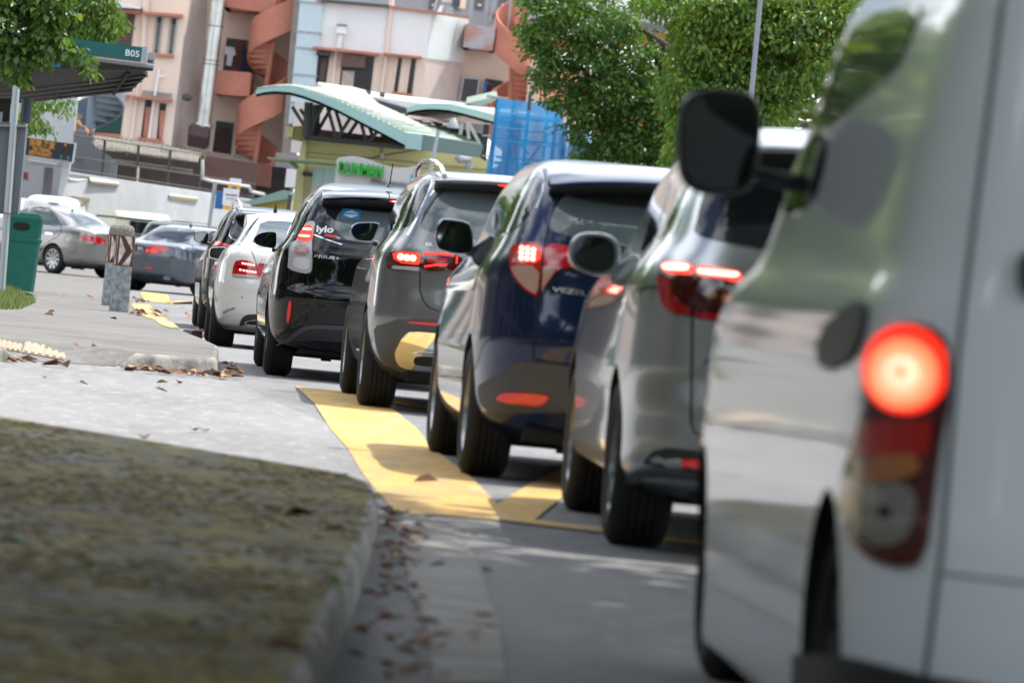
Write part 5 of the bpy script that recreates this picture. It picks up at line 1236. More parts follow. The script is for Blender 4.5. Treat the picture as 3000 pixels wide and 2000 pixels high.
# ducts
def ducts():
    D = 200.2
    a, b = T('A1', (1512, -60), (1398, 880)); p, q = P(*a, D), P(*b, D)
    t = thing('exhaust_duct', 'round shiny metal exhaust duct climbing the pink facade', 'exhaust duct', q, 0)
    v = p - q; mb = MB(); mb.tube([(0, 0, 0), v], .27, 24); mb.build('pipe', M_duct, t, smooth=60)
    for k in (.02, .12, .30, .46, .49, .74, .83, .93):
        mb = MB(); mb.tube([v * k, v * (k + .006)], .30, 24); mb.build('band', M_truss if k in (.46, .49, .74, .02) else M_duct, t, smooth=40)
    mb = MB(); mb.tube([v * -.01, v * .03], .36, 24); mb.build('collar', M_duct, t, smooth=40)
    mb = MB(); c0 = P(*T('A1', (1375, 945))[0], D) - q; mb.tube([c0 + Vector((-.42, -.1, .05)), c0 + Vector((-.36, -.1, .05)), c0 + Vector((.33, -.1, -.02)), c0 + Vector((.38, -.1, -.02))], [.3, .48, .48, .3], 6); mb.build('fan_housing', mat('dark maroon steel', (.05, .025, .03), .6), t, smooth=40)
    slab('fan_base', T('A1', (1290, 1000), (1430, 1010), (1420, 1110), (1270, 1090)), D - .3, 1, mat('tan masonry', (.33, .27, .2), .9, var=.2, vs=3), t)
    a, b = T('A1', (2156, -60), (2068, 860)); p, q = P(*a, D), P(*b, D)
    t = thing('exhaust_duct', 'square pale blue metal duct beside the terracotta spiral stair', 'exhaust duct', q, 0)
    v = p - q; mb = MB(); w = .42
    mb.hexa([Vector((-w, -w, 0)), Vector((w, -w, 0)), v + Vector((w, -w, 0)), v + Vector((-w, -w, 0)), Vector((-w, w, 0)), Vector((w, w, 0)), v + Vector((w, w, 0)), v + Vector((-w, w, 0))]); mb.build('pipe', mat('pale blue duct', (.50, .60, .66), .4, .5, var=.06, vs=2), t)
    for k in (.15, .36, .56, .68, .9):
        c0 = v * k; mb = MB(); mb.box((c0.x - w - .05, -w - .05, c0.z), (c0.x + w + .05, w + .05, c0.z + .07)); mb.build('band', M_gal, t)
ducts()
# clothes drying
def garment(label, v, pts, d, m, name='hanging_shirt'):
    t = thing(name, label, 'laundry', P(*T(v, pts[0])[0], d), 0, 'laundry hung on the balconies')
    slab('cloth', T(v, *pts), d, .06, m, t)
    q = T(v, pts[0], pts[1]); bar('hanger', q[0], q[1], d - .02, .012, M_truss, t)
garment('white shirt hung in the balcony doorway of the pink block', 'A1', [(1552, 318), (1614, 326), (1624, 380), (1606, 384), (1592, 458), (1556, 450), (1566, 380), (1546, 372)], 202.6, mat('white cloth', (.62, .63, .68), .9))
garment('black and blue clothes on the balcony grille by the spiral stair', 'A1', [(1668, 340), (1712, 346), (1718, 400), (1708, 498), (1645, 490), (1668, 400)], 202.6, mat('navy cloth', (.02, .03, .07), .9))
garment('blue shirt drying by the doorway under the right spiral stair', 'A2', [(1455, 558), (1480, 562), (1488, 600), (1470, 690), (1446, 690), (1448, 600)], 202.4, mat('blue cloth', (.06, .22, .5), .9))
garment('dark red cloth drying beside the blue shirt', 'A2', [(1472, 575), (1496, 580), (1492, 690), (1462, 690)], 202.2, mat('maroon cloth', (.10, .01, .03), .9))
garment('green and orange clothes at the end of the drying line', 'A2', [(1505, 605), (1545, 608), (1575, 620), (1570, 690), (1500, 690)], 202.3, mat('mustard cloth', (.30, .16, .02), .9, c2=(.02, .07, .04), vs=2.2))
M_wall = mat('boundary white', (.50, .53, .56), .9, c2=(.43, .445, .46), vs=.7, det=9)
# ---------------------------------------------------------------- restaurant block, white wall and iron fence
def dw(x): return 158 + (x - 60) * .032      # the wall runs away to the right
def restaurant():
    t = thing('restaurant', 'white restaurant block with a black and gold lettered sign over its shop front', 'restaurant', (P(140, 700, 163).x, 163, -.18))
    S = lambda n, v, pts, d, th, m, par=None: slab(n, T(v, *pts), d, th, m, par or t)
    S('wall', 'R0', [(-500, -250), (905, -260), (842, 445), (840, 480), (-500, 300)], 164, .4, M_wall)
    S('pier', 'R0', [(718, 690), (805, 680), (788, 805), (690, 1120), (660, 1110)], 161.2, .5, M_wall)
    S('shop_back', 'R0', [(-500, 480), (760, 560), (690, 1130), (-500, 1040)], 164.5, .4, mat('shop interior wall', (.34, .35, .37), .9, var=.08, vs=.6))
    S('soffit', 'R0', [(200, 590), (830, 690), (720, 745), (200, 700)], 161.8, .6, mat('shop soffit', (.30, .31, .32), .8))
    S('strip_light', 'R0', [(330, 655), (660, 708), (650, 716), (322, 664)], 161.6, .15, mat('white tube', (.8, .8, .78), .5), t)
    S('folding_gate', 'R0', [(512, 742), (610, 750), (580, 1095), (478, 1085)], 162.6, .4, mat('grey folding gate', (.15, .15, .16), .7, stretch=(14, 1, .2), var=.5, vs=2))
    b = S('sign_box', 'R0', [(180, 376), (866, 468), (834, 695), (180, 590)], 160.8, .35, mat('sign frame', (.6, .62, .64), .4))
    f = S('sign_face', 'R0', [(180, 386), (855, 478), (825, 684), (180, 584)], 160.76, .04, mat('sign black', (.008, .014, .022), .5), b)
    gold = mat('gold letters', (.62, .26, .03), .6)
    letters('sign_letters', '添榮餐室', T('R0', (328, 486))[0], T('R0', (628, 532))[0], 15.5, 160.74, gold, b, bold=.012)
    letters('sign_letters', 'TIN YEANG', T('R0', (368, 548))[0], T('R0', (576, 580))[0], 11, 160.74, gold, b, bold=.025)
    letters('sign_letters', 'RESTAURANT', T('R0', (334, 592))[0], T('R0', (594, 632))[0], 11, 160.74, gold, b, bold=.025)
    S('sign_picture', 'R0', [(700, 600), (800, 615), (790, 676), (680, 660)], 160.74, .01, mat('sign teal glow', (.01, .16, .22), .5), b)
    S('sign_picture', 'R0', [(740, 500), (768, 504), (764, 560), (775, 600), (765, 668), (705, 660), (715, 590), (735, 555)], 160.73, .01, mat('bottle dark', (.03, .015, .012), .4), b)
    S('sign_picture', 'R0', [(738, 472), (766, 476), (764, 512), (734, 508)], 160.73, .01, mat('bottle label', (.5, .14, .05), .5), b)
    S('wall_box', 'R0', [(262, 800), (320, 806), (314, 878), (256, 870)], 162.5, .3, mat('red tin box', (.30, .04, .03), .6), t); S('shelf', 'R0', [(245, 872), (322, 882), (318, 895), (242, 886)], 162.4, .4, M_truss, t)
restaurant()
def white_wall():
    t = thing('boundary_wall', 'low white plastered wall with shuttered openings under the iron fence', 'wall', (P(400, 700, dw(400)).x, dw(400), -.18))
    S = lambda n, v, pts, d, th, m, par=None: slab(n, T(v, *pts), (lambda x: dw(x) + d), th, m, par or t)
    S('wall', 'R0', [(690, 1110), (785, 800), (2300, 1030), (2900, 1125), (2900, 1700), (650, 1700)], 0, .5, M_wall)
    S('coping', 'R0', [(785, 793), (2300, 1020), (2900, 1112), (2900, 1140), (2300, 1048), (785, 820)], -.15, .8, M_wall)
    def op(pts, m, name): return S(name, 'R0', pts, -.35, .5, m)
    w = op([(815, 1068), (1030, 1098), (992, 1275), (795, 1245)], mat('shutter beige', (.36, .32, .25), .7), 'roller_shutter')
    for i in range(7): S('slat', 'R0', [(815 - i * 3, 1080 + i * 24), (1022 - i * 5, 1110 + i * 24), (1021 - i * 5, 1116 + i * 24), (814 - i * 3, 1086 + i * 24)], -.39, .04, mat('shutter shade', (.24, .21, .17), .7), w)
    w = op([(1578, 1048), (1830, 1085), (1804, 1250), (1555, 1225)], M_dark, 'window'); S('frame', 'R0', [(1568, 1040), (1840, 1078), (1838, 1092), (1568, 1054)], -.08, .15, M_white, w); S('mullion', 'R0', [(1690, 1066), (1700, 1068), (1680, 1236), (1670, 1234)], -.39, .05, M_truss, w)
    for pts, fr in (([(1020, 838), (1358, 890), (1366, 935), (1040, 898)], [(1026, 896), (1352, 932), (1336, 965), (1030, 920)]), ([(1932, 1040), (2268, 1082), (2275, 1105), (1945, 1066)], [(1945, 1062), (2262, 1102), (2250, 1142), (1960, 1106)])):
        a = T('R0', *pts); mb = MB(); q = [P(*a[0], dw(a[0][0])), P(*a[1], dw(a[1][0])), P(*a[2], dw(a[2][0]) - .7), P(*a[3], dw(a[3][0]) - .7)]; mb.hexa(q + [p + Vector((0, .1, -.07)) for p in q]); o = mb.build('vent_canopy', mat('cream sheet', (.62, .58, .48), .8, var=.12, vs=6), t, world_pts=True)
        S('vent_front', 'R0', fr, -.6, .5, mat('ochre paint', (.42, .28, .09), .8), o)
    for a, b in (((1590, 740), (1575, 960)), ((1475, 960), (1455, 1200))): q = T('R0', a, b); bar('cable', q[0], q[1], dw(q[0][0]) - .1, .03 if a[1] < 800 else .015, M_white, t)
    c = T('R0', (722, 760), (735, 820), (790, 880), (880, 898), (1010, 880)); mb = MB(); mb.tube([P(*p, dw(p[0]) - .1) for p in c], .025, 6); mb.build('cable', M_white, t, world_pts=True)
    q = T('A1', (1395, 1100), (1395, 1230), (1450, 1245), (1640, 1275), (1715, 1285), (1730, 1320), (1820, 1340)); mb = MB(); mb.tube([P(*p, dw(p[0]) - .2) for p in q], .055, 10); mb.build('drain_pipe', mat('white pipe', (.62, .64, .64), .4), t, smooth=60, world_pts=True)
white_wall()
def fence():
    t = thing('iron_fence', 'rusty brown iron bar fence standing on the white wall', 'fence', (P(500, 700, dw(500)).x, dw(500) + .3, P(500, 555, dw(500)).z))
    top = lambda x: (x, 318 + (x - 850) * .1525); bot = lambda x: (x, 800 + (x - 850) * .1525 + 4)
    d = lambda px: dw(px) + .25
    X = 855; k = 0; mb = MB()
    while X < 2960:
        a, b = T('R0', top(X), bot(X)); s = 8
        a = T('R0', (X + 6, top(X)[1] + (0 if k % 2 else 14)))[0]; b = T('R0', (X - 36, bot(X)[1]))[0]
        mb.tube([P(*a, d(a[0])), P(*b, d(a[0]))], .018, 4); X += 26; k += 1
    mb.build('bars', M_iron, t, world_pts=True)
    for f in (.12, .62, .92):
        p0, p1 = T('R0', (850 - f * 36, top(850)[1] * (1 - f) + bot(850)[1] * f), (2950 - f * 36, top(2950)[1] * (1 - f) + bot(2950)[1] * f))
        mb = MB(); mb.tube([P(*p0, d(p0[0]) - .02), P(*p1, d(p1[0]) - .02)], .02, 4); mb.build('rail', M_iron, t, world_pts=True)
    for X in (1200, 1588, 1952, 2320, 2680, 2940):
        a, b = T('R0', (X, top(X)[1] + 60), (X - 36, bot(X)[1])); mb = MB(); mb.tube([P(*a, d(a[0]) - .03), P(*b, d(a[0]) - .03)], .04, 4); mb.build('post', M_iron, t, world_pts=True)
fence()
def back_yard():
    t = thing('lean_to', 'dark lean-to kitchens with corrugated white awnings behind the iron fence', 'lean-to', (P(450, 700, 186).x, 186, -.18))
    S = lambda n, v, pts, d, th, m, par=None: slab(n, T(v, *pts), d, th, m, par or t)
    S('wall', 'A1', [(480, 1000), (760, 1040), (1460, 1100), (2000, 1160), (1990, 1420), (480, 1300)], 186, 3, mat('dark brown wall', (.04, .03, .025), .9, c2=(.015, .013, .012), vs=.8))  # mottled very dark brown wall behind the awnings
    for pts, dd in (([(640, 950), (1080, 1010), (1380, 1075), (1365, 1118), (1060, 1085), (650, 1008)], 2.2), ([(720, 1110), (960, 1140), (1330, 1190), (1325, 1204), (960, 1156), (720, 1128)], 1.2)):
        a = T('A1', *pts); n = 3; mb = MB()
        q = [P(*p, 185.5) for p in a[:3]] + [P(*p, 185.5 - dd) for p in a[3:]]
        mb.prism(q, (0, .1, .1)); mb.build('awning', mat('dirty white sheet', (.42, .39, .33), .7, c2=(.26, .235, .2), vs=4, stretch=(6, 1, 1)), t, world_pts=True)
    for X in (870, 950, 1030, 1110, 1190, 1270): S('hanging_tray', 'A1', [(X, 1042 + (X - 870) * .15), (X + 5, 1042 + (X - 870) * .15), (X + 2, 1072 + (X - 870) * .15), (X - 3, 1072 + (X - 870) * .15)], 183, .3, M_brown)
    S('red_screen', 'A1', [(1425, 1060), (1760, 1120), (1870, 1130), (1860, 1290), (1400, 1230)], 185.3, .3, mat('red brown screen', (.16, .06, .045), .8, var=.3, vs=3, stretch=(12, 1, 1)), t)
    S('grey_wall', 'A1', [(1900, 1050), (2060, 1070), (2040, 1300), (1880, 1290)], 186.5, .5, mat('lilac wall', (.32, .27, .31), .9), t); S('cloth_stack', 'A1', [(1975, 1160), (2055, 1170), (2040, 1290), (1960, 1290)], 185.8, .3, M_white, t)
    S('green_door', 'A1', [(470, 1090), (560, 1085), (555, 1180), (470, 1180)], 176, .3, mat('pale green sheet', (.16, .27, .22), .7), t); S('cloth', 'A1', [(1095, 1010), (1190, 1030), (1200, 1055), (1100, 1050)], 183, .3, mat('white tarpaulin', (.7, .72, .74), .6), t)
back_yard()
def person():
    d = 168.6; W = lambda X, Y: P(*T('R0', (X, Y))[0], d)
    base = W(880, 420)
    t = thing('person', 'grey haired bare armed person in a tan shirt leaning on the blue grey stair rail', 'person', base)
    sk = mat('tan skin', (.42, .22, .12), .6)
    J = [(880, 400, .14, 0), (878, 345, .135, 0), (884, 285, .14, 0), (890, 232, .15, 0), (897, 205, .07, 0), (906, 180, .075, -.01), (908, 158, .095, 0), (906, 138, .075, 0)]
    def skin(name, joints, edges, m, par, sub=2):
        me = bpy.data.meshes.new(name); me.from_pydata([W(a, b) + Vector((0, off, 0)) - base for a, b, r, off in joints], edges, [])
        o = bpy.data.objects.new(name, me); col.objects.link(o); o.modifiers.new('s', 'SKIN'); s = o.modifiers.new('u', 'SUBSURF'); s.levels = s.render_levels = sub
        for v, (a, b, r, off) in zip(me.skin_vertices[0].data, joints): v.radius = (r * .8, r)
        me.skin_vertices[0].data[0].use_root = True
        dg = bpy.context.evaluated_depsgraph_get(); dg.update(); m2 = bpy.data.meshes.new_from_object(o.evaluated_get(dg)); o.modifiers.clear(); o.data = m2; m2.materials.clear(); m2.materials.append(m); m2.shade_smooth(); o.parent = par; return o
    arms = [(902, 228, .065, -.17), (916, 262, .05, -.2), (958, 284, .04, -.2), (980, 288, .03, -.2), (992, 294, .025, -.2)]
    legs = [(870, 470, .10, -.09), (868, 560, .065, -.09), (866, 640, .05, -.09), (872, 470, .10, .09), (876, 560, .065, .09), (874, 640, .05, .09)]
    arm2 = [(900, 230, .06, .16), (925, 268, .045, .18), (965, 290, .035, .12)]
    js = J + arms + arm2 + legs
    n = len(J); e = [(i, i + 1) for i in range(n - 1)] + [(3, n)] + [(n + i, n + i + 1) for i in range(4)] + [(3, n + 5), (n + 5, n + 6), (n + 6, n + 7), (0, n + 8), (n + 8, n + 9), (n + 9, n + 10), (0, n + 11), (n + 11, n + 12), (n + 12, n + 13)]
    body = skin('body', js, e, sk, t)
    skin('shirt', [(880, 392, .155, 0), (878, 345, .15, 0), (884, 285, .155, 0), (891, 236, .16, 0), (902, 232, .08, -.17), (912, 254, .062, -.19), (900, 234, .075, .16), (914, 254, .06, .18)], [(0, 1), (1, 2), (2, 3), (3, 4), (4, 5), (3, 6), (6, 7)], mat('tan shirt', (.42, .24, .11), .85), body, 2)
    skin('trousers', [(880, 402, .15, 0), (870, 470, .115, -.09), (868, 560, .085, -.09), (867, 630, .075, -.09), (872, 470, .115, .09), (876, 560, .085, .09), (875, 630, .075, .09)], [(0, 1), (1, 2), (2, 3), (0, 4), (4, 5), (5, 6)], mat('dark trousers', (.03, .035, .05), .9), body, 2)
    skin('hair', [(903, 148, .09, 0), (906, 138, .085, 0), (898, 160, .06, .0)], [(0, 1), (0, 2)], mat('grey hair', (.20, .19, .19), .9), body, 2)
    # five fingers over the rail, and the orange cloth held in them
    for k, (dx, dz) in enumerate(((0, 10), (5, 8), (9, 5), (12, 1), (4, -4))):
        mb = MB(); a = W(986, 291) - base + Vector((0, -.2 + (k - 2) * .018, 0)); b = W(994 + dx * .5, 292 + dz) - base + Vector((0, -.21 + (k - 2) * .02, 0)); mb.tube([a, (a + b) / 2 + Vector((0, 0, .01)), b], [.012, .011, .008], 6); mb.build('finger', sk, body, smooth=60)
    c = thing('orange_cloth', 'orange cloth hanging from the hand of the person on the stair', 'cloth', W(1005, 300))
    ring = [W(*p) + Vector((0, -.2, 0)) for p in ((992, 300), (1015, 308), (1028, 335), (1018, 372), (1008, 412), (988, 405), (978, 365), (990, 335))]
    mb = MB(); ctr = sum(ring, Vector()) / 8
    mb.loft([[p + (ctr - p) * .5 + Vector((0, -.09, 0)) for p in ring], ring, [p + (ctr - p) * .5 + Vector((0, .09, 0)) for p in ring]]); mb.build('cloth', mat('orange cloth', (.75, .20, .02), .85), c, smooth=60, world_pts=True)
    return t
person()
def landing():
    o = slab('landing_panel', T('R0', (838, 330), (990, 296), (985, 430), (960, 600), (845, 590)), 168.1, .08, M_gsteel, t_grey)
    o = slab('lower_panel', T('R0', (985, 418), (1075, 480), (1200, 640), (1195, 835), (1000, 800), (955, 740)), 167.8, .08, M_gsteel, t_grey)
    slab('landing_floor', T('R0', (838, 590), (960, 600), (958, 620), (836, 608)), 168.1, 1.6, M_gsteel, t_grey)
landing()

# ---------------------------------------------------------------- market hall
def market():
    D = 160.0
    t = thing('market_hall', 'yellow market hall under curved pale green roofs with open steel trusses', 'market hall', (P(1200, 700, D).x, D, -.18))
    S = lambda n, v, pts, d, th, m, par=None: slab(n, T(v, *pts), d, th, m, par or t)
    S('wall', 'A2', [(205, 950), (905, 1015), (1480, 1090), (1470, 1700), (120, 1560), (165, 1150)], D, 6, M_ylw)
    S('panel_line', 'A2', [(205, 1042), (1472, 1166), (1470, 1174), (205, 1050)], D - .05, .1, M_ylw2); S('panel_line', 'A2', [(200, 1072), (1472, 1200), (1471, 1205), (200, 1078)], D - .03, .1, M_ylw2)
    S('corner', 'A2', [(205, 950), (232, 953), (190, 1560), (150, 1560), (170, 1150)], D - .12, .5, mat('pale yellow', (.60, .58, .33), .9))
    S('doorway', 'A2', [(195, 1180), (280, 1190), (262, 1560), (165, 1560)], D - .1, .3, mat('dull yellow', (.46, .44, .22), .9)); S('lintel', 'A2', [(205, 1182), (278, 1190), (275, 1218), (202, 1210)], D - .16, .1, M_truss)
    S('beam', 'A2', [(88, 872), (205, 868), (225, 950), (180, 962), (88, 945)], D - .4, 3, M_ylw2); S('beam_end', 'A2', [(85, 872), (142, 876), (132, 948), (88, 945)], D - .45, .5, mat('pale yellow'))
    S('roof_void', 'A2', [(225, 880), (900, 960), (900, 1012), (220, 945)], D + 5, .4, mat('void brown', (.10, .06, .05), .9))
    # curved roof
    fro = [(-120, 622), (-60, 608), (10, 600), (110, 598), (200, 614), (320, 648), (450, 695), (600, 762), (760, 838), (925, 916)]
    bot = [(-118, 668), (-60, 655), (10, 648), (110, 655), (200, 678), (320, 722), (450, 780), (600, 858), (760, 940), (910, 1020)]
    bk = [(20, 598), (60, 594), (110, 592), (170, 594), (260, 610), (420, 650), (620, 705), (850, 780), (1120, 870), (1440, 985)]
    A = lambda p, d: P(*T('A2', p)[0], d)
    n = len(fro)
    def strip_(name, r0, r1, m, th):
        mb = MB(); 
        for i in range(n - 1):
            q = [r0[i], r0[i + 1], r1[i + 1], r1[i]]; mb.hexa(q + [p + th for p in q])
        return mb.build(name, m, t, world_pts=True, smooth=30)
    f3, b3, k3 = [A(p, D - 3) for p in fro], [A(p, D - 3) for p in bot], [A(p, D + 9) for p in bk]
    strip_('fascia', f3, b3, M_teal, Vector((0, .12, 0)))
    strip_('roof_sheet', f3, k3, M_roofg, Vector((0, .05, -.06)))
    for i in range(1, 40):   # standing seams
        k = i / 40; j = min(n - 2, int(k * (n - 1))); u = k * (n - 1) - j
        a, b = f3[j].lerp(f3[j + 1], u), k3[j].lerp(k3[j + 1], u)
        if i % 1 == 0: 
            mb = MB(); mb.tube([a + Vector((0, 0, .03)), b + Vector((0, 0, .03))], .025, 4); mb.build('roof_seam', M_roofg, t, world_pts=True)
    u3 = [p + Vector((1.5, 7, .55 if i < 5 else .3)) for i, p in enumerate(b3)]
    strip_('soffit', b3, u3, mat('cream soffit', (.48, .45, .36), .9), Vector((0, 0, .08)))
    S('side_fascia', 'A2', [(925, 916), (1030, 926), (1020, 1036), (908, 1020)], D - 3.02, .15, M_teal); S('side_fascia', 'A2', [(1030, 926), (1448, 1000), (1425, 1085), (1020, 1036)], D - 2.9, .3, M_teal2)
    # trusses
    def truss(d, off, m):
        for a, b, r in (((246, 706), (230, 948), .14), ((345, 728), (226, 946), .06), ((375, 740), (436, 958), .06), ((540, 800), (440, 960), .06), ((600, 830), (645, 986), .06), ((730, 888), (656, 986), .06), ((838, 950), (862, 1008), .06), ((905, 975), (868, 1010), .06), ((215, 946), (905, 1014), .09), ((132, 736), (222, 878), .06)):
            q = T('A2', (a[0] + off, a[1] + off * .3), (b[0] + off, b[1] + off * .1)); bar('truss_bar', q[0], q[1], d, r, m, t, 6)
    truss(D - .8, 0, M_truss); truss(D + 3, 55, M_truss)
    # second vault and the flat white roofs behind
    fro2 = [(920, 742), (990, 722), (1060, 713), (1130, 711), (1210, 716), (1300, 735), (1400, 760), (1520, 790)]
    bot2 = [(924, 792), (990, 778), (1060, 770), (1130, 770), (1210, 778), (1300, 798), (1400, 826), (1520, 858)]
    f3, b3 = [A(p, D + 6) for p in fro2], [A(p, D + 6) for p in bot2]; n = len(f3)
    strip_('fascia', f3, b3, M_teal, Vector((0, .12, 0)))
    strip_('roof_sheet', f3, [p + Vector((2, 8, .25)) for p in f3], M_roofg, Vector((0, .05, -.06)))
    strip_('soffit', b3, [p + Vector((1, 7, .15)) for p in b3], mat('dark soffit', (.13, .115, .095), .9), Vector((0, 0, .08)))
    a = T('A2', (310, 568), (470, 590), (720, 640), (1330, 712), (1060, 716), (920, 740), (700, 668), (318, 584)); mb = MB(); q = [P(*p, D + 26 if i < 4 else D + 19) for i, p in enumerate(a)]; mb.prism(q, (0, .1, -.12)); mb.build('flat_roof', mat('pale sheet roof', (.66, .68, .69), .5, var=.08, vs=2, stretch=(8, 1, 1)), t, world_pts=True)
    for X in (452, 548, 650, 665, 745, 760): q = T('A2', (X, 590 + (X - 452) * .16), (X - 6, 650 + (X - 452) * .2)); bar('roof_stub', q[0], q[1], D + 20, .06, M_truss, t, 6)
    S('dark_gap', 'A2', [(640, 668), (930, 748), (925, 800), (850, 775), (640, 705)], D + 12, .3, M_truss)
    a = T('A2', (1330, 712), (1530, 668), (1540, 690), (1420, 735)); mb = MB(); mb.prism([P(*p, D + 14) for p in a], (0, .3, .2)); mb.build('flat_roof', M_roofg, t, world_pts=True)
    for a, b in (((1338, 845), (1348, 960)), ((1345, 845), (1420, 985)), ((1300, 850), (1290, 930))): q = T('A2', a, b); bar('truss_bar', q[0], q[1], D + 6, .06, M_gal, t, 6)
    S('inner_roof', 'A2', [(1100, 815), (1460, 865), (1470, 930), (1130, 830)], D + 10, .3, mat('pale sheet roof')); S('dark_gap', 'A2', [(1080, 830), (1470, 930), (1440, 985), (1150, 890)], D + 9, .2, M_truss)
    S('side_column', 'A2', [(1455, 840), (1492, 842), (1465, 1110), (1420, 1080)], D - 1, .5, mat('dark column', (.03, .03, .032), .7))
    for y in (845, 928, 1068): S('pole_clip', 'A2', [(1440, y), (1500, y + 4), (1498, y + 14), (1438, y + 10)], D - 1.3, .2, M_gal)
    S('corrugated_screen', 'A2', [(278, 1148), (450, 1165), (440, 1420), (255, 1400)], D - .8, .2, mat('pale blue sheet', (.40, .56, .58), .6, stretch=(14, 1, .1), var=.16, vs=2))
    q = T('A2', (748, 1005), (742, 1110)); bar('wall_pipe', q[0], q[1], D - .2, .05, M_ylw2, t); S('junction_box', 'A2', [(738, 1052), (768, 1054), (764, 1095), (735, 1092)], D - .4, .25, M_gal)
    q = T('A2', (640, 1100), (735, 1075), (1000, 1030)); mb = MB(); mb.tube([P(*p, D - .3) for p in q], .02, 4); mb.build('cable', M_truss, t, world_pts=True)
    q = T('A2', (1265, 1075), (1290, 1100), (1350, 1105), (1345, 1160)); mb = MB(); mb.tube([P(*p, D - .5) for p in q], .12, 8); mb.build('drain_pipe', M_gal, t, world_pts=True)
    # green edged canopy on the left and the small kiosk roof
    S('canopy', 'A1', [(1838, 1082), (2360, 1118), (2360, 1130), (1845, 1094)], D - 5, 4.5, mat('canopy edge', (.18, .25, .12), .6)); q = T('A1', (1990, 1105), (2052, 1160)); bar('canopy_arm', q[0], q[1], D - 3, .06, mat('canopy edge'), t)
market()
def kiosk():
    t = thing('kiosk', 'low mustard kiosk with a sloping grey green roof edge beside the market', 'kiosk', (P(800, 700, 150).x, 150, -.18))
    slab('roof', T('A1', (1670, 1395), (1955, 1308), (2002, 1318), (1992, 1368), (1740, 1412)), 150, 3, mat('kiosk roof', (.22, .33, .29), .6), t)
    slab('wall', T('A1', (1730, 1410), (1990, 1366), (1980, 1640), (1720, 1640)), 150.3, 2.5, mat('mustard wall', (.40, .31, .10), .9), t)
    q = T('A1', (2000, 1342), (1985, 1450)); bar('post', q[0], q[1], 149.6, .06, M_truss, t)
kiosk()
def name_sign():
    D = 150.0
    t = thing('name_sign', 'white wavy name board with green DUNMAN letters before the yellow market', 'sign board', (P(1100, 700, D).x, D, -.18))
    top = [(438, 1098), (470, 1082), (530, 1075), (590, 1080), (660, 1098), (730, 1125), (800, 1148), (860, 1158), (930, 1153), (1000, 1138)]
    slab('board', T('A2', *top, (985, 1420), (420, 1380)), D, .4, mat('sign board white', (.58, .56, .56), .8, var=.05, vs=1), t)
    letters('raised_letters', 'DUNMAN', T('A2', (442, 1192))[0], T('A2', (756, 1226))[0], 36, D - .32, [mat('green letter', (.01, .42, .02), .5), mat('green letter side', (.0, .10, .05), .5)], t, th=.3, bold=.02)
    letters('small_letters', 'FOOD CENTRE', T('A2', (668, 1262))[0], T('A2', (935, 1290))[0], 11.5, D - .12, mat('grey letter', (.26, .26, .30), .5), t, th=.1, bold=.015)
    for X in (470, 940):
        p = P(*T('A2', (X, 1380))[0], D); mb = MB(); mb.tube([(p.x, D + .2, -.18), (p.x, D + .2, p.z + .3)], .12, 8); mb.build('leg', M_gal, t, world_pts=True)
    t = thing('street_sign', 'small sky blue sign plate at the right end of the name board', 'road sign', (P(1210, 700, D - 1).x, D - 1, -.18))
    slab('plate', T('A2', (948, 1203), (994, 1208), (982, 1300), (936, 1295)), D - 1, .04, mat('sky blue sign', (.02, .30, .52), .4), t)
    slab('plate_mark', T('A2', (955, 1232), (985, 1236), (982, 1252), (950, 1248)), D - 1.02, .02, M_white, t)
    p = P(*T('A2', (962, 1290))[0], D - 1); mb = MB(); mb.tube([(p.x, D - .9, -.18), (p.x, D - .9, p.z + .5)], .04, 8); mb.build('post', M_gal, t, world_pts=True)
name_sign()
def market_lamp():
    D = 145.0; a, b = T('A2', (1138, 905), (1098, 1110)); p, q = P(*a, D), P(*b, D); k = (p.x - q.x) / (p.z - q.z)
    t = thing('street_lamp', 'short grey street lamp with a cone shade in front of the market roof', 'street lamp', (q.x - k * (q.z + .18), D, -.18))
    h = p.z + .18; mb = MB(); mb.tube([(0, 0, 0), (k * h, 0, h), (k * h + .12, 0, h + .18), (k * h + .35, 0, h + .2)], [.06, .05, .04, .04], 10); mb.build('pole', M_gal, t, smooth=60)
    mb = MB(); c0 = Vector((k * h + .38, 0, h + .2)); mb.tube([c0 + Vector((0, 0, -.08)), c0 + Vector((0, 0, -.02)), c0 + Vector((0, 0, .1)), c0 + Vector((0, 0, .2))], [.17, .17, .1, .04], 14); mb.build('shade', M_gal, t, smooth=30)
market_lamp()
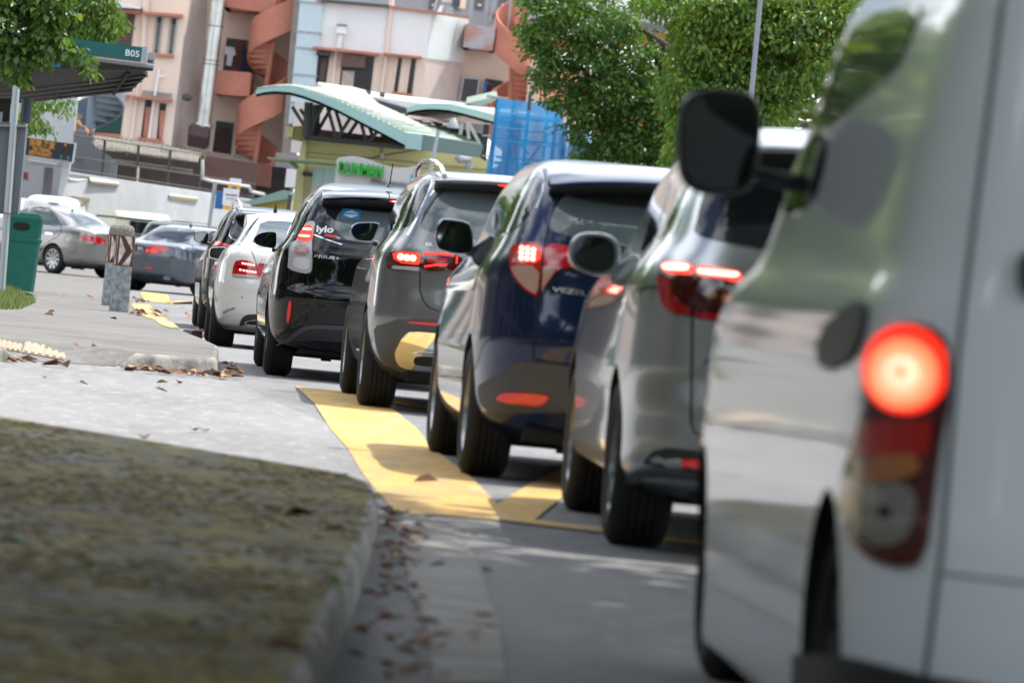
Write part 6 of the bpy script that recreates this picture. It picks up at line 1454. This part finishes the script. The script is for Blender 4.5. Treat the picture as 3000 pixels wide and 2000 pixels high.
def scaffold():
    D = 148.0
    t = thing('scaffold', 'scaffold wrapped in translucent blue netting between the market and the tree', 'scaffold', (P(1540, 700, D).x, D, -.18))
    m = mat('blue netting', (.02, .26, .58), .6)
    nt, lk = m.node_tree.nodes, m.node_tree.links; b = nt['Principled BSDF']; tr = nt.new('ShaderNodeBsdfTransparent'); tl = nt.new('ShaderNodeBsdfTranslucent'); tl.inputs['Color'].default_value = (.03, .34, .68, 1)
    m1, m2 = nt.new('ShaderNodeMixShader'), nt.new('ShaderNodeMixShader'); tcn = nt.new('ShaderNodeTexCoord'); nz = nt.new('ShaderNodeTexNoise'); nz.inputs['Scale'].default_value = .9; nz.inputs['Detail'].default_value = 3
    rr = nt.new('ShaderNodeMapRange'); rr.inputs['To Min'].default_value = .08; rr.inputs['To Max'].default_value = .28
    lk.new(tcn.outputs['Object'], nz.inputs['Vector']); lk.new(nz.outputs['Fac'], rr.inputs['Value'])
    m1.inputs['Fac'].default_value = .5; lk.new(b.outputs[0], m1.inputs[1]); lk.new(tl.outputs[0], m1.inputs[2]); lk.new(rr.outputs[0], m2.inputs['Fac']); lk.new(m1.outputs[0], m2.inputs[1]); lk.new(tr.outputs[0], m2.inputs[2]); lk.new(m2.outputs[0], nt['Material Output'].inputs['Surface'])
    A = lambda p, d=D: P(*T('A2', p)[0], d)
    def sheet_(c, name, mm, amp=.12):
        tl_, tr_, br_, bl_ = c; nu, nv = 22, 14; v, f = [], []
        for j in range(nv + 1):
            for i in range(nu + 1):
                u, w = i / nu, j / nv; p = tl_.lerp(tr_, u).lerp(bl_.lerp(br_, u), w); s = math.sin(u * 19 + w * 2) * amp * (.3 + .7 * math.sin(3.14 * w)) + noise.noise(p * .9) * amp
                v.append(p + Vector((0, s, 0)))
        for j in range(nv):
            for i in range(nu): a = j * (nu + 1) + i; f.append((a, a + 1, a + nu + 2, a + nu + 1))
        return obj(name, v, f, mm, t, 180, world_pts=True)
    sheet_((A((1545, 682)), A((2005, 722)), A((1968, 1330)), A((1448, 1300))), 'netting', m)
    sheet_((A((1545, 682)), A((1575, 676), D + 5), A((1490, 1300), D + 5), A((1448, 1300))), 'netting', m)
    tp = mat('blue and white tarpaulin', (.45, .58, .72), .5, c2=(.04, .22, .52), vs=1.6, det=4)
    sheet_((A((1975, 850), D + .5), A((2200, 900), D + .5), A((2190, 1300), D + .5), A((1960, 1300), D + .5)), 'tarpaulin', tp, .3)
    for X, dd in ((1548, .3), (1660, 2.6), (1768, .3), (1900, 2.6), (1960, .3)):
        a, b_ = T('A2', (X, 665 + (X - 1548) * .09), (X - 62, 1310)); bar('pole', a, b_, D + dd, .045, M_truss, t, 8)
    for y0 in (775, 880, 970, 1080): q = T('A2', (1535, y0), (1990, y0 + 42)); bar('ledger', q[0], q[1], D + .35, .035, M_gal, t, 6)
    for a, b_ in (((1530, 800), (1760, 1060)), ((1690, 700), (1600, 1150)), ((1920, 900), (1730, 1150))): q = T('A2', a, b_); bar('brace', q[0], q[1], D + 1.2, .03, M_gal, t, 6)
    q = T('A2', (1470, 662), (1620, 684)); bar('ledger', q[0], q[1], D - .2, .04, M_gal, t, 6); q = T('A2', (1770, 650), (1762, 760)); bar('pole', q[0], q[1], D - .1, .05, M_truss, t, 8)
    for i in range(3): slab('deck', T('A2', (1560 - i * 20, 790 + i * 160), (1980, 826 + i * 160), (1979, 838 + i * 160), (1560 - i * 20, 802 + i * 160)), D + .5, 2, mat('plank', (.35, .3, .22), .9), t)
scaffold()
def behind():
    t = thing('grey_building', 'grey office block with service ladders rising behind the pink block', 'building', (P(1500, 700, 250).x, 250, -.18))
    g = mat('grey render', (.34, .34, .37), .9, var=.06, vs=.2)
    S = lambda n, v, pts, d, th, m, par=None: slab(n, T(v, *pts), d, th, m, par or t)
    S('wall', 'A2', [(250, -1500), (2100, -1300), (1960, 700), (250, 600)], 250, 8, g)
    for X in (1080, 1240, 1395, 1560): w = S('window', 'A2', [(X, -20), (X + 60, -14), (X + 50, 70), (X - 10, 64)], 249.9, .2, mat('dull window', (.12, .12, .13), .4)); S('notice', 'A2', [(X + 15, 28), (X + 42, 30), (X + 40, 44), (X + 13, 42)], 249.8, .05, M_white, w)
    for X in (1020, 1130, 1370, 1480, 1530, 1650): q = T('A2', (X, -60), (X - 25, 260)); bar('ladder_rail', q[0], q[1], 249, .06, M_gal, t, 6)
    S('tile_ledge', 'A2', [(1490, 85), (1640, 98), (1636, 115), (1486, 102)], 248, 1, mat('clay tiles', (.45, .17, .09), .8, c2=(.28, .12, .08), vs=1.5)); S('ledge_wall', 'A2', [(1530, 112), (1625, 120), (1610, 200), (1520, 190)], 248.6, .8, M_pink)
    S('dark_pipe', 'A2', [(1100, -40), (1130, -40), (1122, 75), (1110, 75)], 248, .4, M_truss)
    t = thing('unseen_pale_block', 'unseen pale apartment block added left of the restaurant for reflections', 'apartment block', (-45, 206, -.18))  # unseen block added for the car sides to reflect
    mb = MB(); mb.box((-75, 204, -.3), (-24, 212, 19)); mb.build('wall', M_pink, t, world_pts=True)
    for i in range(9):
        for j in range(5): mb = MB(); mb.box((-72 + i * 5.4, 203.9, 1.4 + j * 3.5), (-69.5 + i * 5.4, 204.1, 3.2 + j * 3.5)); mb.build('window', M_dark, t, world_pts=True)
    t = thing('tiled_house', 'pale house with a clay tile roof half hidden behind the broad tree', 'house', (P(1700, 700, 195).x, 195, -.18))
    ti = mat('clay roof tiles', (.52, .20, .10), .8, c2=(.33, .13, .08), vs=2.5, bump=.5, bs=9)
    S('wall', 'RW', [(480, 560), (900, 640), (1900, 700), (1900, 1500), (380, 1500)], 196, 5, mat('cream pink wall', (.72, .55, .46), .9, var=.06, vs=.3))
    def roof(pts, d0, d1, mm=ti):
        a = T('RW', *pts); q = [P(*a[0], d1), P(*a[1], d1), P(*a[2], d0), P(*a[3], d0)]; mb = MB()
        n = 14
        for i in range(n):
            k0, k1 = i / n, (i + 1) / n
            r = [q[0].lerp(q[3], k0), q[1].lerp(q[2], k0), q[1].lerp(q[2], k1) + Vector((0, -.02, .05)), q[0].lerp(q[3], k1) + Vector((0, -.02, .05))]; mb.hexa(r + [p + Vector((0, .05, -.08)) for p in r])
        return mb.build('roof', mm, t, world_pts=True)
    roof([(640, 325), (960, 370), (1260, 560), (620, 440)], 190, 196); roof([(1480, 265), (1780, 320), (1700, 480), (1400, 380)], 190, 196)
    roof([(560, 600), (920, 640), (960, 760), (560, 720)], 188, 193, mat('pale roof tiles', (.80, .50, .38), .8, c2=(.66, .38, .27), vs=3)); roof([(560, 760), (900, 800), (930, 960), (560, 910)], 187, 191, mat('pale roof tiles'))
    t = thing('white_block', 'white flat roofed block with a dark window strip behind the trees', 'building', (P(1900, 700, 230).x, 230, -.18))
    S('wall', 'RW', [(1150, -200), (2700, 20), (2700, 500), (1150, 330)], 230, 6, M_white)
    S('lilac_grey_wall', 'RW', [(1200, 60), (1850, 160), (1850, 330), (1200, 240)], 229.6, .4, mat('lilac grey wall', (.50, .47, .50), .9)); S('window', 'RW', [(1500, 200), (1760, 240), (1750, 290), (1500, 250)], 229.4, .3, mat('dull window'))  # lilac grey wall section in front of the white wall
    t = thing('pink_wing', 'narrow pink building wing with tile edging seen between mirror and van', 'building', (P(2300, 700, 120).x, 120, -.18))
    slab('wall', T('B2', (560, 790), (960, 850), (900, 1900), (400, 1900)), 120, 3, mat('tan pink blocks', (.42, .34, .30), .9, var=.08, vs=.7), t)
    slab('eave', T('B2', (640, 735), (940, 775), (940, 800), (640, 768)), 119.5, 3, mat('clay tiles'), t)
    for y in (830, 1050, 1240, 1450): slab('joint', T('B2', (560, y), (900, y + 40), (900, y + 46), (560, y + 6)), 119.98, .05, mat('dark joint', (.16, .13, .12), .9), t)
    t = thing('wall_drum', 'white shallow drum fixed on the pink wing beside the van mirror', 'drum', P(*T('B2', (640, 930))[0], 118))
    p = P(*T('B2', (645, 930))[0], 118); mb = MB(); r = .36 * 118 / 60; mb.tube([p + Vector((0, 1.6, -.22)), p + Vector((0, 1.6, -.18)), p + Vector((0, 1.6, .2)), p + Vector((0, 1.6, .24))], [r * .8, r, r, r * .95], 24); mb.build('drum', mat('drum white', (.78, .79, .8), .5), t, smooth=40, world_pts=True)
behind()
# ================================================================ trees and leaves
def leafmat(name, c, c2, tr=.30):
    m = bpy.data.materials.new(name); m.use_nodes = True; n, l = m.node_tree.nodes, m.node_tree.links; b = n['Principled BSDF']
    g = n.new('ShaderNodeNewGeometry'); r = n.new('ShaderNodeValToRGB'); e = r.color_ramp.elements; e[0].color = (*c, 1); e[1].color = (*c2, 1)
    l.new(g.outputs['Random Per Island'], r.inputs['Fac']); l.new(r.outputs['Color'], b.inputs['Base Color'])
    b.inputs['Roughness'].default_value = .38; b.inputs['Specular IOR Level'].default_value = .5
    t = n.new('ShaderNodeBsdfTranslucent'); hs = n.new('ShaderNodeHueSaturation'); hs.inputs['Saturation'].default_value = 1.15; hs.inputs['Value'].default_value = 1.9; hs.inputs['Hue'].default_value = .485
    l.new(r.outputs['Color'], hs.inputs['Color']); l.new(hs.outputs['Color'], t.inputs['Color'])
    x = n.new('ShaderNodeMixShader'); x.inputs['Fac'].default_value = tr; l.new(b.outputs[0], x.inputs[1]); l.new(t.outputs[0], x.inputs[2]); l.new(x.outputs[0], n['Material Output'].inputs['Surface'])
    return m
L_dark = leafmat('leaf dark', (.035, .085, .018), (.07, .15, .025))
L_mid = leafmat('leaf mid', (.06, .135, .022), (.12, .22, .035))
L_yel = leafmat('leaf yellow green', (.12, .20, .025), (.25, .31, .04))
L_old = leafmat('leaf old', (.30, .10, .02), (.35, .20, .03))
M_bark = mat('bark', (.07, .058, .048), .9, var=.35, vs=4, bump=.8, bs=14)
def leaf(mb, p, ax, up, L, w, mi):
    """one folded leaf, p = stalk, ax = along, up = facing"""
    ax = ax.normalized(); sd = ax.cross(up).normalized() * w; up = sd.cross(ax).normalized()
    a, b = p + ax * L * .4, p + ax * L * .75 - up * L * .06
    mb.add([p, a + sd + up * w * .35, b + sd * .7 + up * w * .2, p + ax * L - up * L * .14, b - sd * .7 + up * w * .2, a - sd + up * w * .35], [(0, 1, 2, 3), (0, 3, 4, 5)], mi)
def rv(r): 
    while True:
        v = Vector((r.uniform(-1, 1), r.uniform(-1, 1), r.uniform(-1, 1)))
        if .05 < v.length < 1: return v
def crown(r, pts, n, d, dd, L, per, rad, mix, droop=.5, holes=(), wid=.3, twigs=None):
    """leaf clumps through the crown's volume, its outline given by pts"""
    x0, x1 = min(p[0] for p in pts), max(p[0] for p in pts); y0, y1 = min(p[1] for p in pts), max(p[1] for p in pts)
    mb = MB(); k = 0; tw = MB()
    while k < n:
        x, y = r.uniform(x0, x1), r.uniform(y0, y1)
        if not inside(pts, x, y) or any(inside(h, x, y) for h in holes): continue
        k += 1
        c = P(x, y, d + r.uniform(-dd, dd)); rr = rad * r.uniform(.6, 1.3); tone = r.random()
        cd = rv(r).normalized()
        if twigs: tw.tube([c - cd * rr, c + cd * rr * .6], .008, 4)
        for _ in range(int(per * r.uniform(.6, 1.3))):
            o = rv(r); p = c + Vector((o.x * rr, o.y * rr, o.z * rr * .6))
            ax = Vector((o.x, o.y, o.z * .5 - droop)) + rv(r) * .5; up = Vector((r.uniform(-.7, .7), r.uniform(-.7, .7), 1))
            t = tone * .6 + r.random() * .4; mi = 0
            for i, q in enumerate(mix):
                if t < q: mi = i; break
            if r.random() < .004: mi = 3
            s = L * r.uniform(.7, 1.25); leaf(mb, p, ax, up, s, s * wid, mi)
    return mb, tw
def tree(name, label, trunk, crowns, group=None):
    p0 = trunk[0][0][0]; t = thing(name, label, 'tree', p0, 0, group)
    mb = MB()
    for pts, rads in trunk: mb.tube(pts, rads, 10)
    cm, tm = MB(), MB()
    for a, b in crowns:
        cm.add(a.v, a.f); cm.m[-len(a.m):] = a.m
        if b.v: tm.add(b.v, b.f)
    cm.build('crown', [L_dark, L_mid, L_yel, L_old], t, world_pts=True)
    if tm.v: mb.add(tm.v, tm.f)
    mb.build('trunk', M_bark, t, smooth=60, world_pts=True)
    return t
r = random.Random(11)
W_ = lambda *p: T('RW', *p)
# broad dark tree in the middle
D1 = 122.0
o1 = W_((360, -80), (1220, -80), (1210, 90), (1330, 140), (1480, 260), (1640, 300), (1720, 420), (1760, 520), (1720, 700), (1760, 900), (1800, 1100), (1800, 1700), (1000, 1700), (880, 1420), (860, 1300), (830, 1150), (760, 1120), (700, 1180), (720, 1060), (640, 960), (600, 880), (540, 800), (520, 700), (570, 640), (610, 560), (500, 520), (450, 420), (400, 330), (330, 240), (420, 220), (560, 300), (610, 250), (560, 180), (440, 60))
holes = [W_((620, 330), (760, 330), (900, 370), (880, 450), (720, 420), (640, 400)), W_((600, 620), (700, 610), (760, 700), (640, 720)), W_((580, 800), (760, 790), (800, 850), (740, 930), (600, 900)), W_((820, 600), (900, 620), (920, 700), (860, 700)), W_((1480, 290), (1640, 320), (1680, 360), (1500, 340)), W_((1520, 560), (1600, 600), (1590, 680), (1520, 640)), W_((770, 1010), (900, 1000), (900, 1100), (800, 1120)), W_((1020, 460), (1150, 470), (1130, 520), (1040, 510))]
def b3(pts, d): return [P(*q, d) for q in W_(*pts)]
g0 = G(1960, 830)
tp = [Vector((P(1940, 640, D1).x - .2, D1, -.2))] + b3([(1660, 1400), (1680, 1000), (1690, 690), (1740, 430), (1830, 240), (1885, 0), (1900, -300)], D1)
tr_ = [(tp, [.28, .24, .2, .16, .13, .12, .10, .08])] + [(b3(q, D1 + o), [.08, .05, .02]) for q, o in (([(1690, 800), (1400, 560), (1000, 420)], .6), ([(1680, 950), (1300, 880), (900, 800)], -.6), ([(1680, 1050), (1350, 1150), (950, 1150)], .2), ([(1750, 430), (1400, 200), (900, 60)], -.5), ([(1700, 700), (1560, 300), (1300, 160)], .4))]
mixd = (.72, .95, 1.1)
c1 = crown(r, o1, 600, D1, 1.5, .13, 34, .30, mixd, .35, holes, .32)
ed = crown(r, W_((360, 210), (460, 330), (600, 480), (640, 440), (500, 280), (410, 220)), 26, D1 - .3, .4, .125, 22, .22, (.3, .85, 1.1), .3)
tree('broadleaf_tree', 'broad dark green tree reaching across the tiled house behind the blue netting', tr_, [c1, ed])
# light green tree to the right, nearer
D2 = 104.0
o2 = W_((1500, -120), (3800, -120), (3500, 300), (2900, 900), (2700, 1250), (2450, 1700), (1800, 1700), (1790, 1150), (1760, 900), (1700, 800), (1740, 640), (1830, 560), (1860, 480), (1830, 330), (1880, 200), (1870, 110), (1840, 40), (1760, 60), (1700, 130), (1600, 130), (1500, 60), (1480, 10), (1560, -60))
c2 = crown(r, o2, 1300, D2, 1.3, .125, 34, .30, (.22, .70, 1.1), .55, [W_((1850, 30), (1960, 10), (1970, 120), (1900, 140)), W_((1930, 560), (2000, 540), (2000, 640), (1940, 650))], .27)
base = Vector((P(2200, 700, D2).x, D2, -.18))
tree('broadleaf_tree', 'light green glossy tree filling the gap behind the grey lamp post', [([base, base + Vector((-.1, 0, 2)), P(2150, 250, D2), P(2050, 40, D2)], [.22, .18, .12, .07])], [c2])
# left: bamboo-leaved tree behind the shelter
D3 = 112.0
RT_ = lambda *p: T('RT', *p)
o3 = RT_((500, -80), (1235, -80), (1265, 60), (1290, 160), (1270, 230), (1300, 250), (1380, 270), (1440, 275), (1360, 330), (1250, 340), (1200, 440), (1080, 470), (820, 440), (560, 350))
c3 = crown(r, o3, 330, D3, 1.0, .13, 42, .26, (.35, .80, 1.1), .8, (), .16)
base = Vector((P(-220, 700, D3).x, D3, -.18))
t3 = [([base, base + Vector((0, 0, 2.5)), P(-150, 200, D3), P(230, 60, D3)], [.15, .12, .1, .06])]
o3b = RT_((150, 1180), (330, 1170), (420, 1150), (700, 1130), (800, 1150), (790, 1240), (740, 1290), (660, 1280), (600, 1230), (480, 1220), (400, 1260), (430, 1350), (520, 1440), (570, 1530), (520, 1545), (440, 1480), (380, 1440), (350, 1330), (300, 1540), (250, 1500), (210, 1300))
c3b = crown(r, o3b, 46, D3 - 12, .5, .11, 15, .17, (.25, .75, 1.1), .7, (), .2, True)
tree('feathery_tree', 'feathery narrow leaved tree behind the bus shelter, twigs hanging below its roof', t3, [c3, c3b])
# near branch hanging over the bus stop
D4 = 74.0
o4 = RT_((-250, -120), (780, -120), (820, 60), (800, 180), (700, 240), (600, 300), (640, 390), (740, 450), (860, 560), (990, 640), (1050, 700), (1080, 780), (1100, 840), (1040, 840), (950, 740), (850, 700), (720, 640), (640, 560), (560, 560), (520, 700), (400, 720), (300, 640), (240, 600), (240, 800), (260, 960), (200, 1000), (120, 940), (90, 800), (30, 720), (-60, 660), (-250, 640))
mb4, tw4 = MB(), MB()
c4 = crown(r, o4, 230, D4, .35, .12, 12, .14, (.62, .88, 1.1), .55, [RT_((600, 300), (640, 380), (560, 330))], .34, True)
base = Vector((P(-700, 700, D4).x, D4, .1))
t4 = [([base, base + Vector((.1, 0, 2.5)), P(-300, -200, D4), P(100, -60, D4)], [.22, .18, .12, .04]), ([P(-300, -100, D4), P(60, 60, D4), P(180, 130, D4), P(270, 205, D4)], [.05, .03, .014, .006]), ([P(-200, 0, D4), P(-40, 120, D4), P(50, 230, D4)], [.04, .02, .006])]
tree('roadside_tree', 'near leafy branch with round glossy leaves hanging over the bus stop pole', t4, [c4])
# street trees out of view: one shades the foreground, most added for reflections
def shade_tree(x, y, H, ctr, rad, n, label, s=.24, name='street_tree', lobe=None, tones=(0, 0, 0, 1)):
    t = thing(name, label, 'tree', (x, y, zg(y)), 0, 'street trees standing outside the frame')
    mb = MB(); mb.tube([(x, y, -.1), (x + (ctr[0] - x) * .1, y, 2), (x + (ctr[0] - x) * .4, y + (ctr[1] - y) * .4, H - .6)], [.32, .26, .16], 10)
    cm = MB(); rr = random.Random(int(x * 7 + y))
    for i in range(8):
        a = i * .8; mb.tube([(x + (ctr[0] - x) * .3, y + (ctr[1] - y) * .3, H - 1.4), (ctr[0] + math.cos(a) * rad[0] * .5, ctr[1] + math.sin(a) * rad[1] * .5, H + .3), (ctr[0] + math.cos(a) * rad[0] * .85, ctr[1] + math.sin(a) * rad[1] * .85, H + .8)], [.12, .07, .02], 6)
    mb.build('trunk', M_bark, t, smooth=60, world_pts=True)
    for i_ in range(n):
        if lobe and i_ % 5 == 0: ctr_, rad_ = lobe
        else: ctr_, rad_ = ctr, rad
        o = rv(rr); c = Vector((ctr_[0] + o.x * rad_[0], ctr_[1] + o.y * rad_[1], H + rad[2] * .6 + o.z * rad[2]))
        tn = rr.choice(tones)
        for _ in range(15):
            q = rv(rr) * .65; leaf(cm, c + q, rv(rr), Vector((rr.uniform(-.5, .5), rr.uniform(-.5, .5), 1)), s, s * .4, tn)
    cm.build('crown', [L_dark, L_mid, L_yel, L_old], t, world_pts=True)
shade_tree(-3.9, 16.5, 5.6, (1.2, 13.6), (6.2, 8.2, 1.6), 3200, 'leaning street tree whose crown shades the mossy pavement and the van', lobe=((.1, 22.6), (2.1, 3.4)))
shade_tree(-9, -9, 3.6, (-8, -9), (5.5, 5, 3.2), 520, 'unseen street tree added behind the viewpoint on the left for dark reflections', .42)  # unseen trees behind the viewpoint, added to darken reflections in the car rears
shade_tree(6.5, -16, 3.6, (6.5, -16), (6, 5, 3.4), 520, 'unseen street tree added behind the viewpoint on the right for dark reflections', .42)
shade_tree(-5.5, -6, 5.8, (1.5, -7), (8.5, 11, 1.7), 1500, 'unseen broad tree added overhead behind the viewpoint for its shade', .34)  # unseen canopy added to shade the road behind and darken reflections
shade_tree(0, -30, 4.2, (0, -30), (8, 5, 4), 560, 'unseen street tree added farthest behind the viewpoint for dark reflections', .5)
for k, (x, y) in enumerate(((-9.5, 6), (-10, 20), (-10.5, 34), (-12.5, 52), (13, 8), (13.5, 26), (14, 44))):  # unseen verge trees added as surroundings for the cars to reflect
    shade_tree(x, y, 3.4, (x, y), (3.8, 4.5, 3.0), 230, ('unseen street tree added on the left verge for dark reflections' if x < 0 else 'unseen street tree added on the far right verge for reflections'), .42)
for x, y, H in ((-22.5, 118, 5), (-18, 140, 6.5), (-29, 108, 5)):  # unseen tall trees added to fill the sky reflected in car sides
    shade_tree(x, y, H, (x, y), (4.6, 4.5, 5.2), 420, 'unseen tall street tree added left of the bus shelter for reflections', .5, tones=(0, 1, 1, 2))
for x, y in ((8.6, 112), (12.5, 120), (17.5, 112), (24, 124)):
    shade_tree(x, y, 2.2, (x, y), (3.6, 3.2, 4.2), 420, 'roadside tree right of the lamp post, hidden behind the van', .3, tones=(0, 1, 1, 2))
def shophouses(x0, x1, y0, y1, h, label):
    t = thing('unseen_shophouse_row', label, 'shophouses', ((x0 + x1) / 2, (y0 + y1) / 2, 0))
    mb = MB(); mb.box((x0, y0, -.3), (x1, y1, h)); mb.build('wall', mat('shophouse plaster', (.13, .115, .10), .9, var=.1, vs=.4), t, world_pts=True)  # plaster kept dark so the added rows reflect little light
    mb = MB(); mb.box((x0 - .5, y0 - .5, h), (x1 + .5, y1 + .5, h + .3)); mb.build('roof', mat('clay tiles'), t, world_pts=True)
    along_y = (y1 - y0) > (x1 - x0); n = int(max(y1 - y0, x1 - x0) / 4)
    for i in range(n):
        for z0, z1 in ((.2, 2.6), (3.6, 5.4)):
            mb = MB(); u = (y0 if along_y else x0) + 4 * i + .8
            if along_y: mb.box((x1 - .05, u, z0), (x1 + .06, u + 2.5, z1))
            else: mb.box((u, y1 - .05, z0), (u + 2.5, y1 + .06, z1))
            mb.build('window', M_dark, t, world_pts=True)
shophouses(-26, -17, -30, 66, 7.2, 'unseen row of plain shophouses added along the left side for dark reflections')  # unseen houses added to keep reflections in the cars dark
shophouses(-20, 24, -60, -48, 8.0, 'unseen row of plain shophouses added behind the viewpoint for dark reflections')
# fallen leaves
L_br = [mat('dead leaf dark', (.085, .025, .018), .7), mat('dead leaf brown', (.20, .09, .045), .75), mat('dead leaf pink', (.36, .20, .17), .7), mat('dead leaf tan', (.38, .26, .14), .8)]
def fallen(mb, g, L, rr, mi):
    a = rr.uniform(0, 6.28); ax = Vector((math.cos(a), math.sin(a), rr.uniform(-.1, .25))); k = len(mb.v)
    leaf(mb, g + Vector((0, 0, .006)), ax, Vector((rr.uniform(-.5, .5), rr.uniform(-.5, .5), 1)), L, L * .3, mi)
    lo = min(v.z for v in mb.v[k:]); 
    for v in mb.v[k:]: v.z += g.z + .004 - lo
rr = random.Random(21)
def one(v, p, up, L, label, mi, n=1):
    g = G(*T(v, p)[0], up); mb = MB()
    for _ in range(n): fallen(mb, g + Vector((rr.uniform(-.03, .03) * (n > 1), rr.uniform(-.03, .03) * (n > 1), 0)), L, rr, mi)
    t = thing('fallen_leaf', label, 'fallen leaf', g, 0, 'single leaves fallen on the pavements'); mb.build('leaf', L_br[mi], t, world_pts=True)
one('R1', (705, 1470), .01, .17, 'large dark curled dead leaf at the foot of the tiled ramp', 0, 3)
one('R1', (500, 870), .125, .16, 'lone brown leaf on the bare pavement before the bollards', 1)
one('R1', (265, 655), .13, .20, 'dark red dead leaf at the edge of the grass by the bin', 0, 2)
one('R1', (1000, 678), .13, .20, 'pink dead leaf on the pavement left of the bollards', 2)
one('R1', (715, 665), .13, .18, 'pale purple leaf on the shaded strip behind the grass', 2)
one('R1', (760, 605), .05, .22, 'yellowish crumpled leaf on the far tactile tiles', 3, 2)
one('B5', (925, 258), .01, .10, 'dark leaf on the pale side road at the mossy pavement edge', 0, 2)
one('B5', (1320, 640), .135, .11, 'large red brown leaf on the moss near the pavement corner', 0, 3)
one('B5', (1455, 705), .135, .09, 'smaller brown leaf beside the large one on the moss', 1, 2)
one('B5', (660, 298), .135, .10, 'orange brown leaf on the far mossy edge', 1, 1)
one('B5', (1380, 1270), .135, .07, 'dark leaf on the moss lowest in the frame', 0, 2)
one('B5', (1215, 985), .135, .06, 'small black leaf in the middle of the moss', 0, 1)
one('B5', (2015, 500), .012, .12, 'brown leaf on the yellow road paint', 1, 1)
g = G(*T('B5', (1555, 965))[0], .135); t = thing('fallen_leaf', 'green leaf on the moss beside the kerb edge', 'fallen leaf', g, 0, 'single leaves fallen on the pavements'); mb = MB(); fallen(mb, g, .09, rr, 0); fallen(mb, g + Vector((.03, 0, 0)), .08, rr, 0); mb.build('leaf', L_mid, t, world_pts=True)
g = G(*T('B5', (120, 775))[0], .135); t = thing('fallen_leaf', 'pale green leaf at the left of the moss', 'fallen leaf', g, 0, 'single leaves fallen on the pavements'); mb = MB(); fallen(mb, g, .09, rr, 0); mb.build('leaf', mat('pale leaf', (.22, .33, .22), .6), t, world_pts=True)
lit = MB()
def scatter(v, poly, n, up, L):
    ring = [tuple(G(*q, up)[:2]) for q in T(v, *poly)]; x0, x1 = min(p[0] for p in ring), max(p[0] for p in ring); y0, y1 = min(p[1] for p in ring), max(p[1] for p in ring); k = 0; tries = 0
    while k < n and tries < n * 60:
        tries += 1; x, y = rr.uniform(x0, x1), rr.uniform(y0, y1)
        if inside(ring, x, y): k += 1; fallen(lit, Vector((x, y, zg(y) + up + rr.uniform(0, .02))), L * rr.uniform(.6, 1.2), rr, rr.choice((0, 1, 1, 1, 2, 3)))
scatter('B5', [(1770, 640), (1900, 640), (1960, 800), (1880, 960), (1980, 1180), (2000, 1420), (1640, 1420), (1700, 1100)], 120, .008, .06)
scatter('B5', [(1900, 680), (2300, 760), (2340, 1300), (1980, 1300)], 16, .012, .07)
scatter('A3', [(830, 1370), (1000, 1370), (1400, 1410), (1640, 1420), (1640, 1445), (1300, 1425), (900, 1390)], 70, .006, .12)
scatter('A3', [(1530, 1340), (1640, 1350), (1660, 1400), (1540, 1410)], 16, .006, .10)
scatter('A3', [(1320, 1110), (1380, 1100), (1440, 1160), (1330, 1160)], 26, .006, .13)
scatter('A3', [(890, 880), (1000, 890), (1010, 915), (920, 920)], 22, .006, .13)
scatter('A3', [(900, 970), (1020, 960), (1160, 1010), (1030, 1010), (920, 1000)], 18, .13, .14)
scatter('A3', [(0, 1300), (200, 1310), (150, 1330), (0, 1325)], 14, .006, .1)
scatter('A3', [(250, 900), (700, 1000), (1300, 1180), (300, 1250), (20, 1100)], 4, .127, .1)
scatter('A3', [(0, 1400), (1200, 1450), (2000, 1560), (600, 1560)], 6, .008, .09)
scatter('A3', [(1000, 940), (1300, 960), (1300, 1050), (1150, 990)], 8, .006, .12)
tag(lit.build('leaf_litter', L_br), kind='stuff')

# moss cushions on the near pavement
def moss():
    mb = MB(); q = random.Random(8)
    for _ in range(12000):
        y = 9.8 + 15.4 * q.random() ** 1.25; x = q.uniform(-.105 * y - .3, -.43 if y < 20.5 else -.43 - (y - 20.5) * .12)
        if y > 24.9 - (x + 2.35) * 1.6: continue
        f = noise.noise(Vector((x * 1.1, y * .8, 3))) + .5 * noise.noise(Vector((x * 4, y * 3, 1)))
        if f < q.uniform(-.35, .25): continue
        r = q.uniform(.007, .026); h = r * q.uniform(.15, .34); a = q.uniform(0, 6.28); n = 6
        ring = lambda k, z: [Vector((x + math.cos(a + 6.2832 * i / n) * r * k * q.uniform(.8, 1.2), y + math.sin(a + 6.2832 * i / n) * r * k * q.uniform(.8, 1.2), .134 + z)) for i in range(n)]
        mb.loft([ring(1, 0), ring(.75, h * .75), ring(.25, h)], q.choice((0, 0, 0, 1, 1, 2, 3)), True)
    tag(mb.build('moss', [mat('moss olive', (.15, .135, .045), .95), mat('moss brown', (.14, .10, .05), .95), mat('moss yellow', (.24, .21, .07), .95), mat('moss dark', (.085, .07, .035), .95)], smooth=180), kind='stuff')
moss()
